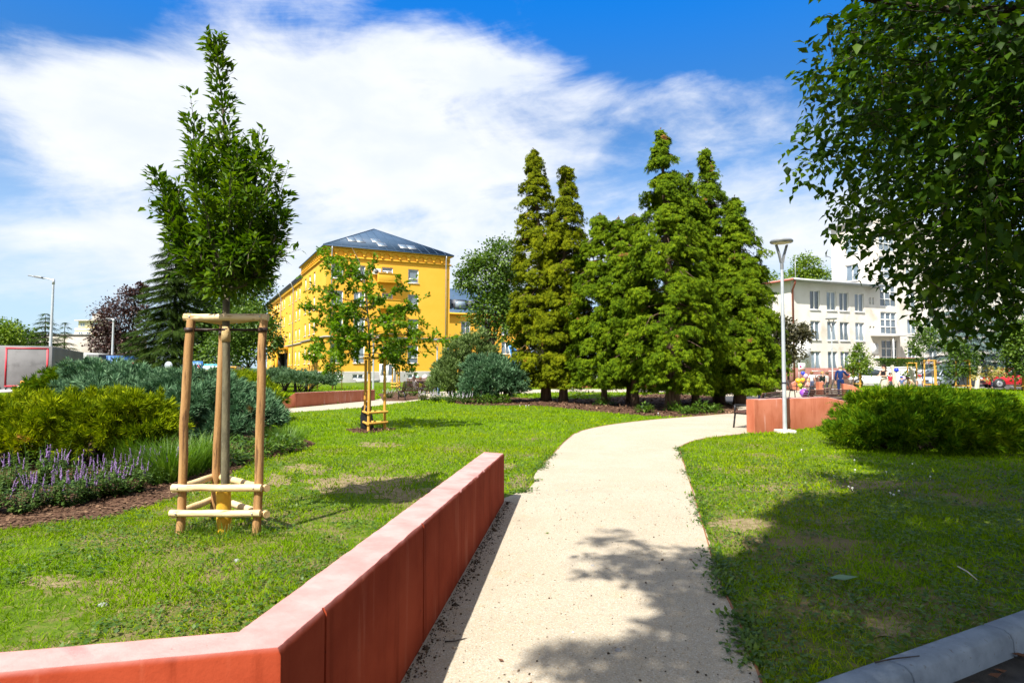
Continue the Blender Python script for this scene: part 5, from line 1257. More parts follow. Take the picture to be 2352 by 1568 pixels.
for x, y, w in [(1963, 1062, 'near the left foot of the wide juniper'), (2096, 1071, 'below the middle of the wide juniper'), (1964, 1085, 'below the flower at the juniper foot'), (2036, 1090, 'in the middle of the shaded lawn'), (2137, 1101, 'right of the bare patch in the shade'), (1916, 1100, 'left of the bare soil patch'), (1950, 1125, 'lower left of the bare patch'), (1958, 1128, 'in the pair left of the bare patch'), (2045, 1140, 'left one of the close pair'), (2053, 1144, 'right one of the close pair'), (2065, 1135, 'above the close pair'), (1841, 1038, 'in the sunny grass near the lamp foot'), (1512, 954.5, 'at the edge of the conifer bed'), (1194, 936, 'on the sunny lawn before the conifers'), (1208, 936, 'second in the row before the conifers'), (1214.5, 935.5, 'third in the row before the conifers')]:
    p = gp(x, y); mb = MB(); h = .045 if y > 1000 else .09; r = .012 if y > 1000 else .017
    mb.tube([p, p + (0, 0, h)], .0025, 4, False)
    for k in range(14): mb.ball(p + (0, 0, h) + rdir(1)[0] * r * .8, r * .42, 5, 4)
    o = mb.build('clover_flower', M_clover); tag(o, 'small white clover flower ' + w, 'flower', 'white clover flowers in the lawn')
# grit, crumbs of soil and leaf bits along the foot of the near wall and over the path
n = 1500; tq = rng.random(n) ** .8; W0 = WC_O + (WE_O - WC_O) * tq[:, None]; dn = np.array((.993, -.11)); P = np.concatenate([W0 + dn * (.01 + np.abs(rng.normal(size=n)) * .055)[:, None], np.full((n, 1), .012)], 1)
n2 = 420; Q = np.stack([rng.uniform(-.4, 2.2, n2), rng.uniform(2.6, 9, n2)], 1); Q = Q[pip(np.array(path_poly), Q[:, 0], Q[:, 1])]; P = np.concatenate([P, np.concatenate([Q, np.full((len(Q), 1), .012)], 1)])
V, Fc = scat(OCT, P, frames(rdir(len(P)) * (1, 1, .3)), np.exp(rng.normal(size=len(P)) * .5) * .0048)
g = put('path_litter', V, Fc, leafmat('soil crumbs', (.03, .022, .016), (.07, .05, .035), (.16, .11, .07), 0, .9, .1, 3), origin=(0, 0, 0)); g['kind'] = 'stuff'
# fallen leaves, sticks
M_deadleaf = leafmat('dead brown leaves', (.05, .025, .015), (.13, .06, .035), (.22, .11, .06), .1, .8, .2, 5)
def flat_leaf(name, lab, p, s, rz, m, group=None, T=None, curl=.3):
    tv, tf = T or T_leaf(.32, .12, -.1)
    V = tv * s; V[:, 2] += curl * s * (tv[:, 1] - .5) ** 2; c, sn = math.cos(rz), math.sin(rz)
    V = V @ np.array([[c, sn, 0], [-sn, c, 0], [0, 0, 1]]) + np.array(p); o = put(name, V, [tf], m); tag(o, lab, 'leaf', group)
flat_leaf('fallen_leaf', 'big pale green fallen leaf on the shaded grass', gp(1905, 1345) + (0, 0, .045), .20, -1.75, leafmat('fallen green leaf', (.13, .22, .12), (.16, .26, .14), (.2, .3, .16), .2))
flat_leaf('fallen_leaf', 'small green leaf lying on the sunny path', gp(1252, 1227) + (0, 0, .012), .045, -1.5, M_oak)
for x, y, w in [(1157, 1524, 'brown curled leaf on the path near the bottom edge'), (1590, 1290, 'brown leaf speck in the dappled shade of the path'), (1375, 1105, 'brown leaf bit on the sunny path'), (1212, 1580, 'brown leaf at the very bottom of the path')]:
    flat_leaf('fallen_leaf', w, gp(x, y) + (0, 0, .012), .04, x, M_deadleaf)
for i in range(34):
    tq = rng.uniform(.15, 1.9); p = kl(tq, .19 + abs(rng.normal()) * .22) + np.array((0, 0, -.095)); side = 'against the kerb' if i % 2 else 'in the gutter'
    flat_leaf('dead_leaf', 'brown dead leaf among the litter on the dark road below the kerb', p, rng.uniform(.04, .10), rng.random() * 6, M_deadleaf, 'dead leaves below the kerb', curl=rng.uniform(.2, 1.2))
M_twig = mat('dark twig', (.035, .025, .02), (.06, .045, .035), 30, .9)
for lab, pts, r in [('thin dark twig lying across the kerb', [gp(2010, 1520, .035), gp(2050, 1512, .04), gp(2112, 1505, .035)], .004), ('thin crooked twig on the path beside the near wall', [gp(1022, 1472, .012), gp(1045, 1471, .016), gp(1068, 1465, .012)], .004), ('pale dry stick in the shaded grass', [gp(2200, 1300, .05), gp(2222, 1312, .05), gp(2246, 1332, .03)], .005)]:
    mb = MB(); mb.tube(pts, [r, r, r * .6], 6); o = mb.build('twig', M_twig if 'dark' in lab or 'crooked' in lab else M_palepost); tag(o, lab, 'twig')

# ================================================================== buildings
M_yellow = mat('yellow render', (.74, .375, .040), (.77, .405, .05), .5, .85, bump=.15, bscale=60, spec=.15, c3=(.72, .375, .04), s3=.25, lo3=.5, hi3=.7)
M_yellow_trim = mat('orange yellow trim', (.60, .32, .028), (.64, .35, .035), .6, .85, spec=.15)
M_plinth = mat('grey plinth', (.36, .35, .35), (.45, .44, .42), .8, .9, spec=.15)
M_belt = mat('grey sheet metal ledge', (.30, .28, .28), rough=.5, metal=.3)
M_roof = mat('blue grey sheet roof', (.034, .068, .120), (.045, .082, .14), .5, .6, metal=0, spec=.3)
M_roof_dark = mat('dark sheet roof', (.03, .035, .05), (.045, .05, .065), .5, .5, metal=.2)
M_white = mat('white window frame', (.80, .80, .78), rough=.4, spec=.4)
M_glass = glassmat('window glass', (.05, .075, .10), .05, (.24, .30, .36))
M_zinc = mat('grey zinc pipe', (.34, .35, .36), (.42, .43, .44), 4, .45, metal=.5)
M_redpipe = mat('red brown painted metal', (.30, .075, .05), (.36, .10, .065), 3, .55)
M_cream = mat('weathered cream render', (.58, .54, .48), (.66, .625, .57), .35, .9, bump=.2, bscale=20, spec=.12, c3=(.50, .44, .36), s3=.5, lo3=.5, hi3=.72, lo=.3, hi=.6)
M_whitewall = mat('white painted render', (.80, .79, .77), (.72, .71, .69), .5, .85, spec=.15)
M_brownplinth = mat('red brown plinth', (.20, .085, .07), (.26, .12, .10), 1, .85)
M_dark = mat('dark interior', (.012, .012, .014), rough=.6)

M_skyglass = mat('roof light glass', (.12, .17, .22), rough=.35, spec=.4)
def facade(mb, p0, ux, n, W, z0, z1, holes, depth=.18):
    """a wall with openings: p0 2-D corner, ux along the wall, n outward"""
    p0 = np.array(p0, float); ux = np.array(ux, float); n = np.array(n, float)
    us = sorted({0, W} | {h[0] for h in holes} | {h[1] for h in holes}); zs = sorted({z0, z1} | {h[2] for h in holes} | {h[3] for h in holes})
    def pt(u, z, d=0): q = p0 + ux * u - n * d; return (q[0], q[1], z)
    for i in range(len(us) - 1):
        for j in range(len(zs) - 1):
            um, zm = (us[i] + us[i + 1]) / 2, (zs[j] + zs[j + 1]) / 2
            if any(h[0] < um < h[1] and h[2] < zm < h[3] for h in holes): continue
            mb.quad(pt(us[i], zs[j]), pt(us[i + 1], zs[j]), pt(us[i + 1], zs[j + 1]), pt(us[i], zs[j + 1]))
    for a, b, c, d in holes:
        for (u0, w0), (u1, w1) in (((a, c), (b, c)), ((b, c), (b, d)), ((b, d), (a, d)), ((a, d), (a, c))):
            mb.quad(pt(u0, w0), pt(u1, w1), pt(u1, w1, depth), pt(u0, w0, depth))
WIN = {}
def window(parent, loc, rz, w, h, kind='two', sill=True):
    """window frame with its pane and sill; loc is the middle of the lower edge in the parent's space"""
    key = (round(w, 2), round(h, 2), kind, sill)
    if key not in WIN:
        mb = MB(); b = .075; y = .0
        for x0, x1, z0, z1 in [(-w / 2, -w / 2 + b, 0, h), (w / 2 - b, w / 2, 0, h), (-w / 2 + b, w / 2 - b, 0, b), (-w / 2 + b, w / 2 - b, h - b, h)]:
            mb.box(((x0 + x1) / 2, 0, (z0 + z1) / 2), (x1 - x0, .09, z1 - z0))
        if kind == 'two': mb.box((0, .002, h / 2), (.11, .08, h - 2 * b - .004))
        if kind == 'tee': mb.box((0, .002, h * .36), (.11, .08, h * .72 - b)); mb.box((0, .004, h * .72), (w - 2 * b - .004, .075, .10))
        if kind == 'wide': mb.box((w * .14, .002, h / 2), (.10, .08, h - 2 * b - .004))
        if kind == 'low': mb.box((0, .002, h * .30), (w - 2 * b - .004, .08, .10))
        if kind == 'grid':
            for k in (1, 2): mb.box((-w / 2 + w * k / 3, .002, h / 2), (.09, .08, h - 2 * b - .004)); mb.box((0, .004, h * k / 3), (w - 2 * b - .004, .075, .09))
        V = np.concatenate(mb.v); Fs = [np.array([f for f, _ in fl]) for fl in mb.f.values()]
        me = mesh_np('window', V, Fs); me.materials.append(M_white)
        pv = np.array([(-w / 2 + .05, .03, .05), (w / 2 - .05, .03, .05), (w / 2 - .05, .03, h - .05), (-w / 2 + .05, .03, h - .05)])
        pe = mesh_np('pane', pv, [np.array([[0, 1, 2, 3]])]); pe.materials.append(M_glass)
        sm = None
        if sill:
            s = MB(); s.box((0, -.13, -.035), (w + .12, .22, .05)); s_v = np.concatenate(s.v)
            sm = mesh_np('sill', s_v, [np.array([f for f, _ in fl]) for fl in s.f.values()]); sm.materials.append(M_white)
        WIN[key] = (me, pe, sm)
    me, pe, sm = WIN[key]
    o = link('window', me, None, parent, loc, rz); link('pane', pe, None, o)
    if sm: link('sill', sm, None, o)
    return o

def yellow_building():
    A = gp(746, 879); ang = R(27.3); 
    t = thing('apartment_building', 'four storey yellow building with a blue grey hipped roof and arched frieze', 'building', A, ang)
    W = 14.4; TL = 16.5; WL = 46.0; SET = .5
    zb, ze, zc, zbelt, zpl = 0, 14.75, 13.84, 5.03, 1.18
    wx = lambda px: 0
    # front columns in metres from the corner, worked out from the photo
    def s_of(x):
        u = (x - CX) / F; c, s_ = math.cos(ang), math.sin(ang); return (A[0] - u * A[1]) / (u * s_ - c)
    cols = [s_of(603 + .2746 * q) for q in (620, 806, 1040, 1258)]
    ww = 1.27; rows = [11.45, 8.5, 5.65]; hh = 1.62
    holes = []; wins = []
    for ci, c in enumerate(cols):
        for z in rows: 
            holes.append((c - ww / 2, c + ww / 2, z, z + hh)); wins.append((c, z, ww, hh, 'tee' if ci == 2 else ('low' if ci == 3 else 'two')))
        if ci != 2: holes.append((c - ww / 2, c + ww / 2, 2.15, 4.25)); wins.append((c, 2.15, ww, 2.1, 'low'))
    c = cols[2]; holes.append((c - .48, c + .48, 3.35, 4.15)); wins.append((c, 3.35, .96, .8, 'plain'))
    mb = MB(); facade(mb, (0, 0), (1, 0), (0, -1), W, zpl, ze, holes)
    # right and back walls, left pavilion wall, wing wall
    lh = []; lw = []
    for tcol in (7.3, 10.5, 13.7):
        for z in rows + [2.15]:
            h_ = hh if z > 3 else 2.0; lh.append((TL - tcol - .6, TL - tcol + .6, z, z + h_)); lw.append((tcol, 0, z, 1.2, h_))
    facade(mb, (0, TL), (0, -1), (-1, 0), TL, zpl, ze, lh)
    wh = []
    for k in range(13):
        tc_ = TL + 2.2 + k * 3.2
        if k == 5: continue
        for z in rows + [2.15]:
            h_ = hh if z > 3 else 2.0; wh.append((TL + WL - tc_ - .55, TL + WL - tc_ + .55, z - .1, z - .1 + h_)); lw.append((tc_, SET, z - .1, 1.1, h_))
    facade(mb, (SET, TL + WL), (0, -1), (-1, 0), WL, zpl, 14.0, wh)
    mb.quad((W, 0, zpl), (W, TL + WL, zpl), (W, TL + WL, ze), (W, 0, ze)); mb.quad((SET, TL + WL, zpl), (W, TL + WL, zpl), (W, TL + WL, 14.0), (SET, TL + WL, 14.0))
    mb.quad((0, TL, zpl), (SET, TL, zpl), (SET, TL, ze), (0, TL, ze))
    mb.build('wall', M_yellow, t, local=True)
    for c, z, w, h, k in wins: window(t, (c, .14, z), 0, w, h, k)
    for tc_, x, z, w, h in lw: window(t, (x + .14, tc_, z), -math.pi / 2, w, h, 'two')
    # plinth with basement windows
    mb = MB(); bw = [(c - .62, c + .62, .38, .92) for c in (cols[0] + .2, cols[1] - .1, cols[3])]
    door = (cols[2] - .85, cols[2] + .85, .0, 2.05)
    facade(mb, (-.08, -.08), (1, 0), (0, -1), W + .16, 0, zpl, [(a + .08, b + .08, c_, d) for a, b, c_, d in bw] + [(door[0] + .08, door[1] + .08, 0, zpl)], .15)
    mb.quad((-.08, TL, 0), (-.08, -.08, 0), (-.08, -.08, zpl), (-.08, TL, zpl)); mb.quad((SET - .08, TL + WL, 0), (SET - .08, TL, 0), (SET - .08, TL, zpl), (SET - .08, TL + WL, zpl))
    mb.quad((-.08, -.08, zpl), (W + .08, -.08, zpl), (W, 0, zpl + .04), (0, 0, zpl + .04)); mb.quad((-.08, TL, zpl), (-.08, -.08, zpl), (0, 0, zpl + .04), (0, TL, zpl + .04))
    mb.quad((W + .08, -.08, 0), (W + .08, TL, 0), (W + .08, TL, zpl), (W + .08, -.08, zpl))
    mb.build('plinth', M_plinth, t, local=True)
    for a, b, c_, d in bw: window(t, ((a + b) / 2, .0, c_), 0, b - a, d - c_, 'two', False)
    # door with glass
    mb = MB(); c = cols[2]
    for x0, x1, z0, z1 in [(-.85, -.75, 0, 2.05), (.75, .85, 0, 2.05), (-.75, .75, 1.97, 2.05), (-.05, .05, 0, 1.97), (-.75, -.05, 0, .75), (.05, .75, 0, .75), (-.75, -.62, .75, 1.97), (-.2, -.05, .75, 1.97), (.05, .2, .75, 1.97), (.62, .75, .75, 1.97)]:
        mb.box((c + (x0 + x1) / 2, -.11, (z0 + z1) / 2), (x1 - x0 - .002, .07, z1 - z0 - .002))
    d = mb.build('door', M_white, t, local=True)
    mb = MB(); mb.quad((c - .72, -.09, .7), (c + .72, -.09, .7), (c + .72, -.09, 1.98), (c - .72, -.09, 1.98)); mb.build('pane', M_glass, d, local=True)
    # ledges and cornice
    for name, z, pr, hgt, m in (('belt_ledge', zbelt, .14, .16, M_belt), ('cornice', zc, .16, .18, M_yellow_trim)):
        mb = MB(); mb.box((W / 2, -pr / 2, z), (W + 2 * pr, pr, hgt)); mb.box((-pr / 2, TL / 2, z), (pr, TL - .004, hgt))
        if z < 6: mb.box((SET - pr / 2, TL + WL / 2 + .2, z), (pr, WL - .4, hgt))
        else: mb.box((SET - pr / 2, TL + WL / 2 + .2, 13.5), (pr * 1.6, WL - .4, .5))
        mb.build(name, m, t, local=True)
    # arched frieze: a band with round-headed notches
    mb = MB()
    def arches(p0, ux, n, W_, step):
        k = int(W_ / step); st = W_ / k; p0 = np.array(p0); ux = np.array(ux); n = np.array(n)
        z0, z1 = 14.12, 14.75
        for i in range(k):
            c = (i + .5) * st; r = st * .34; m_ = 9
            out = [(i * st, z0 + .02), (c - r, z0 + .02)] + [(c - r * math.cos(a), z0 + .10 + r * math.sin(a)) for a in np.linspace(0, math.pi, m_)] + [(c + r, z0 + .02), ((i + 1) * st, z0 + .02), ((i + 1) * st, z1), (i * st, z1)]
            pts = [(*(p0 + ux * u), z) for u, z in out]; mb.extr(pts, np.array((n[0], n[1], 0)) * .16)
            q = p0 + ux * (i * st) + n * .12; mb.box((q[0], q[1], z0 - .04), (.24, .24, .14))
    arches((0, 0), (1, 0), (0, -1), W, 1.0); arches((0, TL), (0, -1), (-1, 0), TL, 1.0)
    mb.build('arched_frieze', M_yellow_trim, t, local=True)
    mb = MB(); e = .40
    mb.box((W / 2, TL / 2, 14.89), (W + 2 * e - .1, TL + 2 * e - .1, .14)); mb.build('eaves', M_yellow_trim, t, local=True)
    # roof: hip over the pavilion, lower ridge over the wing
    mb = MB(); zE = 14.98; ap = (W / 2, 7.6, 19.0); rb = (W / 2, TL + .9, 19.0)
    c0, c1, c2, c3 = (-e, -e, zE), (W + e, -e, zE), (W + e, TL + e, zE), (-e, TL + e, zE)
    mb.add([c0, c1, c2, c3, ap, (W / 2, TL - 6.5, 19.0)], [(0, 1, 4), (1, 2, 5, 4), (2, 3, 5), (3, 0, 4, 5), (3, 2, 1, 0)])
    rf = mb.build('roof', M_roof, t, local=True)
    mb = MB()
    n_s = 15
    for i in range(1, n_s):                                            # standing seams on the front slope
        x = -e + (W + 2 * e) * i / n_s; q = min(1, min(x + e, W + e - x) / (W / 2 + e)); top = np.array((x, -e + (ap[1] + e) * q, zE + (ap[2] - zE) * q)); mb.bar((x, -e, zE + .015), top + (0, 0, .015), .04, .05)
    for a, b in ((c0, ap), (c1, ap)): mb.bar(np.array(a) + (0, 0, .03), np.array(b) + (0, 0, .03), .12, .08)
    mb.bar((-e, -e + .05, zE - .04), (W + e, -e + .05, zE - .04), .14, .12); mb.bar((-e + .05, -e, zE - .04), (-e + .05, TL + e, zE - .04), .14, .12)
    mb.build('roof_seams', M_roof, rf, local=True)
    sl = (ap[2] - zE) / (ap[1] + e)
    for cx, q in ((s_of(815), .30), (s_of(834), .30), (s_of(874), .36), (s_of(881), .20), (s_of(932), .20), (s_of(950), .20)):
        mb = MB(); y = -e + (ap[1] + e) * q; z = zE + (ap[2] - zE) * q; M_ = Matrix.Rotation(math.atan(sl), 3, 'X')
        mb.box((cx, y, z + .05), (1.0, 1.3, .14), M=M_); s_ = mb.build('skylight', M_zinc, rf, local=True)
        mb = MB(); mb.box((cx, y, z + .06), (.78, 1.05, .15), M=M_); mb.build('pane', M_skyglass, s_, local=True)
    mb = MB(); w0, w1 = TL + .85, TL + WL + .6; zw = 14.15
    mb.add([(SET - .6, w0, zw), (W + .6, w0, zw), (W + .6, w1, zw), (SET - .6, w1, zw), (W / 2, w0, 17.9), (W / 2, w1 - 6, 17.9)], [(0, 4, 5, 3), (1, 2, 5, 4), (2, 3, 5), (0, 1, 4), (0, 3, 2, 1)])
    mb.build('roof', M_roof_dark, t, local=True)
    # balconies on the middle column
    for z in rows:
        mb = MB(); c = cols[2]
        mb.box((c, -.45, z - .16), (2.5, .9, .14)); mb.box((c, -.86, z + .33), (2.5, .10, .84)); mb.box((c - 1.2, -.40, z + .33), (.10, .80, .84)); mb.box((c + 1.2, -.40, z + .33), (.10, .80, .84))
        mb.box((c, -.88, z + .79), (2.62, .2, .08)); mb.build('balcony', M_yellow_trim, t, local=True, bevel=.02)
    mb = MB(); u0 = s_of(862.5); mb.box((u0, -.19, 12.45), (.92, .36, .66)); ac = mb.build('air_conditioner', mat('grey white casing', (.66, .66, .62), rough=.5), t, local=True, bevel=.03)
    mb = MB(); mb.lathe((u0 - .1, -.385, 12.45), [(.25, -.01), (.25, .01), (.07, .02)], 20, 'y'); mb.build('fan', mat('fan grille', (.10, .10, .10), rough=.5), ac, local=True)
    # downpipes
    for x, y in ((.55, -.12), (W - .55, -.12)):
        mb = MB(); mb.tube([(x, -.36, 14.9), (x, -.34, 14.6), (x, y - .1, 14.05), (x, y, .3)], .065, 8); mb.build('downpipe', M_zinc, t, local=True, smooth=True)
    for y in (TL + .5, TL + 10, TL + 24):
        mb = MB(); mb.tube([(SET - .6, y, 14.1), (SET - .5, y, 13.9), (SET - .22, y, 13.2), (SET - .22, y, .3)], .07, 8); mb.build('downpipe', M_zinc, t, local=True, smooth=True)
    # entrance porch on the wing
    mb = MB(); y = TL + 2.2 + 5 * 3.2
    mb.box((SET - 1.65, y - 1.7, 2.2), (.4, .4, 4.4)); mb.box((SET - 1.65, y + 1.7, 2.2), (.4, .4, 4.4)); mb.box((SET - .95, y, 4.6), (2.1, 4.4, .5)); p = mb.build('porch', M_yellow_trim, t, local=True)
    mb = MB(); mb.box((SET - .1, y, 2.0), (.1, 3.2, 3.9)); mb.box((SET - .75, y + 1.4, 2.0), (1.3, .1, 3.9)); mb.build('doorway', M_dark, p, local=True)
    # right end return of the wall below the frieze: low stair wall by the door
    mb = MB(); mb.box((cols[2] - 2.4, -1.2, .2), (2.6, .5, .4)); mb.box((cols[2], -.8, .06), (2.4, 1.4, .12)); mb.build('steps', M_plinth, t, local=True)
yellow_building()

def back_wing():
    a = at(1000, 845, 96) * (1, 1, 0); b = at(1215, 845, 104) * (1, 1, 0); d = b - a; ang = math.atan2(d[1], d[0]); W = np.linalg.norm(d)
    t = thing('apartment_building', 'second yellow building with blue dormers seen behind the right corner of the first', 'building', a, ang)
    holes = [(x - .8, x + .8, z, z + 2.0) for x in np.arange(1.5, W - 1, 3.6) for z in (7.0, 3.9, 1.0)]
    mb = MB(); facade(mb, (0, 0), (1, 0), (0, -1), W, 0, 10.0, holes); mb.quad((0, 10, 0), (0, 0, 0), (0, 0, 10), (0, 10, 10)); mb.quad((W, 0, 0), (W, 10, 0), (W, 10, 10), (W, 0, 10)); mb.build('wall', M_yellow, t, local=True)
    for x0, x1, z0, z1 in holes: window(t, ((x0 + x1) / 2, .14, z0), 0, 1.6, 2.0, 'two')
    mb = MB(); mb.box((W / 2, -.25, 10.1), (W + .6, .6, .3)); mb.build('cornice', M_yellow_trim, t, local=True)
    mb = MB(); mb.add([(-.4, -.5, 10.26), (W + .4, -.5, 10.26), (W + .4, 10.5, 10.26), (-.4, 10.5, 10.26), (1, 4, 14.6), (W - 1, 4, 14.6)], [(0, 1, 5, 4), (1, 2, 5), (2, 3, 4, 5), (3, 0, 4)]); rf = mb.build('roof', M_roof, t, local=True)
    for x in np.arange(1.6, W - 1, 2.6):
        mb = MB(); mb.box((x, 1.2, 11.55), (2.2, 2.2, 1.7)); d_ = mb.build('dormer', M_roof_dark, rf, local=True)
        mb = MB(); mb.box((x, .08, 11.6), (1.7, .06, 1.1)); mb.build('pane', M_glass, d_, local=True)
back_wing()

def pale_building():
    C = at(1820, 845, 60) * (1, 1, 0); E = at(2021, 845, 65) * (1, 1, 0); d = E - C; W = np.linalg.norm(d); ang = math.atan2(d[1], d[0])
    t = thing('office_building', 'pale weathered building with a three storey wing and a taller block behind the branches', 'building', C, ang)
    def s_of(x):
        u = (x - CX) / F; return (C[0] - u * C[1]) / (u * math.sin(ang) - math.cos(ang))
    zt = 10.0; cols = [s_of(1665 + .2197 * q) for q in (953, 1127, 1258, 1418)]
    rows = [(7.35, 9.25), (4.35, 6.25), (1.35, 3.25)]
    holes = []
    for c in cols:
        for a, b in rows: holes.append((c - .68, c + .68, a, b))
    sm = [(s_of(1665 + .2197 * q) - .16, s_of(1665 + .2197 * q) + .16, z, z + .75) for q in (1530, 1563) for z in (8.2, 5.2, 2.2)]
    mb = MB(); facade(mb, (0, 0), (1, 0), (0, -1), W, 0, zt, holes + sm)
    sh_ = [(4 - 1.0 - .9 + k * -3.6 + 10, 4 - 1.0 + .9 - k * 3.6 + 10, a, b) for k in range(0) for a, b in rows]
    LW = 14.0; lh = [(LW - y - 1.0, LW - y + 1.0, a, b) for y in (4.2, 7.9, 11.4) for a, b in rows]
    facade(mb, (0, LW), (0, -1), (-1, 0), LW, 0, zt, lh)
    mb.quad((0, LW, 0), (W, LW, 0), (W, LW, zt), (0, LW, zt)); mb.build('wall', M_cream, t, local=True)
    for c in cols:
        for a, b in rows: window(t, (c, .14, a), 0, 1.36, b - a, 'two')
    for y in (4.2, 7.9, 11.4):
        for a, b in rows: window(t, (.14, y, a), -math.pi / 2, 2.0, b - a, 'wide')
    for a, b, c, d_ in sm:
        window(t, ((a + b) / 2, .15, c), 0, b - a, d_ - c, 'plain', False)
    mb = MB(); mb.box((W / 2 - .0, -.04, .8), (W, .10, 1.6)); mb.box((-.05, LW / 2 - .1, .8), (.10, LW, 1.6)); mb.build('plinth', M_brownplinth, t, local=True)
    mb = MB(); x0 = s_of(1838); mb.box((x0, -.03, 5.0 - 2.2), (2.7, .06, 2.9)); mb.build('white_patch', M_whitewall, t, local=True)
    mb = MB(); mb.box((W / 2 - .2, LW / 2 - .3, zt + .1), (W + .9, LW + 1.2, .16)); rf = mb.build('roof', mat('grey flat roof edge', (.34, .34, .36), (.42, .42, .43), 1, .7), t, local=True)
    mb = MB(); mb.bar((-.62, -.9, zt + .06), (-.62, LW, zt + .06), .12, .18); mb.build('gutter', M_redpipe, rf, local=True)
    mb = MB(); mb.bar((-.5, -.93, zt + .06), (W - .2, -.93, zt + .06), .12, .16); mb.build('gutter', M_zinc, rf, local=True)
    mb = MB(); mb.tube([(-.35, -.85, zt), (-.3, -.75, zt - .35), (.12, -.10, zt - .85), (.12, -.10, .2)], .085, 8); mb.build('downpipe', M_redpipe, t, local=True, smooth=True)
    mb = MB(); mb.tube([(4.0, 3, zt + .1), (4.0, 3, zt + 3)], .03, 5); mb.build('antenna', M_zinc, rf, local=True)
    # taller block
    BX0 = W + .02; BW = 30; BZ = 17.3; BY = .6; BD = 4.9
    fl = [1.2 + 3.0 * k for k in range(5)]
    bh = [(x - .8 - BX0, x + .8 - BX0, z + .9, z + 2.7) for x in (W + 6.2, W + 9.8, W + 13.4, W + 17) for z in fl] 
    mb = MB(); facade(mb, (BX0, BY), (1, 0), (0, -1), BW, 0, BZ, bh); facade(mb, (BX0, BY + BD), (0, -1), (-1, 0), BD, 0, BZ, [(BD - 3.2, BD - 1.6, z + .9, z + 2.7) for z in fl[3:]]); mb.quad((BX0 + BW, BY, 0), (BX0 + BW, BY + BD, 0), (BX0 + BW, BY + BD, BZ), (BX0 + BW, BY, BZ)); mb.quad((BX0, BY + BD, 0), (BX0 + BW, BY + BD, 0), (BX0 + BW, BY + BD, BZ), (BX0, BY + BD, BZ))
    # stair tower, flush with the end of the wing
    T0, T1 = W + .0, W + 3.3
    mb.quad((T0, BY, 0), (T0, .0, 0), (T0, .0, BZ), (T0, BY, BZ)); mb.quad((T1, .0, 0), (T1, BY, 0), (T1, BY, BZ), (T1, .0, BZ))
    gl = [(.30, 2.85, z, z + 2.35) for z in (5.15, 8.1, 11.05, 14.0)] + [(.35, 2.85, 1.9, 4.55)]
    facade(mb, (T0, 0), (1, 0), (0, -1), T1 - T0, 0, BZ, gl)
    mb.build('wall', M_cream, t, local=True)
    for a, b, c, d_ in bh: window(t, (BX0 + (a + b) / 2, BY + .14, c), 0, b - a, d_ - c, 'two')
    for z in fl[3:]: window(t, (BX0 + .14, BY + 2.4, z + .9), -math.pi / 2, 1.6, 1.8, 'two')
    for a, b, c, d_ in gl: window(t, (T0 + (a + b) / 2, .12, c), 0, b - a, d_ - c, 'grid', False)
    mb = MB(); mb.box((BX0 + BW / 2, BY + BD / 2, BZ + .15), (BW + .8, BD + .8, .3)); mb.build('roof', mat('grey roof slab', (.40, .39, .38), rough=.8), t, local=True)
    # canopy over the entrance, its posts, plaque, railing
    mb = MB(); mb.extr([(T0 - 1.3, -2.6, 4.75), (T0 + 3.6, -2.6, 5.0), (T0 + 3.6, -.02, 5.05), (T0 - 1.3, -.02, 4.85)], np.array((0, 0, .22))); cp = mb.build('canopy', M_cream, t, local=True)
    for x in (T0 - 1.1, T0 + 2.2):
        mb = MB(); mb.tube([(x, -2.3, 1.0), (x, -2.3, 4.8)], .06, 8); mb.build('canopy_post', M_white, cp, local=True)
    mb = MB(); mb.box((s_of(2009), -.05, 3.6), (.95, .08, 1.05)); mb.build('plaque', mat('white plaque', (.74, .76, .80), rough=.4), t, local=True)
    mb = MB()
    for z in (1.75, 2.15, 2.6): mb.tube([(T0 - 1.6, -3.0, z), (T0 + 6.5, -3.0, z)], .035, 6)
    for x in np.arange(T0 - 1.6, T0 + 6.6, 1.6): mb.tube([(x, -3.0, .9), (x, -3.0, 2.6)], .035, 6)
    mb.build('railing', M_redpipe, t, local=True)
    mb = MB(); mb.box((T0 + 2.5, -1.6, .6), (8, 3.0, 1.2)); mb.build('terrace', M_cream, t, local=True)
pale_building()
# retaining wall behind the parked cars
a = at(1992, 845, 59.5) * (1, 1, 0); b = at(2302, 845, 59) * (1, 1, 0); mb = MB(); mb.bar(a + (0, 0, .8), b + (0, 0, .8), .4, 1.66); mb.bar(a + (0, 0, 1.67), b + (0, 0, 1.67), .5, .08)
o = mb.build('retaining_wall', M_whitewall); tag(o, 'long white retaining wall behind the parked cars', 'wall')
a = at(2302, 845, 53.2) * (1, 1, 0)
# flat grey hall and far tower at left
M_hall = mat('pale grey hall render', (.38, .345, .30), (.43, .40, .36), .3, .9)
c = at(130, 845, 98) * (1, 1, 0); t = thing('hall', 'flat roofed pale grey hall behind the trailer', 'building', c)
mb = MB(); mb.box(c + (0, 5, 3.4), (16.5, 10, 6.8)); mb.build('wall', M_hall, t); mb = MB(); mb.box(c + (0, 5, 6.86), (16.9, 10.4, .12)); mb.build('roof', M_belt, t)
c = at(201, 845, 210) * (1, 1, 0); t = thing('tower_block', 'distant cream tower block with a flat top above the grey hall', 'building', c)
M_cream2 = mat('cream tower render', (.66, .58, .36), (.70, .64, .46), .2, .9)
mb = MB(); mb.box(c + (0, 4, 7.5), (9.2, 8, 15.0)); mb.box(c + (0, 4.2, 16.2), (8.0, 7, 2.6)); mb.build('wall', M_cream2, t)
mb = MB(); mb.box(c + (0, 4, 17.65), (9.4, 8.6, .3)); mb.build('roof', M_cream, t); mb = MB(); mb.box(c + (1.2, 4, 19.0), (3.6, 3, 2.4)); mb.build('roof_hut', M_hall, t)
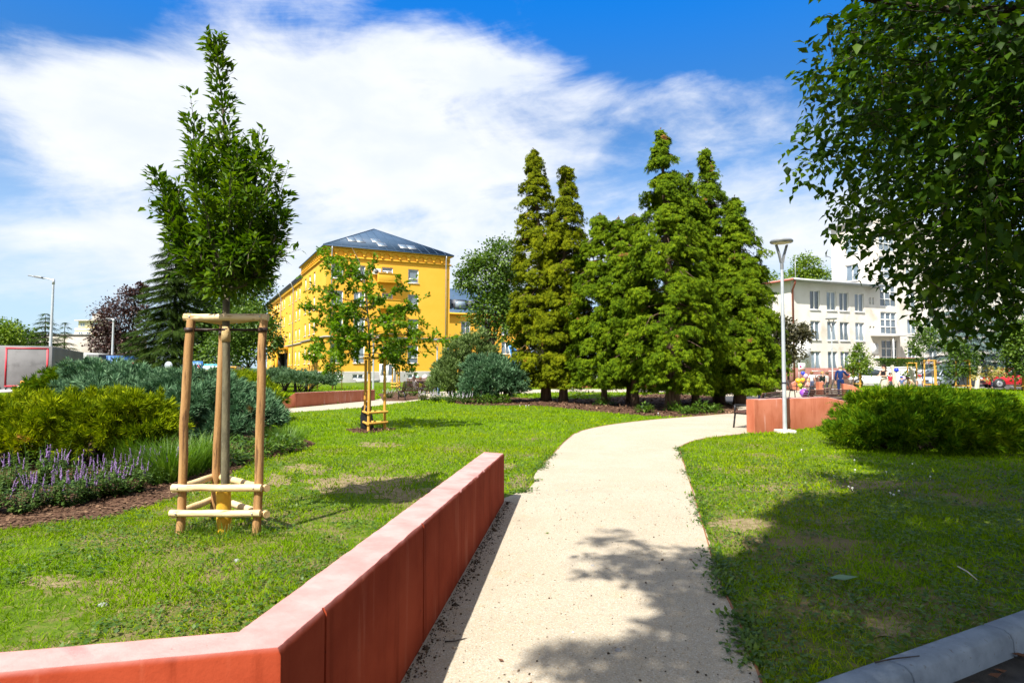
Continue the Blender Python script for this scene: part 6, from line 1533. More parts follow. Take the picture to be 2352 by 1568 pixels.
for x in (-2.6, 0, 2.6): window(t, c + (x, -.06, 12.4) - c, 0, 1.5, 1.4, 'two', False)
for x in (-2.5, 1.8): window(t, c + (x, .60, 15.5) - c, 0, 1.6, 1.4, 'two', False)
mb = MB(); mb.box(c + (0, -.08, 14.6), (9.3, .1, .7)); mb.build('parapet', M_whitewall, t)

# ================================================================== street lamps
M_galv = mat('galvanised steel', (.46, .49, .52), (.54, .57, .60), 12, .42, metal=.35, stretch=(1, 1, .4))
M_lampgrey = mat('grey lamp casting', (.20, .21, .22), (.24, .25, .26), 8, .45, metal=.3)
M_lens = mat('lamp lens', (.70, .64, .46), rough=.3)
M_concpale = mat('pale concrete footing', (.55, .52, .46), (.62, .59, .52), 8, .9, bump=.4)
def disc_lamp(label, base, H, r0=.052, r1=.036, hr=.275, slab=True, sticker=False):
    base = np.array(base, float); t = thing('park_lamp', label, 'lamp', base, 0, 'disc topped park lamps'); mb = MB()
    k = hr / .275; zc_ = H - .60 * k - .10
    mb.tube([base + (0, 0, z) for z in (0, zc_ * .5, zc_)], [r0, (r0 + r1) / 2, r1], 16); mb.build('pole', M_galv, t, auto=50)
    mb = MB(); c = base + (0, 0, zc_)
    mb.tube([c - (0, 0, .06), c + (0, 0, .14 * k)], [r1 * 1.22, r1 * 1.15], 14)
    for s in (-1, 1):
        mb.loft([[c + (s * (x + dx), dy, z) for dx, dy in ((-.012, -w), (.03, -w), (.03, w), (-.012, w))] for x, w, z in ((.010, .042, .10 * k), (.05 * k, .04, .30 * k), (.125 * k, .036, .55 * k))])
    mb.build('bracket', M_lampgrey, t, auto=40)
    mb = MB(); mb.lathe(base + (0, 0, H - .12 * k), [(.20 * k, .02 * k), (.262 * k, .025 * k), (hr, .045 * k), (hr, .065 * k), (.25 * k, .095 * k), (.12 * k, .115 * k), (.02, .12 * k)], 32); hd = mb.build('lamp_head', M_lampgrey, t, auto=35)
    mb = MB(); mb.lathe(base + (0, 0, H - .12 * k), [(.19 * k, .012 * k), (.2 * k, .012 * k), (.2 * k, .022 * k), (.19 * k, .022 * k)], 24); mb.build('lens', M_lens, hd)
    if slab: mb = MB(); mb.box(base + (0, 0, .02), (.40, .40, .10)); mb.build('footing', M_concpale, t, bevel=.015)
    if sticker: mb = MB(); mb.lathe(base + (0, 0, sticker), [(r0 - .003, -.02), (r0 + .0005, -.02), (r0 + .0005, .02), (r0 - .003, .02)], 16); mb.build('sticker', mat('dark label', (.03, .03, .06), rough=.5), t)
    return t
b_ = gp(1803, 993); disc_lamp('tall galvanised park lamp with a flat disc head by the red wall', b_, at(1794, 549, b_[1])[2], sticker=at(0, 879, b_[1])[2])
b_ = gp(1913, 897); disc_lamp('disc park lamp before the pale building, beside the man in the blue suit', b_, at(1908, 729, b_[1])[2], .055, .04, .38, False)
b_ = gp(857, 894); disc_lamp('disc park lamp right behind the staked oak', b_, at(857, 766, b_[1])[2], .075, .06, .38, False)
b_ = gp(1004, 883); disc_lamp('disc park lamp in front of the right part of the yellow facade', b_, at(1004, 778, b_[1])[2], .09, .07, .45, False)
b_ = at(567, 845, 64) * (1, 1, 0); disc_lamp('disc park lamp in front of the hazel like tree, between the front stakes', b_, at(567, 772, 64)[2], .1, .08, .62, False)
def arm_lamp(label, base, top, end, r, Y):
    t = thing('street_lamp', label, 'lamp', base, 0, 'street lamps with a side arm'); mb = MB()
    mb.tube([base, (base + top) / 2, top], [r, r * .8, r * .6], 12); mb.build('pole', M_galv, t, auto=50)
    mb = MB(); e = np.array(end); m_ = top + (e - top) * .45; mb.tube([top + (0, 0, -.15), top + (0, 0, -.02), m_], [r * .5, r * .5, r * .35], 8); mb.tube([top - (0, 0, .25), top + (0, 0, .03)], r * .75, 10); mb.build('arm', M_galv, t)
    mb = MB(); d = e - m_; mb.bar(m_ - d * .05, m_ + d * .55, .26, .10); mb.bar(m_ + d * .5, e, .22, .06); mb.build('lamp_head', M_lampgrey, t, bevel=.02)
b_ = at(113, 845, 32) * (1, 1, 0); arm_lamp('tall street lamp with one arm to the left, beside the grey trailer', b_, at(123, 642, 32), at(67, 633, 32), .085, 32)
b_ = at(257, 845, 60) * (1, 1, 0); arm_lamp('shorter street lamp before the purple plum tree', b_, at(261, 733, 60), at(244, 731, 60), .14, 60)

# ================================================================== benches
M_slat = mat('dark brown bench slats', (.075, .035, .025), (.115, .058, .04), 3, .55, spec=.35, stretch=(.5, 6, 6))
M_slat_l = mat('weathered bench slats', (.20, .12, .10), (.29, .19, .155), 3, .6, spec=.3, stretch=(.5, 6, 6))
M_iron = mat('dark grey cast metal', (.028, .030, .034), (.04, .042, .045), 10, .5, metal=.3)
def bench(label, loc, rz, m=None, L=1.8):
    m = m or M_slat; t = thing('bench', label, 'bench', loc, rz, 'slatted park benches')
    mb = MB()
    for k in range(7): y = -.46 + k * .072; mb.box((0, y, .425 + .012 * abs(k - 4) * (.4 if k < 4 else .9)), (L, .056, .028))
    mb.build('seat', m, t, local=True, bevel=.005)
    mb = MB()
    for k in range(8): q = k / 7; mb.box((0, .105 + .20 * q, .49 + .44 * q), (L, .028, .048), M=Matrix.Rotation(-.43, 3, 'X'))
    mb.build('backrest', m, t, local=True, bevel=.005)
    for s in (-1, 1):
        mb = MB(); x = s * (L / 2 - .16)
        mb.loft([[(x - .02, y - a, z - b), (x + .02, y - a, z - b), (x + .02, y + a, z + b), (x - .02, y + a, z + b)] for y, z, a, b in ((-.50, .40, .0, .022), (-.2, .392, .0, .022), (.04, .402, .012, .02), (.14, .52, .02, .01), (.335, .95, .02, .01))])
        mb.bar((x, -.47, .41), (x, -.52, 0), .036, .036, up=(1, 0, 0)); mb.bar((x, .06, .41), (x, .22, 0), .036, .036, up=(1, 0, 0))
        mb.build('leg', M_iron, t, local=True)
    for s in (-1, 1):
        mb = MB(); x = s * (L / 2 - .02); mb.bar((x, -.42, .63), (x, .17, .63), .04, .03); mb.bar((x, -.42, .44), (x, -.42, .63), .04, .03, up=(1, 0, 0)); mb.build('armrest', M_iron, t, local=True)
    return t
def ori(d): return math.atan2(d[1], d[0]) + math.pi / 2                # bench faces direction d
bench('dark slatted bench seen from behind, standing on the pale path in the middle', gp(958, 917), ori((-.62, .78)), L=1.9)
bench('weathered slatted bench behind the dark one, with children sitting on it', gp(972, 903), ori((.1, .99)), M_slat_l, 2.0)
bench('slatted bench on the plaza left of the purple balloon, right of the lamp pole', gp(1785, 913), ori((.75, .66)), M_slat, 1.8)
bp = wA(1.6, .85); bench('bench hidden behind the square end of the red wall, only its top slats showing', (*bp, 0), ori((-.747, .665)), M_slat, 1.8)
bp = wA(4.9, 1.1); bench('dark slatted bench with the child leaning on it, above the sloping red wall', (*bp, 0), ori((-.25, .97)), M_slat, 1.7)
bench('pale weathered slatted bench below the man in the blue suit', gp(1928, 909), ori((-.15, .98)), M_slat_l, 1.5)
bench('bench seen end on with the girl in pink sitting on it', gp(1862, 902), ori((-.97, -.2)), M_slat, 1.7)
bench('bench half hidden under the low conifer branches', gp(1690, 905), ori((.3, .95)), M_slat, 1.8)

# ================================================================== trailer, vans, containers, signs
M_tarp = mat('grey tarpaulin', (.20, .197, .20), (.25, .245, .25), 1.2, .65, bump=.6, bscale=3, c3=(.16, .157, .16), s3=1.5)
M_tarp_dark = mat('dark grey tarpaulin', (.085, .085, .09), (.125, .125, .13), 1, .5, bump=.7, bscale=2.5, stretch=(1, 1, .4))
M_redtape = mat('red marking tape', (.55, .03, .05), rough=.5)
M_tyre = mat('tyre rubber', (.02, .02, .021), rough=.85)
def trailer():
    Y = 30.6; ang = R(29); W = 2.2; Bc = at(120, 845, Y) * (1, 1, 0); A_ = Bc - np.array((math.cos(ang), math.sin(ang), 0)) * W
    t = thing('truck_trailer', 'grey tarpaulin truck trailer with a red outlined rear at the left edge', 'trailer', A_, ang)
    z0, z1 = at(0, 893, Y)[2], at(0, 795, Y)[2]; Ln = 13.0
    mb = MB(); mb.box((W / 2, .06, (z0 + z1) / 2), (W - .04, .12, z1 - z0)); mb.build('rear_tarp', M_tarp, t, local=True, bevel=.02)
    mb = MB(); mb.box((W / 2, Ln / 2 + .13, (z0 + z1) / 2), (W, Ln, z1 - z0 - .02)); mb.build('body', M_tarp_dark, t, local=True, bevel=.03)
    mb = MB()
    x0, x1, za, zb = .40, W - .20, z0 + .16, z1 - .12
    for a, b in (((x0, za), (x1, za)), ((x0, zb), (x1, zb))): mb.box(((a[0] + b[0]) / 2, -.004, a[1]), (x1 - x0 + .07, .01, .07))
    for x in (x0, x1): mb.box((x, -.006, (za + zb) / 2), (.07, .01, zb - za - .07))
    mb.build('red_outline', M_redtape, t, local=True)
    mb = MB(); mb.box((W - .85, -.006, za + .18), (.75, .01, .15)); mb.build('orange_marking', mat('orange marking', (.70, .30, .03), rough=.6), t, local=True)
    mb = MB(); mb.box((W / 2, .05, z0 - .07), (W, .18, .14)); tl = mb.build('tailboard', M_white, t, local=True)
    mb = MB(); mb.box((W * .55, -.05, z0 + .02), (.7, .03, .30)); mb.build('number_plate', M_whitewall, tl, local=True)
    for x in np.linspace(.2, W - .2, 9):
        mb = MB(); mb.box((x, -.03, z0 + .06), (.03, .03, .16)); mb.build('buckle', M_iron, t, local=True)
    for y in (3.0, 4.3, 5.6):
        for x in (.22, W - .22):
            mb = MB(); mb.lathe((x, y, .30), [(.1, -.14), (.36, -.14), (.38, -.10), (.38, .10), (.36, .14), (.1, .14)], 18, 'x'); mb.build('wheel', M_tyre, t, local=True)
trailer()
M_bluec = mat('blue container paint', (.02, .08, .26), (.05, .16, .40), 1.2, .5, stretch=(3, 3, .3), c3=(.35, .42, .5), s3=2.5, lo3=.6, hi3=.7)
c = at(246, 845, 58) * (1, 1, 0); t = thing('shipping_container', 'mottled blue container behind the blue green juniper, left of the plum tree', 'container', c)
mb = MB(); mb.box(c + (0, 3, 1.5), (2.1, 6, 2.5)); mb.build('body', M_bluec, t)
mb = MB()
for x in np.arange(-.9, 1.0, .3): mb.box(c + (x, -.03, 1.5), (.08, .06, 2.4))
mb.build('ribs', M_bluec, t)
c = at(209, 845, 57) * (1, 1, 0); t = thing('box_truck', 'grey box truck body between the trailer and the blue container', 'truck', c)
mb = MB(); mb.box(c + (.1, 2, 1.75), (1.15, 4, 2.2)); mb.build('box_body', M_tarp_dark, t, bevel=.03); mb = MB(); mb.box(c + (-.62, 1.5, 1.8), (.28, 3.4, 2.4)); mb.build('white_corner', M_white, t)
for y in (.8, 3.2): mb = MB(); mb.lathe(c + (.3, y, .4), [(.1, -.12), (.4, -.12), (.4, .12), (.1, .12)], 14, 'x'); mb.build('wheel', M_tyre, t)
c = at(277, 845, 56) * (1, 1, 0); t = thing('site_cabinet', 'small light blue white cabinet right of the blue container', 'cabinet', c); mb = MB(); mb.box(c + (0, .4, .95), (.75, .8, 1.5)); mb.build('body', mat('pale blue paint', (.45, .55, .68), rough=.5), t, bevel=.02); mb = MB(); mb.box(c + (0, -.02, .95), (.6, .03, 1.2)); mb.build('door', M_white, t)
def sign(label, x, y, r, Y, build, base_y=None):
    c = at(x, y, Y); t = thing('road_sign', label, 'sign', c * (1, 1, 0)); mb = MB(); mb.tube([c * (1, 1, 0) + (0, .05, 0), c + (0, .05, r * .8)], .04, 8); mb.build('pole', M_galv, t); build(t, c, r)
M_signred = mat('sign red', (.55, .025, .03), rough=.4); M_signblue = mat('sign blue', (.03, .09, .42), rough=.4); M_signback = mat('sign back aluminium', (.42, .46, .52), rough=.45, metal=.4)
def disc(t, name, c, r, m, dy=0, n=28, p=None):
    mb = MB(); mb.lathe(np.array(c) + (0, -dy, 0), [(.001, -.012), (r, -.012), (r, .012), (.001, .012)], n, 'y'); return mb.build(name, m, p or t)
def nostop(t, c, r):
    disc(t, 'sign_face', c, r, M_signred); b = disc(t, 'blue_field', c, r * .80, M_signblue, .005)
    for a in (45, 135): mb = MB(); dd = np.array((math.cos(R(a)), 0, math.sin(R(a)))) * r * .80; mb.bar(c - dd + (0, -.02, 0), c + dd + (0, -.02, 0), .012, r * .2, up=(0, 0, 1) if False else (0, 1, 0)); 
    for a in (45, 135):
        dd = np.array((math.cos(R(a)), 0, math.sin(R(a)))) * r * .82; q = np.array((-dd[2], 0, dd[0])) * .13; mb = MB(); mb.extr([c - dd - q + (0, -.022, 0), c + dd - q + (0, -.022, 0), c + dd + q + (0, -.022, 0), c - dd + q + (0, -.022, 0)], np.array((0, -.003 if a == 45 else -.005, 0))); mb.build('red_bar', M_signred, t)
sign('round no stopping sign, blue with a red rim and cross, beside the plum tree', 300, 838, .29, 51, nostop)
sign('grey back of a round traffic sign right of the spruce trunk', 387, 839, .30, 48, lambda t, c, r: disc(t, 'sign_face', c, r, M_signback))
def noentry(t, c, r): disc(t, 'sign_face', c, r, M_signred); mb = MB(); mb.box(c + (0, -.016, 0), (r * 1.3, .008, r * .35)); mb.build('white_bar', M_white, t)
sign('small red no entry sign beside the grey sign back', 395, 850, .24, 66, noentry)
sign('pale round sign in front of the blue container', 228, 848, .24, 52, lambda t, c, r: (disc(t, 'sign_face', c, r, M_white), disc(t, 'blue_field', c, r * .75, mat('pale sign blue', (.35, .5, .7), rough=.4), .004)))
def tri(t, c, r):
    for k, (s, m) in enumerate(((1, M_signred), (.62, M_white))): mb = MB(); mb.extr([c + (math.cos(R(a)) * r * s, -.004 * k, math.sin(R(a)) * r * s) for a in (90, 210, 330)], np.array((0, -.02, 0))); mb.build('sign_face' if not k else 'white_field', m, t)
sign('small triangular warning sign in front of the blue container', 237, 850, .30, 50, tri)
def letters(t, txt, c, size, m, name='lettering', ang=0):
    cu = bpy.data.curves.new(name, 'FONT'); cu.body = txt; cu.size = size; cu.align_x = 'CENTER'; cu.align_y = 'CENTER'; cu.extrude = .004; cu.materials.append(m)
    tmp = bpy.data.objects.new('tmp', cu); COL.objects.link(tmp); dg = bpy.context.evaluated_depsgraph_get(); me = bpy.data.meshes.new_from_object(tmp.evaluated_get(dg)); bpy.data.objects.remove(tmp)
    if not me.materials: me.materials.append(m)
    o = bpy.data.objects.new(name, me); COL.objects.link(o); o.parent = t; o.location = tuple(np.array(c) - np.array(root_of(t).location)); o.rotation_euler = (math.pi / 2, 0, ang); return o
Yp = 44; c = at(453, 845, Yp); t = thing('poster_board', 'blue poster board with a red warning triangle beside the white van', 'sign', c * (1, 1, 0)); w = 25 / F * Yp; h = 31 / F * Yp
mb = MB(); mb.box(c, (w, .08, h)); bd = mb.build('board', mat('poster blue', (.03, .13, .42), (.05, .18, .5), 2, .5), t)
for s in (-1, 1): mb = MB(); mb.box(c * (1, 1, 0) + (s * w * .4, .05, .45), (.05, .04, .95)); mb.build('leg', M_galv, t)
letters(t, 'TOTO', c + (0, -.05, h * .25), .2, M_white)
mb = MB(); mb.box(c + (0, -.046, -h * .17), (w * .7, .01, .07)); mb.box(c + (.02, -.046, -h * .42), (w * .75, .01, .08)); mb.build('text_line', M_white, t)
mb = MB(); q = c + (.1, -.05, .02); mb.extr([q + (math.cos(R(a)) * .2, 0, math.sin(R(a)) * .2) for a in (90, 210, 330)], np.array((0, -.01, 0))); mb.build('warning_triangle', M_signred, t)
mb = MB(); q = c + (.1, -.065, .01); mb.extr([q + (math.cos(R(a)) * .12, 0, math.sin(R(a)) * .12) for a in (90, 210, 330)], np.array((0, -.006, 0))); mb.build('white_field', M_white, t)
mb = MB(); mb.ball(c + (-.17, -.05, .02), (.10, .02, .12)); mb.build('white_blot', M_white, t)
c = at(488, 845, 47) * (1, 1, 0); t = thing('white_van', 'pale white van with a light blue roof strip, behind the blue poster', 'van', c)
mb = MB(); mb.loft([[c + (x, y, z) for x, z in ((-.95, .3), (.95, .3), (.97, 1.0), (.85, 1.75), (-.85, 1.75), (-.97, 1.0))] for y in (0, 3.6)]); mb.build('body', mat('white blue van paint', (.66, .72, .80), rough=.35, coat=.5), t, bevel=.06)
mb = MB(); mb.box(c + (-.2, 1.6, 1.83), (1.2, 2.6, .12)); mb.build('roof_bar', mat('cyan plastic', (.10, .45, .65), rough=.4), t)
mb = MB(); mb.box(c + (0, -.01, 1.3), (1.3, .03, .5)); mb.build('rear_window', M_glass, t)
for x in (-.85, .85):
    for y in (.7, 2.9): mb = MB(); mb.lathe(c + (x, y, .32), [(.1, -.1), (.32, -.1), (.32, .1), (.1, .1)], 14, 'x'); mb.build('wheel', M_tyre, t)
# thin grey fence rail before the yellow building
a = at(560, 845, 58) * (1, 1, 0); b = at(760, 845, 62) * (1, 1, 0); mb = MB()
for z in (.5, 1.0): mb.tube([at(430, 845, 56) * (1, 1, 0) + (0, 0, z), b + (0, 0, z)], .03, 6)
for q in np.linspace(0, 1, 9): p = at(430, 845, 56) * (1, 1, 0); p = p + (b - p) * q; mb.tube([p, p + (0, 0, 1.0)], .03, 6)
o = mb.build('fence', M_galv); tag(o, 'low grey tube fence in front of the hazel like tree and the yellow building', 'fence')
# sign board on the pale building's forecourt
Ys = 56; c = at(1841.5, 843, Ys); t = thing('notice_board', 'white notice board with a pink dot and red lines beside the bronze leaved tree', 'sign', c * (1, 1, 0)); w = 15.5 / F * Ys; h = 18 / F * Ys
mb = MB(); mb.box(c, (w, .05, h)); mb.build('board', mat('white board', (.80, .76, .77), rough=.5), t)
disc(t, 'pink_dot', c + (-.12, -.02, .06), .11, mat('magenta ink', (.55, .03, .18), rough=.6))
mb = MB(); mb.box(c + (0, -.028, .25), (w * .75, .006, .05)); mb.box(c + (.02, -.028, -.2), (w * .8, .006, .06)); mb.build('text_line', mat('red ink', (.62, .10, .10), rough=.6), t)
mb = MB(); mb.box(c + (.09, -.028, .04), (.07, .006, .06)); mb.box(c + (.20, -.028, .035), (.08, .006, .05)); mb.build('drawing', M_dark, t)
for s in (-1, 1): mb = MB(); mb.tube([c * (1, 1, 0) + (s * w * .4, .05, 0), c + (s * w * .4, .05, 0)], .025, 6); mb.build('leg', M_galv, t)
mb = MB()
for k in range(4): x = 1855 + k * 9; p = at(x, 845, 53) * (1, 1, 0); mb.tube([p, p + (0, 0, .75), p + (.15, 0, 1.0), p + (.45, 0, 1.0), p + (.6, 0, .75), p + (.6, 0, 0)], .03, 6)
o = mb.build('bicycle_rack', M_galv, smooth=True); tag(o, 'row of grey tube bicycle hoops before the pale building', 'bicycle rack')
# feather flags
def flag(label, x0, y0, x1, y1, Y, m, wpx, lean, white=None):
    a = at(x0, y0, Y); b = at(x1, y1, Y); foot = a * (1, 1, 0); t = thing('feather_flag', label, 'flag', foot, 0, 'blue feather flags'); mb = MB(); w = wpx / F * Y
    mb.tube([foot, a, (a + b) / 2, b], .02, 6); mb.build('pole', M_galv, t)
    n = 12; L_ = []; 
    for i in range(n + 1):
        q = i / n; p = a + (b - a) * q; ww = w * (math.sin(math.pi * min(.12 + q * .62, 1)) if q < .8 else 1.0 - .55 * ((q - .8) / .2))
        L_.append([p + (0, .01, 0), p + (ww * lean * .5, .05 * math.sin(q * 9), .06), p + (ww * lean, .03 * math.cos(q * 7), -.05 * q)])
    me = MB(); me.loft([[*r_, *[v + (0, .012, 0) for v in r_[::-1]]] for r_ in L_]); f = me.build('banner', m, t, smooth=True)
    mb = MB(); c = a + (b - a) * .45 + (w * lean * .5, -.05, 0); mb.ball(c, (w * .18, .02, w * .5), 10, 6); mb.ball(c - (0, 0, w * .8), (w * .12, .02, w * .25), 10, 6); mb.build('emblem', M_white, f)
M_flag = mat('bright blue flag cloth', (.05, .24, .62), (.10, .32, .70), 2, .7); M_navy = mat('navy flag cloth', (.02, .05, .22), (.03, .08, .3), 2, .7)
flag('light blue feather flag between the blue green juniper and the leftmost cypress', 1186, 868, 1167, 795, 36, M_flag, 26, 1)
flag('narrow navy feather flag before the right edge of the yellow building', 1027, 858, 1031, 798, 46, M_navy, 8, -1)
# play frames behind the conifers
M_orange = mat('orange play frame paint', (.70, .27, .02), rough=.5)
def playframe(label, x0, x1, y0, y1, Y):
    a = at(x0, y1, Y) * (1, 1, 0); b = at(x1, y1, Y) * (1, 1, 0); h = at(x0, y0, Y)[2]; t = thing('play_frame', label, 'play equipment', a, 0, 'orange play frames'); mb = MB()
    for p in (a, b): mb.tube([p, p + (0, 0, h)], .08, 8)
    mb.build('post', M_orange, t); mb = MB(); mb.bar(a + (0, 0, h), b + (0, 0, h), .14, .14); mb.bar(a + (0, .15, h * .9), b + (0, .15, .15), .14, .14); mb.build('bar', M_orange, t)
playframe('orange play frame right of the running child', 1322, 1346, 871, 889, 52); playframe('orange play frame with a slanted bar behind the slender trunks', 1466, 1478, 872, 889, 52); playframe('small orange play frame between the dark trunks', 1446, 1458, 874, 889, 52)
playframe('low orange play frame just left of the first slender trunk', 1384, 1396, 880, 893, 48)

# ================================================================== cars
def paint(name, c): return mat(name, c, rough=.28, spec=.5, coat=.8)
def car(label, loc, rz, m, L=4.1, W=1.75, H=1.5, suv=False):
    t = thing('parked_car', label, 'car', loc, rz, 'parked cars'); w = W / 2; k = L / 4.1; hb = .92 if not suv else 1.02; zb = .24 if not suv else .30
    st = [(-2.05, .50, .62, .80), (-1.98, .30, .80, .90), (-1.6, zb, hb + .02, .98), (-.9, zb, hb + .02, 1.0), (.2, zb, hb, 1.0), (.95, zb, hb - .04, .99), (1.55, zb, hb - .14, .94), (1.92, .28, hb - .24, .84), (2.05, .38, .60, .70)]
    mb = MB(); mb.loft([[(x * k, -w * s * .93, z0), (x * k, -w * s, z0 + .16), (x * k, -w * s, (z0 + z1) / 2 + .08), (x * k, -w * s * .93, z1), (x * k, w * s * .93, z1), (x * k, w * s, (z0 + z1) / 2 + .08), (x * k, w * s, z0 + .16), (x * k, w * s * .93, z0)] for x, z0, z1, s in st])
    mb.build('body', m, t, local=True, auto=40)
    gh = [(-1.92, hb - .02, hb + .02, .80), (-1.55, hb - .02, H - .10, .78), (-.9, hb - .02, H - .01, .80), (-.1, hb - .02, H, .82), (.35, hb - .02, H - .07, .80), (1.12, hb - .08, hb - .02, .80)]
    mb = MB(); mb.loft([[(x * k, -w * .93 * (1 if z1 > hb + .05 else .9), z0), (x * k, -w * s * .93, z1), (x * k, w * s * .93, z1), (x * k, w * .93 * (1 if z1 > hb + .05 else .9), z0)] for x, z0, z1, s in gh]); mb.build('window', M_carglass, t, local=True)
    mb = MB(); mb.loft([[(x * k, -w * .77 * s, z), (x * k, -w * .60 * s, z + .035), (x * k, w * .60 * s, z + .035), (x * k, w * .77 * s, z), (x * k, w * .6 * s, z - .02), (x * k, -w * .6 * s, z - .02)] for x, z, s in ((-1.62, H - .10, .95), (-.9, H - .0, 1), (-.1, H + .01, 1.0), (.36, H - .06, .98))]); mb.build('roof', m, t, local=True, auto=50)
    mb = MB()
    for s in (-1, 1):
        for a, b in (((1.10, hb - .02), (.34, H - .05)), ((-.55, hb), (-.50, H)), ((-1.90, hb), (-1.58, H - .1)), ((-1.25, hb), (-1.15, H - .03))):
            mb.bar((a[0] * k, s * w * .93, a[1]), (b[0] * k, s * w * .765, b[1]), .05, .09, up=(0, s, .2))
    mb.build('pillars', m, t, local=True)
    for x in (-1.28 * k, 1.28 * k):
        for s in (-1, 1):
            mb = MB(); r = .31 if not suv else .36; mb.lathe((x, s * (w - .09), r), [(.2, -.1), (r - .02, -.1), (r, -.06), (r, .06), (r - .02, .1), (.2, .1)], 22, 'y'); wh = mb.build('wheel', M_tyre, t, local=True)
            mb = MB(); mb.lathe((x, s * (w - .085), r), [(.02, -.09), (.19, -.11), (.215, -.1), (.215, .1), (.19, .11), (.02, .09)], 18, 'y'); mb.build('rim', M_rim, wh, local=True)
            mb = MB(); mb.lathe((x, s * (w - .13), r + .01), [(.05, -.135), (r + .06, -.135), (r + .06, .135), (.05, .135)], 20, 'y'); mb.build('wheel_arch', M_dark, t, local=True)
    for s in (-1, 1):
        mb = MB(); mb.ball((1.90 * k, s * w * .60, hb - .28), (.13, .19, .085), 10, 6); mb.build('headlight', M_headlight, t, local=True)
        mb = MB(); mb.ball((-1.99 * k, s * w * .66, hb - .10), (.06, .13, .14), 10, 6); mb.build('tail_light', M_taillight, t, local=True)
        mb = MB(); mb.ball((.80 * k, s * (w + .07), hb + .06), (.07, .11, .07), 10, 6); mb.build('mirror', m, t, local=True)
    mb = MB(); mb.box((2.03 * k, 0, .50), (.06, w * 1.2, .18)); mb.build('grille', M_dark, t, local=True)
    for s in (-1, 1): mb = MB(); mb.box((-.25 * k, s * (w - .012), hb - .16), (.16, .03, .03)); mb.build('door_handle', m, t, local=True)
    return t
M_carglass = mat('car glass', (.03, .04, .05), rough=.05, spec=.7); M_rim = mat('alloy rim', (.40, .41, .43), rough=.35, metal=.7); M_headlight = mat('headlight lens', (.62, .65, .68), rough=.1); M_taillight = mat('tail light', (.35, .01, .015), rough=.2)
M_red = paint('red car paint', (.40, .006, .014)); M_silver = paint('pale blue silver car paint', (.42, .49, .60)); M_carwhite = paint('white car paint', (.74, .75, .76))
car('white hatchback parked behind the woman with long dark hair', at(2006, 845, 55) * (1, 1, 0), R(-24), M_carwhite, 4.0)
car('pale blue silver hatchback behind the stake frame with the bare trunk', at(2152, 845, 55) * (1, 1, 0), R(204), M_silver, 4.0)
car('red car at the right edge behind the thin yellow shrub', at(2326, 845, 50) * (1, 1, 0), R(166), M_red, 4.3, 1.82, 1.6, True)
c = at(2258, 845, 50.3) * (1, 1, 0); 

# ================================================================== people
SK = [(.50, .40, .34), (.62, .42, .32), (.10, .05, .035)]
M_skin = mat('light skin', (.56, .32, .22), (.60, .36, .26), 6, .55, spec=.35); M_skin_d = mat('dark skin', (.075, .036, .022), (.10, .05, .032), 6, .5, spec=.4)
CM = {}
def cloth(c):
    if c not in CM: CM[c] = mat('cloth', c, tuple(v * .82 for v in c), 14, .85, bump=.3, bscale=20, spec=.15)
    return CM[c]
def skin(name, nodes, edges, m, parent, sub=1):
    """nodes: (x, y, z, r); grows one continuous surface"""
    me = bpy.data.meshes.new(name); me.from_pydata([n[:3] for n in nodes], edges, []); o = bpy.data.objects.new(name, me); COL.objects.link(o); me.materials.append(m); o.parent = parent
    md = o.modifiers.new('skin', 'SKIN'); md.use_smooth_shade = True
    for i, n in enumerate(nodes): me.skin_vertices[0].data[i].radius = (n[3], n[3]) if len(n) < 5 else (n[3], n[4]); me.skin_vertices[0].data[i].use_root = (i == 0)
    s = o.modifiers.new('smooth', 'SUBSURF'); s.levels = sub; s.render_levels = sub; return o
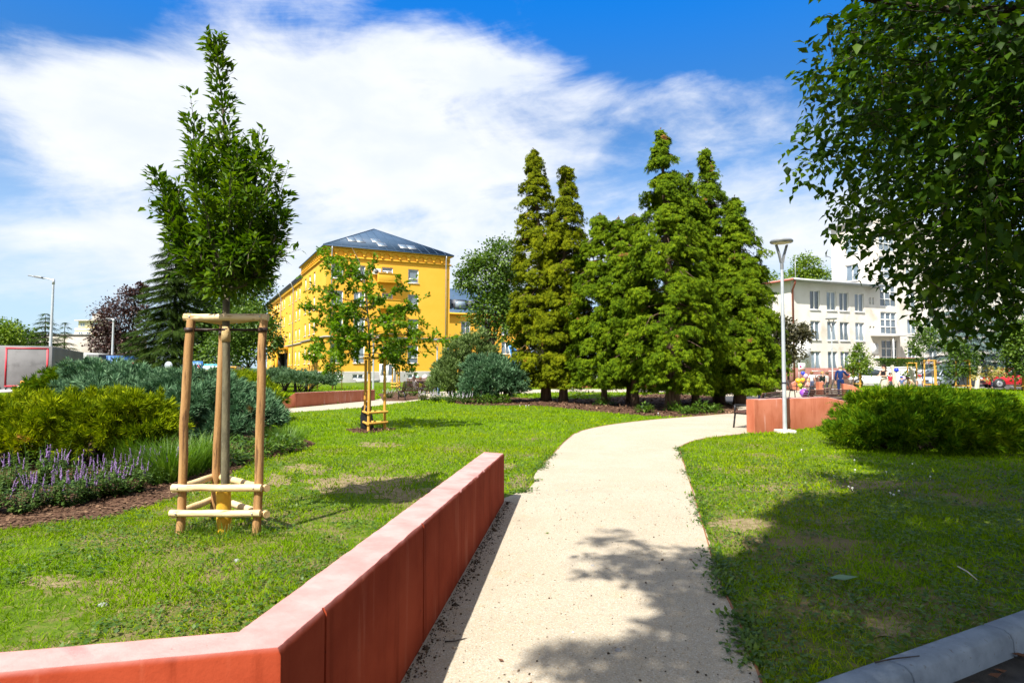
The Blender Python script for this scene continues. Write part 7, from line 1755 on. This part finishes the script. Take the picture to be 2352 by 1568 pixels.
def person(label, loc, rz, H=1.72, pose='stand', top=(.6, .6, .6), bottom=(.1, .1, .15), hair=(.05, .03, .02), hairlen=0, sk=None, arms=None, sleeve='short', shoe=(.05, .05, .05), skirt=False, hat=None, lean=0, bare=False, group='people in the park', bald=False, stride=0, vest=None):
    """local space: faces -y, x to its left"""
    k = H / 1.75; sk = sk or M_skin; t = thing('person', label, 'person', loc, rz, group)
    J = {'pelvis': (0, 0, .95), 'waist': (0, 0, 1.08), 'chest': (0, 0, 1.27), 'neck0': (0, .01, 1.43), 'neck1': (0, 0, 1.50), 'head1': (0, -.012, 1.575), 'head2': (0, -.005, 1.665), 'head3': (0, .0, 1.72)}
    for s, n in ((-1, 'r'), (1, 'l')):
        J['sh' + n] = (s * .175, .01, 1.395); J['el' + n] = (s * .235, .03, 1.13); J['wr' + n] = (s * .235, -.06, .885)
        J['hip' + n] = (s * .09, 0, .90); J['kn' + n] = (s * .10, -.02, .49); J['an' + n] = (s * .10, .02, .085); J['toe' + n] = (s * .11, -.13, .035)
    if pose == 'sit':
        d = -.47
        for n in list(J):
            if n[:2] not in ('kn', 'an', 'to'): x, y, z = J[n]; J[n] = (x, y + (z - .95) * .10, z + d)
        for s, n in ((-1, 'r'), (1, 'l')): J['kn' + n] = (s * .11, -.43, .49); J['an' + n] = (s * .11, -.42, .085); J['toe' + n] = (s * .12, -.56, .035); J['wr' + n] = (s * .13, -.30, .56); J['el' + n] = (s * .22, -.04, .68)
    if pose == 'bend':
        for n in ('waist', 'chest', 'neck0', 'neck1', 'head1', 'head2', 'head3', 'shr', 'shl', 'elr', 'ell', 'wrr', 'wrl'):
            x, y, z = J[n]; h = z - .95; a = .85; J[n] = (x, y * math.cos(a) - h * math.sin(a), .95 + h * math.cos(a) + y * math.sin(a))
        for s, n in ((-1, 'r'), (1, 'l')): J['el' + n] = (s * .22, -.42, .95); J['wr' + n] = (s * .18, -.56, .75)
    if pose == 'run' or stride:
        q = stride or .32
        J['knr'] = (-.1, -q * .7, .52); J['anr'] = (-.1, -q * 1.05, .10); J['toer'] = (-.1, -q * 1.05 - .15, .06); J['knl'] = (.1, q * .25, .50); J['anl'] = (.1, q * 1.1, .16); J['toel'] = (.1, q * 1.1 - .1, .06)
        J['elr'] = (-.24, .16, 1.16); J['wrr'] = (-.2, -.02, 1.02); J['ell'] = (.24, -.12, 1.15); J['wrl'] = (.16, -.28, 1.2)
    if lean:
        for n in list(J):
            if n[:2] not in ('kn', 'an', 'to', 'hi'): x, y, z = J[n]; J[n] = (x + lean * (z - J['pelvis'][2]), y, z)
    for n, v in (arms or {}).items(): J[n] = v
    rad = {'pelvis': .13, 'waist': .115, 'chest': .135, 'neck0': .065, 'neck1': .05, 'head1': .072, 'head2': .088, 'head3': .058, 'sh': .056, 'el': .040, 'wr': .027, 'hip': .085, 'kn': .058, 'an': .038, 'toe': .032}
    child = H < 1.5
    def node(n, g=0, hs=1): 
        x, y, z = J[n]; b = n if n in rad else n[:-1]; r = rad[b] + g
        if child and n.startswith('head'): r *= 1.28
        return (x * k, y * k, z * k, r * k)
    names = ['pelvis', 'waist', 'chest', 'neck0', 'neck1', 'head1', 'head2', 'head3', 'shr', 'elr', 'wrr', 'shl', 'ell', 'wrl', 'hipr', 'knr', 'anr', 'toer', 'hipl', 'knl', 'anl', 'toel']
    ix = {n: i for i, n in enumerate(names)}; nodes = [node(n) for n in names]
    E = [('pelvis', 'waist'), ('waist', 'chest'), ('chest', 'neck0'), ('neck0', 'neck1'), ('neck1', 'head1'), ('head1', 'head2'), ('head2', 'head3')]
    for n in 'rl': E += [('neck0', 'sh' + n), ('sh' + n, 'el' + n), ('el' + n, 'wr' + n), ('pelvis', 'hip' + n), ('hip' + n, 'kn' + n), ('kn' + n, 'an' + n), ('an' + n, 'toe' + n)]
    edges = [(ix[a], ix[b]) for a, b in E]
    for n in 'rl':                                                        # palm, four fingers and a thumb
        w_ = np.array(nodes[ix['wr' + n]][:3]); e_ = np.array(nodes[ix['el' + n]][:3]); d = (w_ - e_) / (np.linalg.norm(w_ - e_) + 1e-9); sd = np.cross(d, (0, 0, 1.) if abs(d[2]) < .8 else (0, 1., 0)); sd /= np.linalg.norm(sd); pm = np.cross(sd, d)
        p = w_ + d * .075 * k; i0 = len(nodes); nodes.append((*p, .026 * k)); edges.append((ix['wr' + n], i0))
        for q, ln in ((-.027, .066), (-.009, .078), (.009, .073), (.027, .058)):
            a = p + d * .03 * k + sd * q * k; b = a + (d * .8 + pm * .35) * ln * k; j = len(nodes); nodes += [(*a, .0095 * k), (*b, .007 * k)]; edges += [(i0, j), (j, j + 1)]
        a = w_ + (d * .045 + sd * .035) * k; b = a + (d * .6 + sd * .5 + pm * .2) * .06 * k; j = len(nodes); nodes += [(*a, .011 * k), (*b, .009 * k)]; edges += [(i0, j), (j, j + 1)]
    h2 = np.array(nodes[ix['head2']][:3]); h1 = np.array(nodes[ix['head1']][:3]); hr = nodes[ix['head2']][3]; up = (h2 - h1) / np.linalg.norm(h2 - h1); fw = np.cross((1., 0, 0), up); fw = -fw if fw[1] > 0 else fw
    mid = (h1 + h2) / 2
    for p, r in ((mid + fw * hr * 1.12, hr * .13), (mid + np.array((hr * 1.05, 0, 0)), hr * .14), (mid - np.array((hr * 1.05, 0, 0)), hr * .14)):
        j = len(nodes); nodes.append((*p, r)); edges.append((ix['head1'], j))
    body = skin('body', nodes, edges, sk, t)
    mb = MB()
    for s in (-1, 1): mb.ball(mid + up * hr * .22 + fw * hr * .93 + np.array((s * hr * .36, 0, 0)), hr * .12, 6, 4)
    mb.build('eyes', M_dark, t, local=True)
    mb = MB(); mb.ball(mid - up * hr * .42 + fw * hr * .86, (hr * .28, hr * .1, hr * .07), 6, 4); mb.build('mouth', mat('lips', (.35, .10, .09), rough=.5) if 'lips' not in bpy.data.materials else bpy.data.materials['lips'], t, local=True)
    def part(name, ns, es, g, m, ends=None):
        nn = [node(n, g) for n in ns]; I = {n: i for i, n in enumerate(ns)}; ee = [(I[a], I[b]) for a, b in es]
        for (a, b, q) in ends or ():
            pa, pb = np.array(node(a, g)), np.array(node(b, g)); j = len(nn); nn.append(tuple(pa + (pb - pa) * q)); ee.append((I[a], j))
        return skin(name, nn, ee, m, t)
    sl = {'short': .55, 'long': .97, 'none': .08}[sleeve]; ee = []
    ns = ['pelvis', 'waist', 'chest', 'neck0', 'shr', 'shl']; es = [('pelvis', 'waist'), ('waist', 'chest'), ('chest', 'neck0'), ('neck0', 'shr'), ('neck0', 'shl')]
    if sleeve == 'long': ns += ['elr', 'ell']; es += [('shr', 'elr'), ('shl', 'ell')]; ends = [('elr', 'wrr', .9), ('ell', 'wrl', .9)]
    else: ends = [('shr', 'elr', sl), ('shl', 'ell', sl)]
    part('jacket' if sleeve == 'long' else 'shirt', ns, es, .017, cloth(top), ends)
    if vest: part('vest', ['pelvis', 'waist', 'chest', 'neck0'], [('pelvis', 'waist'), ('waist', 'chest'), ('chest', 'neck0')], .034, cloth(vest))
    if skirt:
        mb = MB(); p = np.array(node('pelvis')[:3]); mb.lathe((0, 0, 0), [(.13 * k, 1.06 * k), (.17 * k, .95 * k), (.20 * k, .7 * k), (.23 * k, .42 * k), (.22 * k, .42 * k)], 18); mb.build('skirt', cloth(bottom), t, local=True, smooth=True)
    else:
        ns = ['pelvis', 'hipr', 'knr', 'hipl', 'knl', 'waist']; es = [('pelvis', 'waist'), ('pelvis', 'hipr'), ('hipr', 'knr'), ('pelvis', 'hipl'), ('hipl', 'knl')]
        part('trousers', ns, es, .014, cloth(bottom), [('knr', 'anr', .1 if bare else .9), ('knl', 'anl', .1 if bare else .9)])
    for n in 'rl':
        a, b = np.array(node('an' + n)), np.array(node('toe' + n)); mb = MB(); mb.ball((a[:3] + b[:3]) / 2 + np.array((0, 0, -.02 * k)), (.05 * k, .12 * k, .05 * k), 10, 6); mb.build('shoe', cloth(shoe), t, local=True, smooth=True)
    # hair: a cap over the back and top of the head, longer where needed
    if not bald:
        mb = MB(); back = -fw; c = h2 + back * hr * .16 + up * hr * .05; V = []
        mb.ball(c + up * hr * .06, (hr * 1.24, hr * 1.16, hr * 1.18), 14, 9)
        if hairlen:
            a = h2 + back * hr * .7; mb.loft([[a + back * o_ + np.array((w * math.cos(q), .45 * w * math.sin(q), z)) for q in np.linspace(0, 6.283, 13)[:-1]] for w, z, o_ in ((hr * 1.05, hr * .4, 0), (hr * 1.25, -hr * .8, hr * .15), (hr * 1.15, -hairlen * .55, hr * .3), (hr * .9, -hairlen * .85, hr * .35), (hr * .4, -hairlen, hr * .3))])
        mb.build('hair', cloth(hair), t, local=True, smooth=True)
    else:
        mb = MB(); back = -fw; c = h2 + back * hr * .18 - up * hr * .45; mb.ball(c, (hr * 1.12, hr * 1.05, hr * .55), 14, 8); mb.build('hair', cloth(hair), t, local=True, smooth=True)
    if hat:
        mb = MB(); mb.ball(h2 + up * hr * .35, (hr * 1.26, hr * 1.26, hr * .95), 14, 8); mb.box(h2 + fw * hr * 1.1 + up * hr * .4, (hr * 1.5, hr * 1.1, hr * .12)); mb.build('cap', cloth(hat), t, local=True)
    return t
def face(d): return math.atan2(d[1], d[0]) + math.pi / 2
def pp_at(x, Y, z=0): p = at(x, 845, Y); return (p[0], Y, z)
person('bald man in a blue suit with one arm held out, seen from behind', pp_at(1930, 34), face((.45, .9)), 1.76, 'stand', (.008, .030, .125), (.008, .026, .10), (.35, .25, .18), 0, None, {'elr': (-.32, -.18, 1.20), 'wrr': (-.42, -.42, 1.22)}, 'long', bald=True)
person('woman with long dark hair in a black top and beige skirt, holding papers', pp_at(2030, 34), face((-.9, -.3)), 1.78, 'stand', (.015, .014, .016), (.50, .44, .34), (.022, .014, .012), .62, None, {'elr': (-.22, -.12, 1.13), 'wrr': (-.12, -.36, 1.14), 'ell': (.22, -.1, 1.13), 'wrl': (.10, -.36, 1.16)}, 'none', skirt=True)
mb = MB(); p = np.array(pp_at(2022, 33.9)) + (-.12, -.05, 1.15); mb.box(p, (.30, .22, .015), rz=.4); o = mb.build('papers', M_white); tag(o, 'sheet of white paper held by the woman with long dark hair', 'paper')
person('boy in a white shirt standing among the balloons', pp_at(1864, 40), face((.5, .85)), 1.36, 'stand', (.72, .70, .68), (.10, .12, .2), (.20, .10, .04))
person('small blond girl in pink sitting on the end on bench', (*gp(1855, 903)[:2], 0), face((-.95, -.3)), 1.22, 'sit', (.70, .28, .26), (.62, .52, .46), (.50, .33, .16), .18)
person('girl with dark hair in grey sitting beside the blond girl in pink', (*gp(1872, 901)[:2], 0), face((-.9, .4)), 1.30, 'sit', (.46, .44, .47), (.30, .28, .30), (.03, .02, .016), .24)
person('blond boy in a black jacket standing by the narrow red wall end', pp_at(1889, 38), face((.3, -.9)), 1.36, 'stand', (.016, .022, .018), (.06, .06, .07), (.42, .24, .09), 0, None, None, 'long')
person('dark haired boy in a grey shirt standing close to the boy in black', pp_at(1899, 37.5), face((-.6, .7)), 1.34, 'stand', (.42, .42, .40), (.05, .05, .06), (.09, .055, .035))
person('child in a lilac shirt on the dark bench, one arm stretched to the left', (*wA(4.5, 1.2), .0), face((-.2, .97)), 1.30, 'sit', (.30, .27, .42), (.06, .06, .10), (.018, .013, .012), 0, M_skin_d, {'ell': (.42, -.02, .80), 'wrl': (.66, .08, .66)}, 'short')
person('child in a bright blue cap crouching beyond the wide juniper', pp_at(2070, 38), face((-.2, -.95)), 1.08, 'stand', (.10, .14, .30), (.3, .3, .35), (.05, .03, .02), hat=(.02, .07, .45))
person('dark haired child bending forward beyond the wide juniper', pp_at(2096, 37), face((-.9, -.2)), 1.22, 'bend', (.62, .42, .30), (.4, .3, .25), (.02, .014, .012))
person('child in a red cap and white shirt beside the leaning pale post', pp_at(2112, 36.5), face((-.3, -.9)), 1.18, 'stand', (.74, .74, .73), (.2, .22, .3), (.1, .06, .04), hat=(.50, .02, .03))
person('child in a red shirt behind the woman with long dark hair', pp_at(2044, 41), face((.2, -.9)), 1.28, 'stand', (.50, .02, .05), (.08, .08, .1), (.03, .02, .02))
person('person in dark clothes standing at the front of the red car', pp_at(2277, 48.5), face((.8, -.4)), 1.66, 'stand', (.10, .09, .14), (.05, .05, .09), (.03, .02, .02))
person('woman in a white top with a dark bun sitting on the weathered bench', (*gp(953, 904)[:2], 0), face((.6, .7)), 1.45, 'sit', (.72, .68, .66), (.5, .45, .4), (.05, .03, .024), .12)
person('child in a neon yellow vest sitting on the weathered bench in the middle', (*gp(967, 904)[:2], 0), face((.7, .6)), 1.38, 'sit', (.05, .05, .055), (.2, .2, .25), (.16, .09, .05), 0, vest=(.62, .70, .03))
person('child with a mint green cap sitting behind the child in the neon vest', (*gp(960, 901)[:2], 0), face((.6, .7)), 1.40, 'sit', (.62, .62, .60), (.3, .3, .35), (.3, .2, .1), 0, hat=(.22, .52, .36))
person('adult in a white shirt leaning over the children behind the weathered bench', pp_at(987, 39.5), face((.75, -.5)), 1.70, 'bend', (.70, .74, .82), (.03, .035, .06), (.45, .5, .45))
person('child in a red shirt with a white hat beside the weathered bench', (*gp(996, 905)[:2], 0), face((-.4, .8)), 1.30, 'sit', (.56, .03, .03), (.35, .42, .62), (.2, .12, .07), hat=(.76, .72, .76))
person('person in faded blue jeans bending at the end of the weathered bench', pp_at(1008, 34), face((-.8, .3)), 1.35, 'bend', (.62, .56, .52), (.16, .27, .48), (.25, .16, .1))
person('child in a neon vest and white trousers striding on the path behind the conifers', pp_at(1307, 44), face((-.75, -.4)), 1.38, 'run', (.60, .20, .05), (.76, .72, .74), (.05, .03, .02), vest=(.62, .72, .04))
for x, Y, lab, tp, bt in [(1671, 46, 'child in a coral pink shirt in the far group under the conifer branches', (.66, .22, .20), (.1, .1, .15)), (1684, 47, 'child in a lilac dress in the far group under the conifer branches', (.56, .46, .62), (.5, .42, .56)), (1697, 46, 'child in a yellow and pink shirt in the far group under the conifer branches', (.70, .50, .22), (.6, .4, .4)), (1777, 44, 'child in a pale pink top between the lamp pole and the conifer branches', (.74, .52, .50), (.6, .5, .5)), (1661, 44, 'small child in blue at the left of the far group', (.12, .20, .45), (.1, .1, .2))]:
    person(lab, pp_at(x, Y), face((rng.normal(), -.6)), 1.28, 'stand', tp, bt, (.14, .08, .05))
person('small child in a red shirt by the slatted bench left of the lamp pole', pp_at(1743, 30), face((.5, -.6)), 1.05, 'stand', (.55, .03, .05), (.1, .15, .4), (.1, .06, .04))
person('small child in blue between the dark conifer trunks', pp_at(1648 - 0, 50), face((.2, -.9)), 1.1, 'stand', (.06, .14, .5), (.5, .5, .5), (.3, .2, .1))

# balloons
def balloon(label, x, y, rpx, Y, c):
    p = at(x, y, Y); r = rpx / F * Y; m = bpy.data.materials.get('balloon ' + label) or mat('balloon ' + label, c, rough=.25, spec=.5, coat=.3)
    t = thing('balloon', label, 'balloon', p, 0, 'party balloons'); mb = MB()
    mb.lathe(p, [(r * .04, -r * 1.2), (r * .10, -r * 1.1), (r * .45, -r * .85), (r * .85, -r * .4), (r, .05 * r), (r * .92, r * .42), (r * .65, r * .78), (r * .3, r * .97), (r * .02, r * 1.02)], 20); mb.build('skin', m, t, smooth=True)
    mb = MB(); mb.lathe(p + (0, 0, -r * 1.22), [(r * .02, .06 * r), (r * .1, 0), (r * .12, -.04 * r)], 8); mb.tube([p - (0, 0, r * 1.2), p + (r * .2, 0, -r * 2.0), p - (0, 0, r * 2.8)], r * .012, 4); mb.build('knot', m, t)
balloon('large purple balloon resting above the red wall', 1847.6, 903, 10.5, 20.5, (.26, .07, .50))
balloon('left one of two golden yellow balloons', 1833, 874.5, 6.3, 34, (.78, .42, .01)); balloon('right one of two golden yellow balloons', 1843.5, 872.5, 5.2, 35, (.80, .40, .01))
balloon('lime green balloon below the yellow ones', 1837, 884, 5.0, 34, (.48, .62, .02)); balloon('dark blue balloon above the yellow ones', 1844, 857, 4.6, 39, (.02, .05, .55)); balloon('pale pink balloon beside the boy in white', 1850, 863, 5.4, 39, (.72, .46, .66))
balloon('bright blue balloon right of the woman with long dark hair', 2059, 850, 5.3, 36, (.015, .04, .60)); balloon('pink lilac balloon near the child in the blue cap', 2074, 869, 5.6, 40, (.66, .40, .66)); balloon('large pale pink balloon above the weathered bench in the middle', 976, 866, 6.2, 36, (.80, .60, .66))
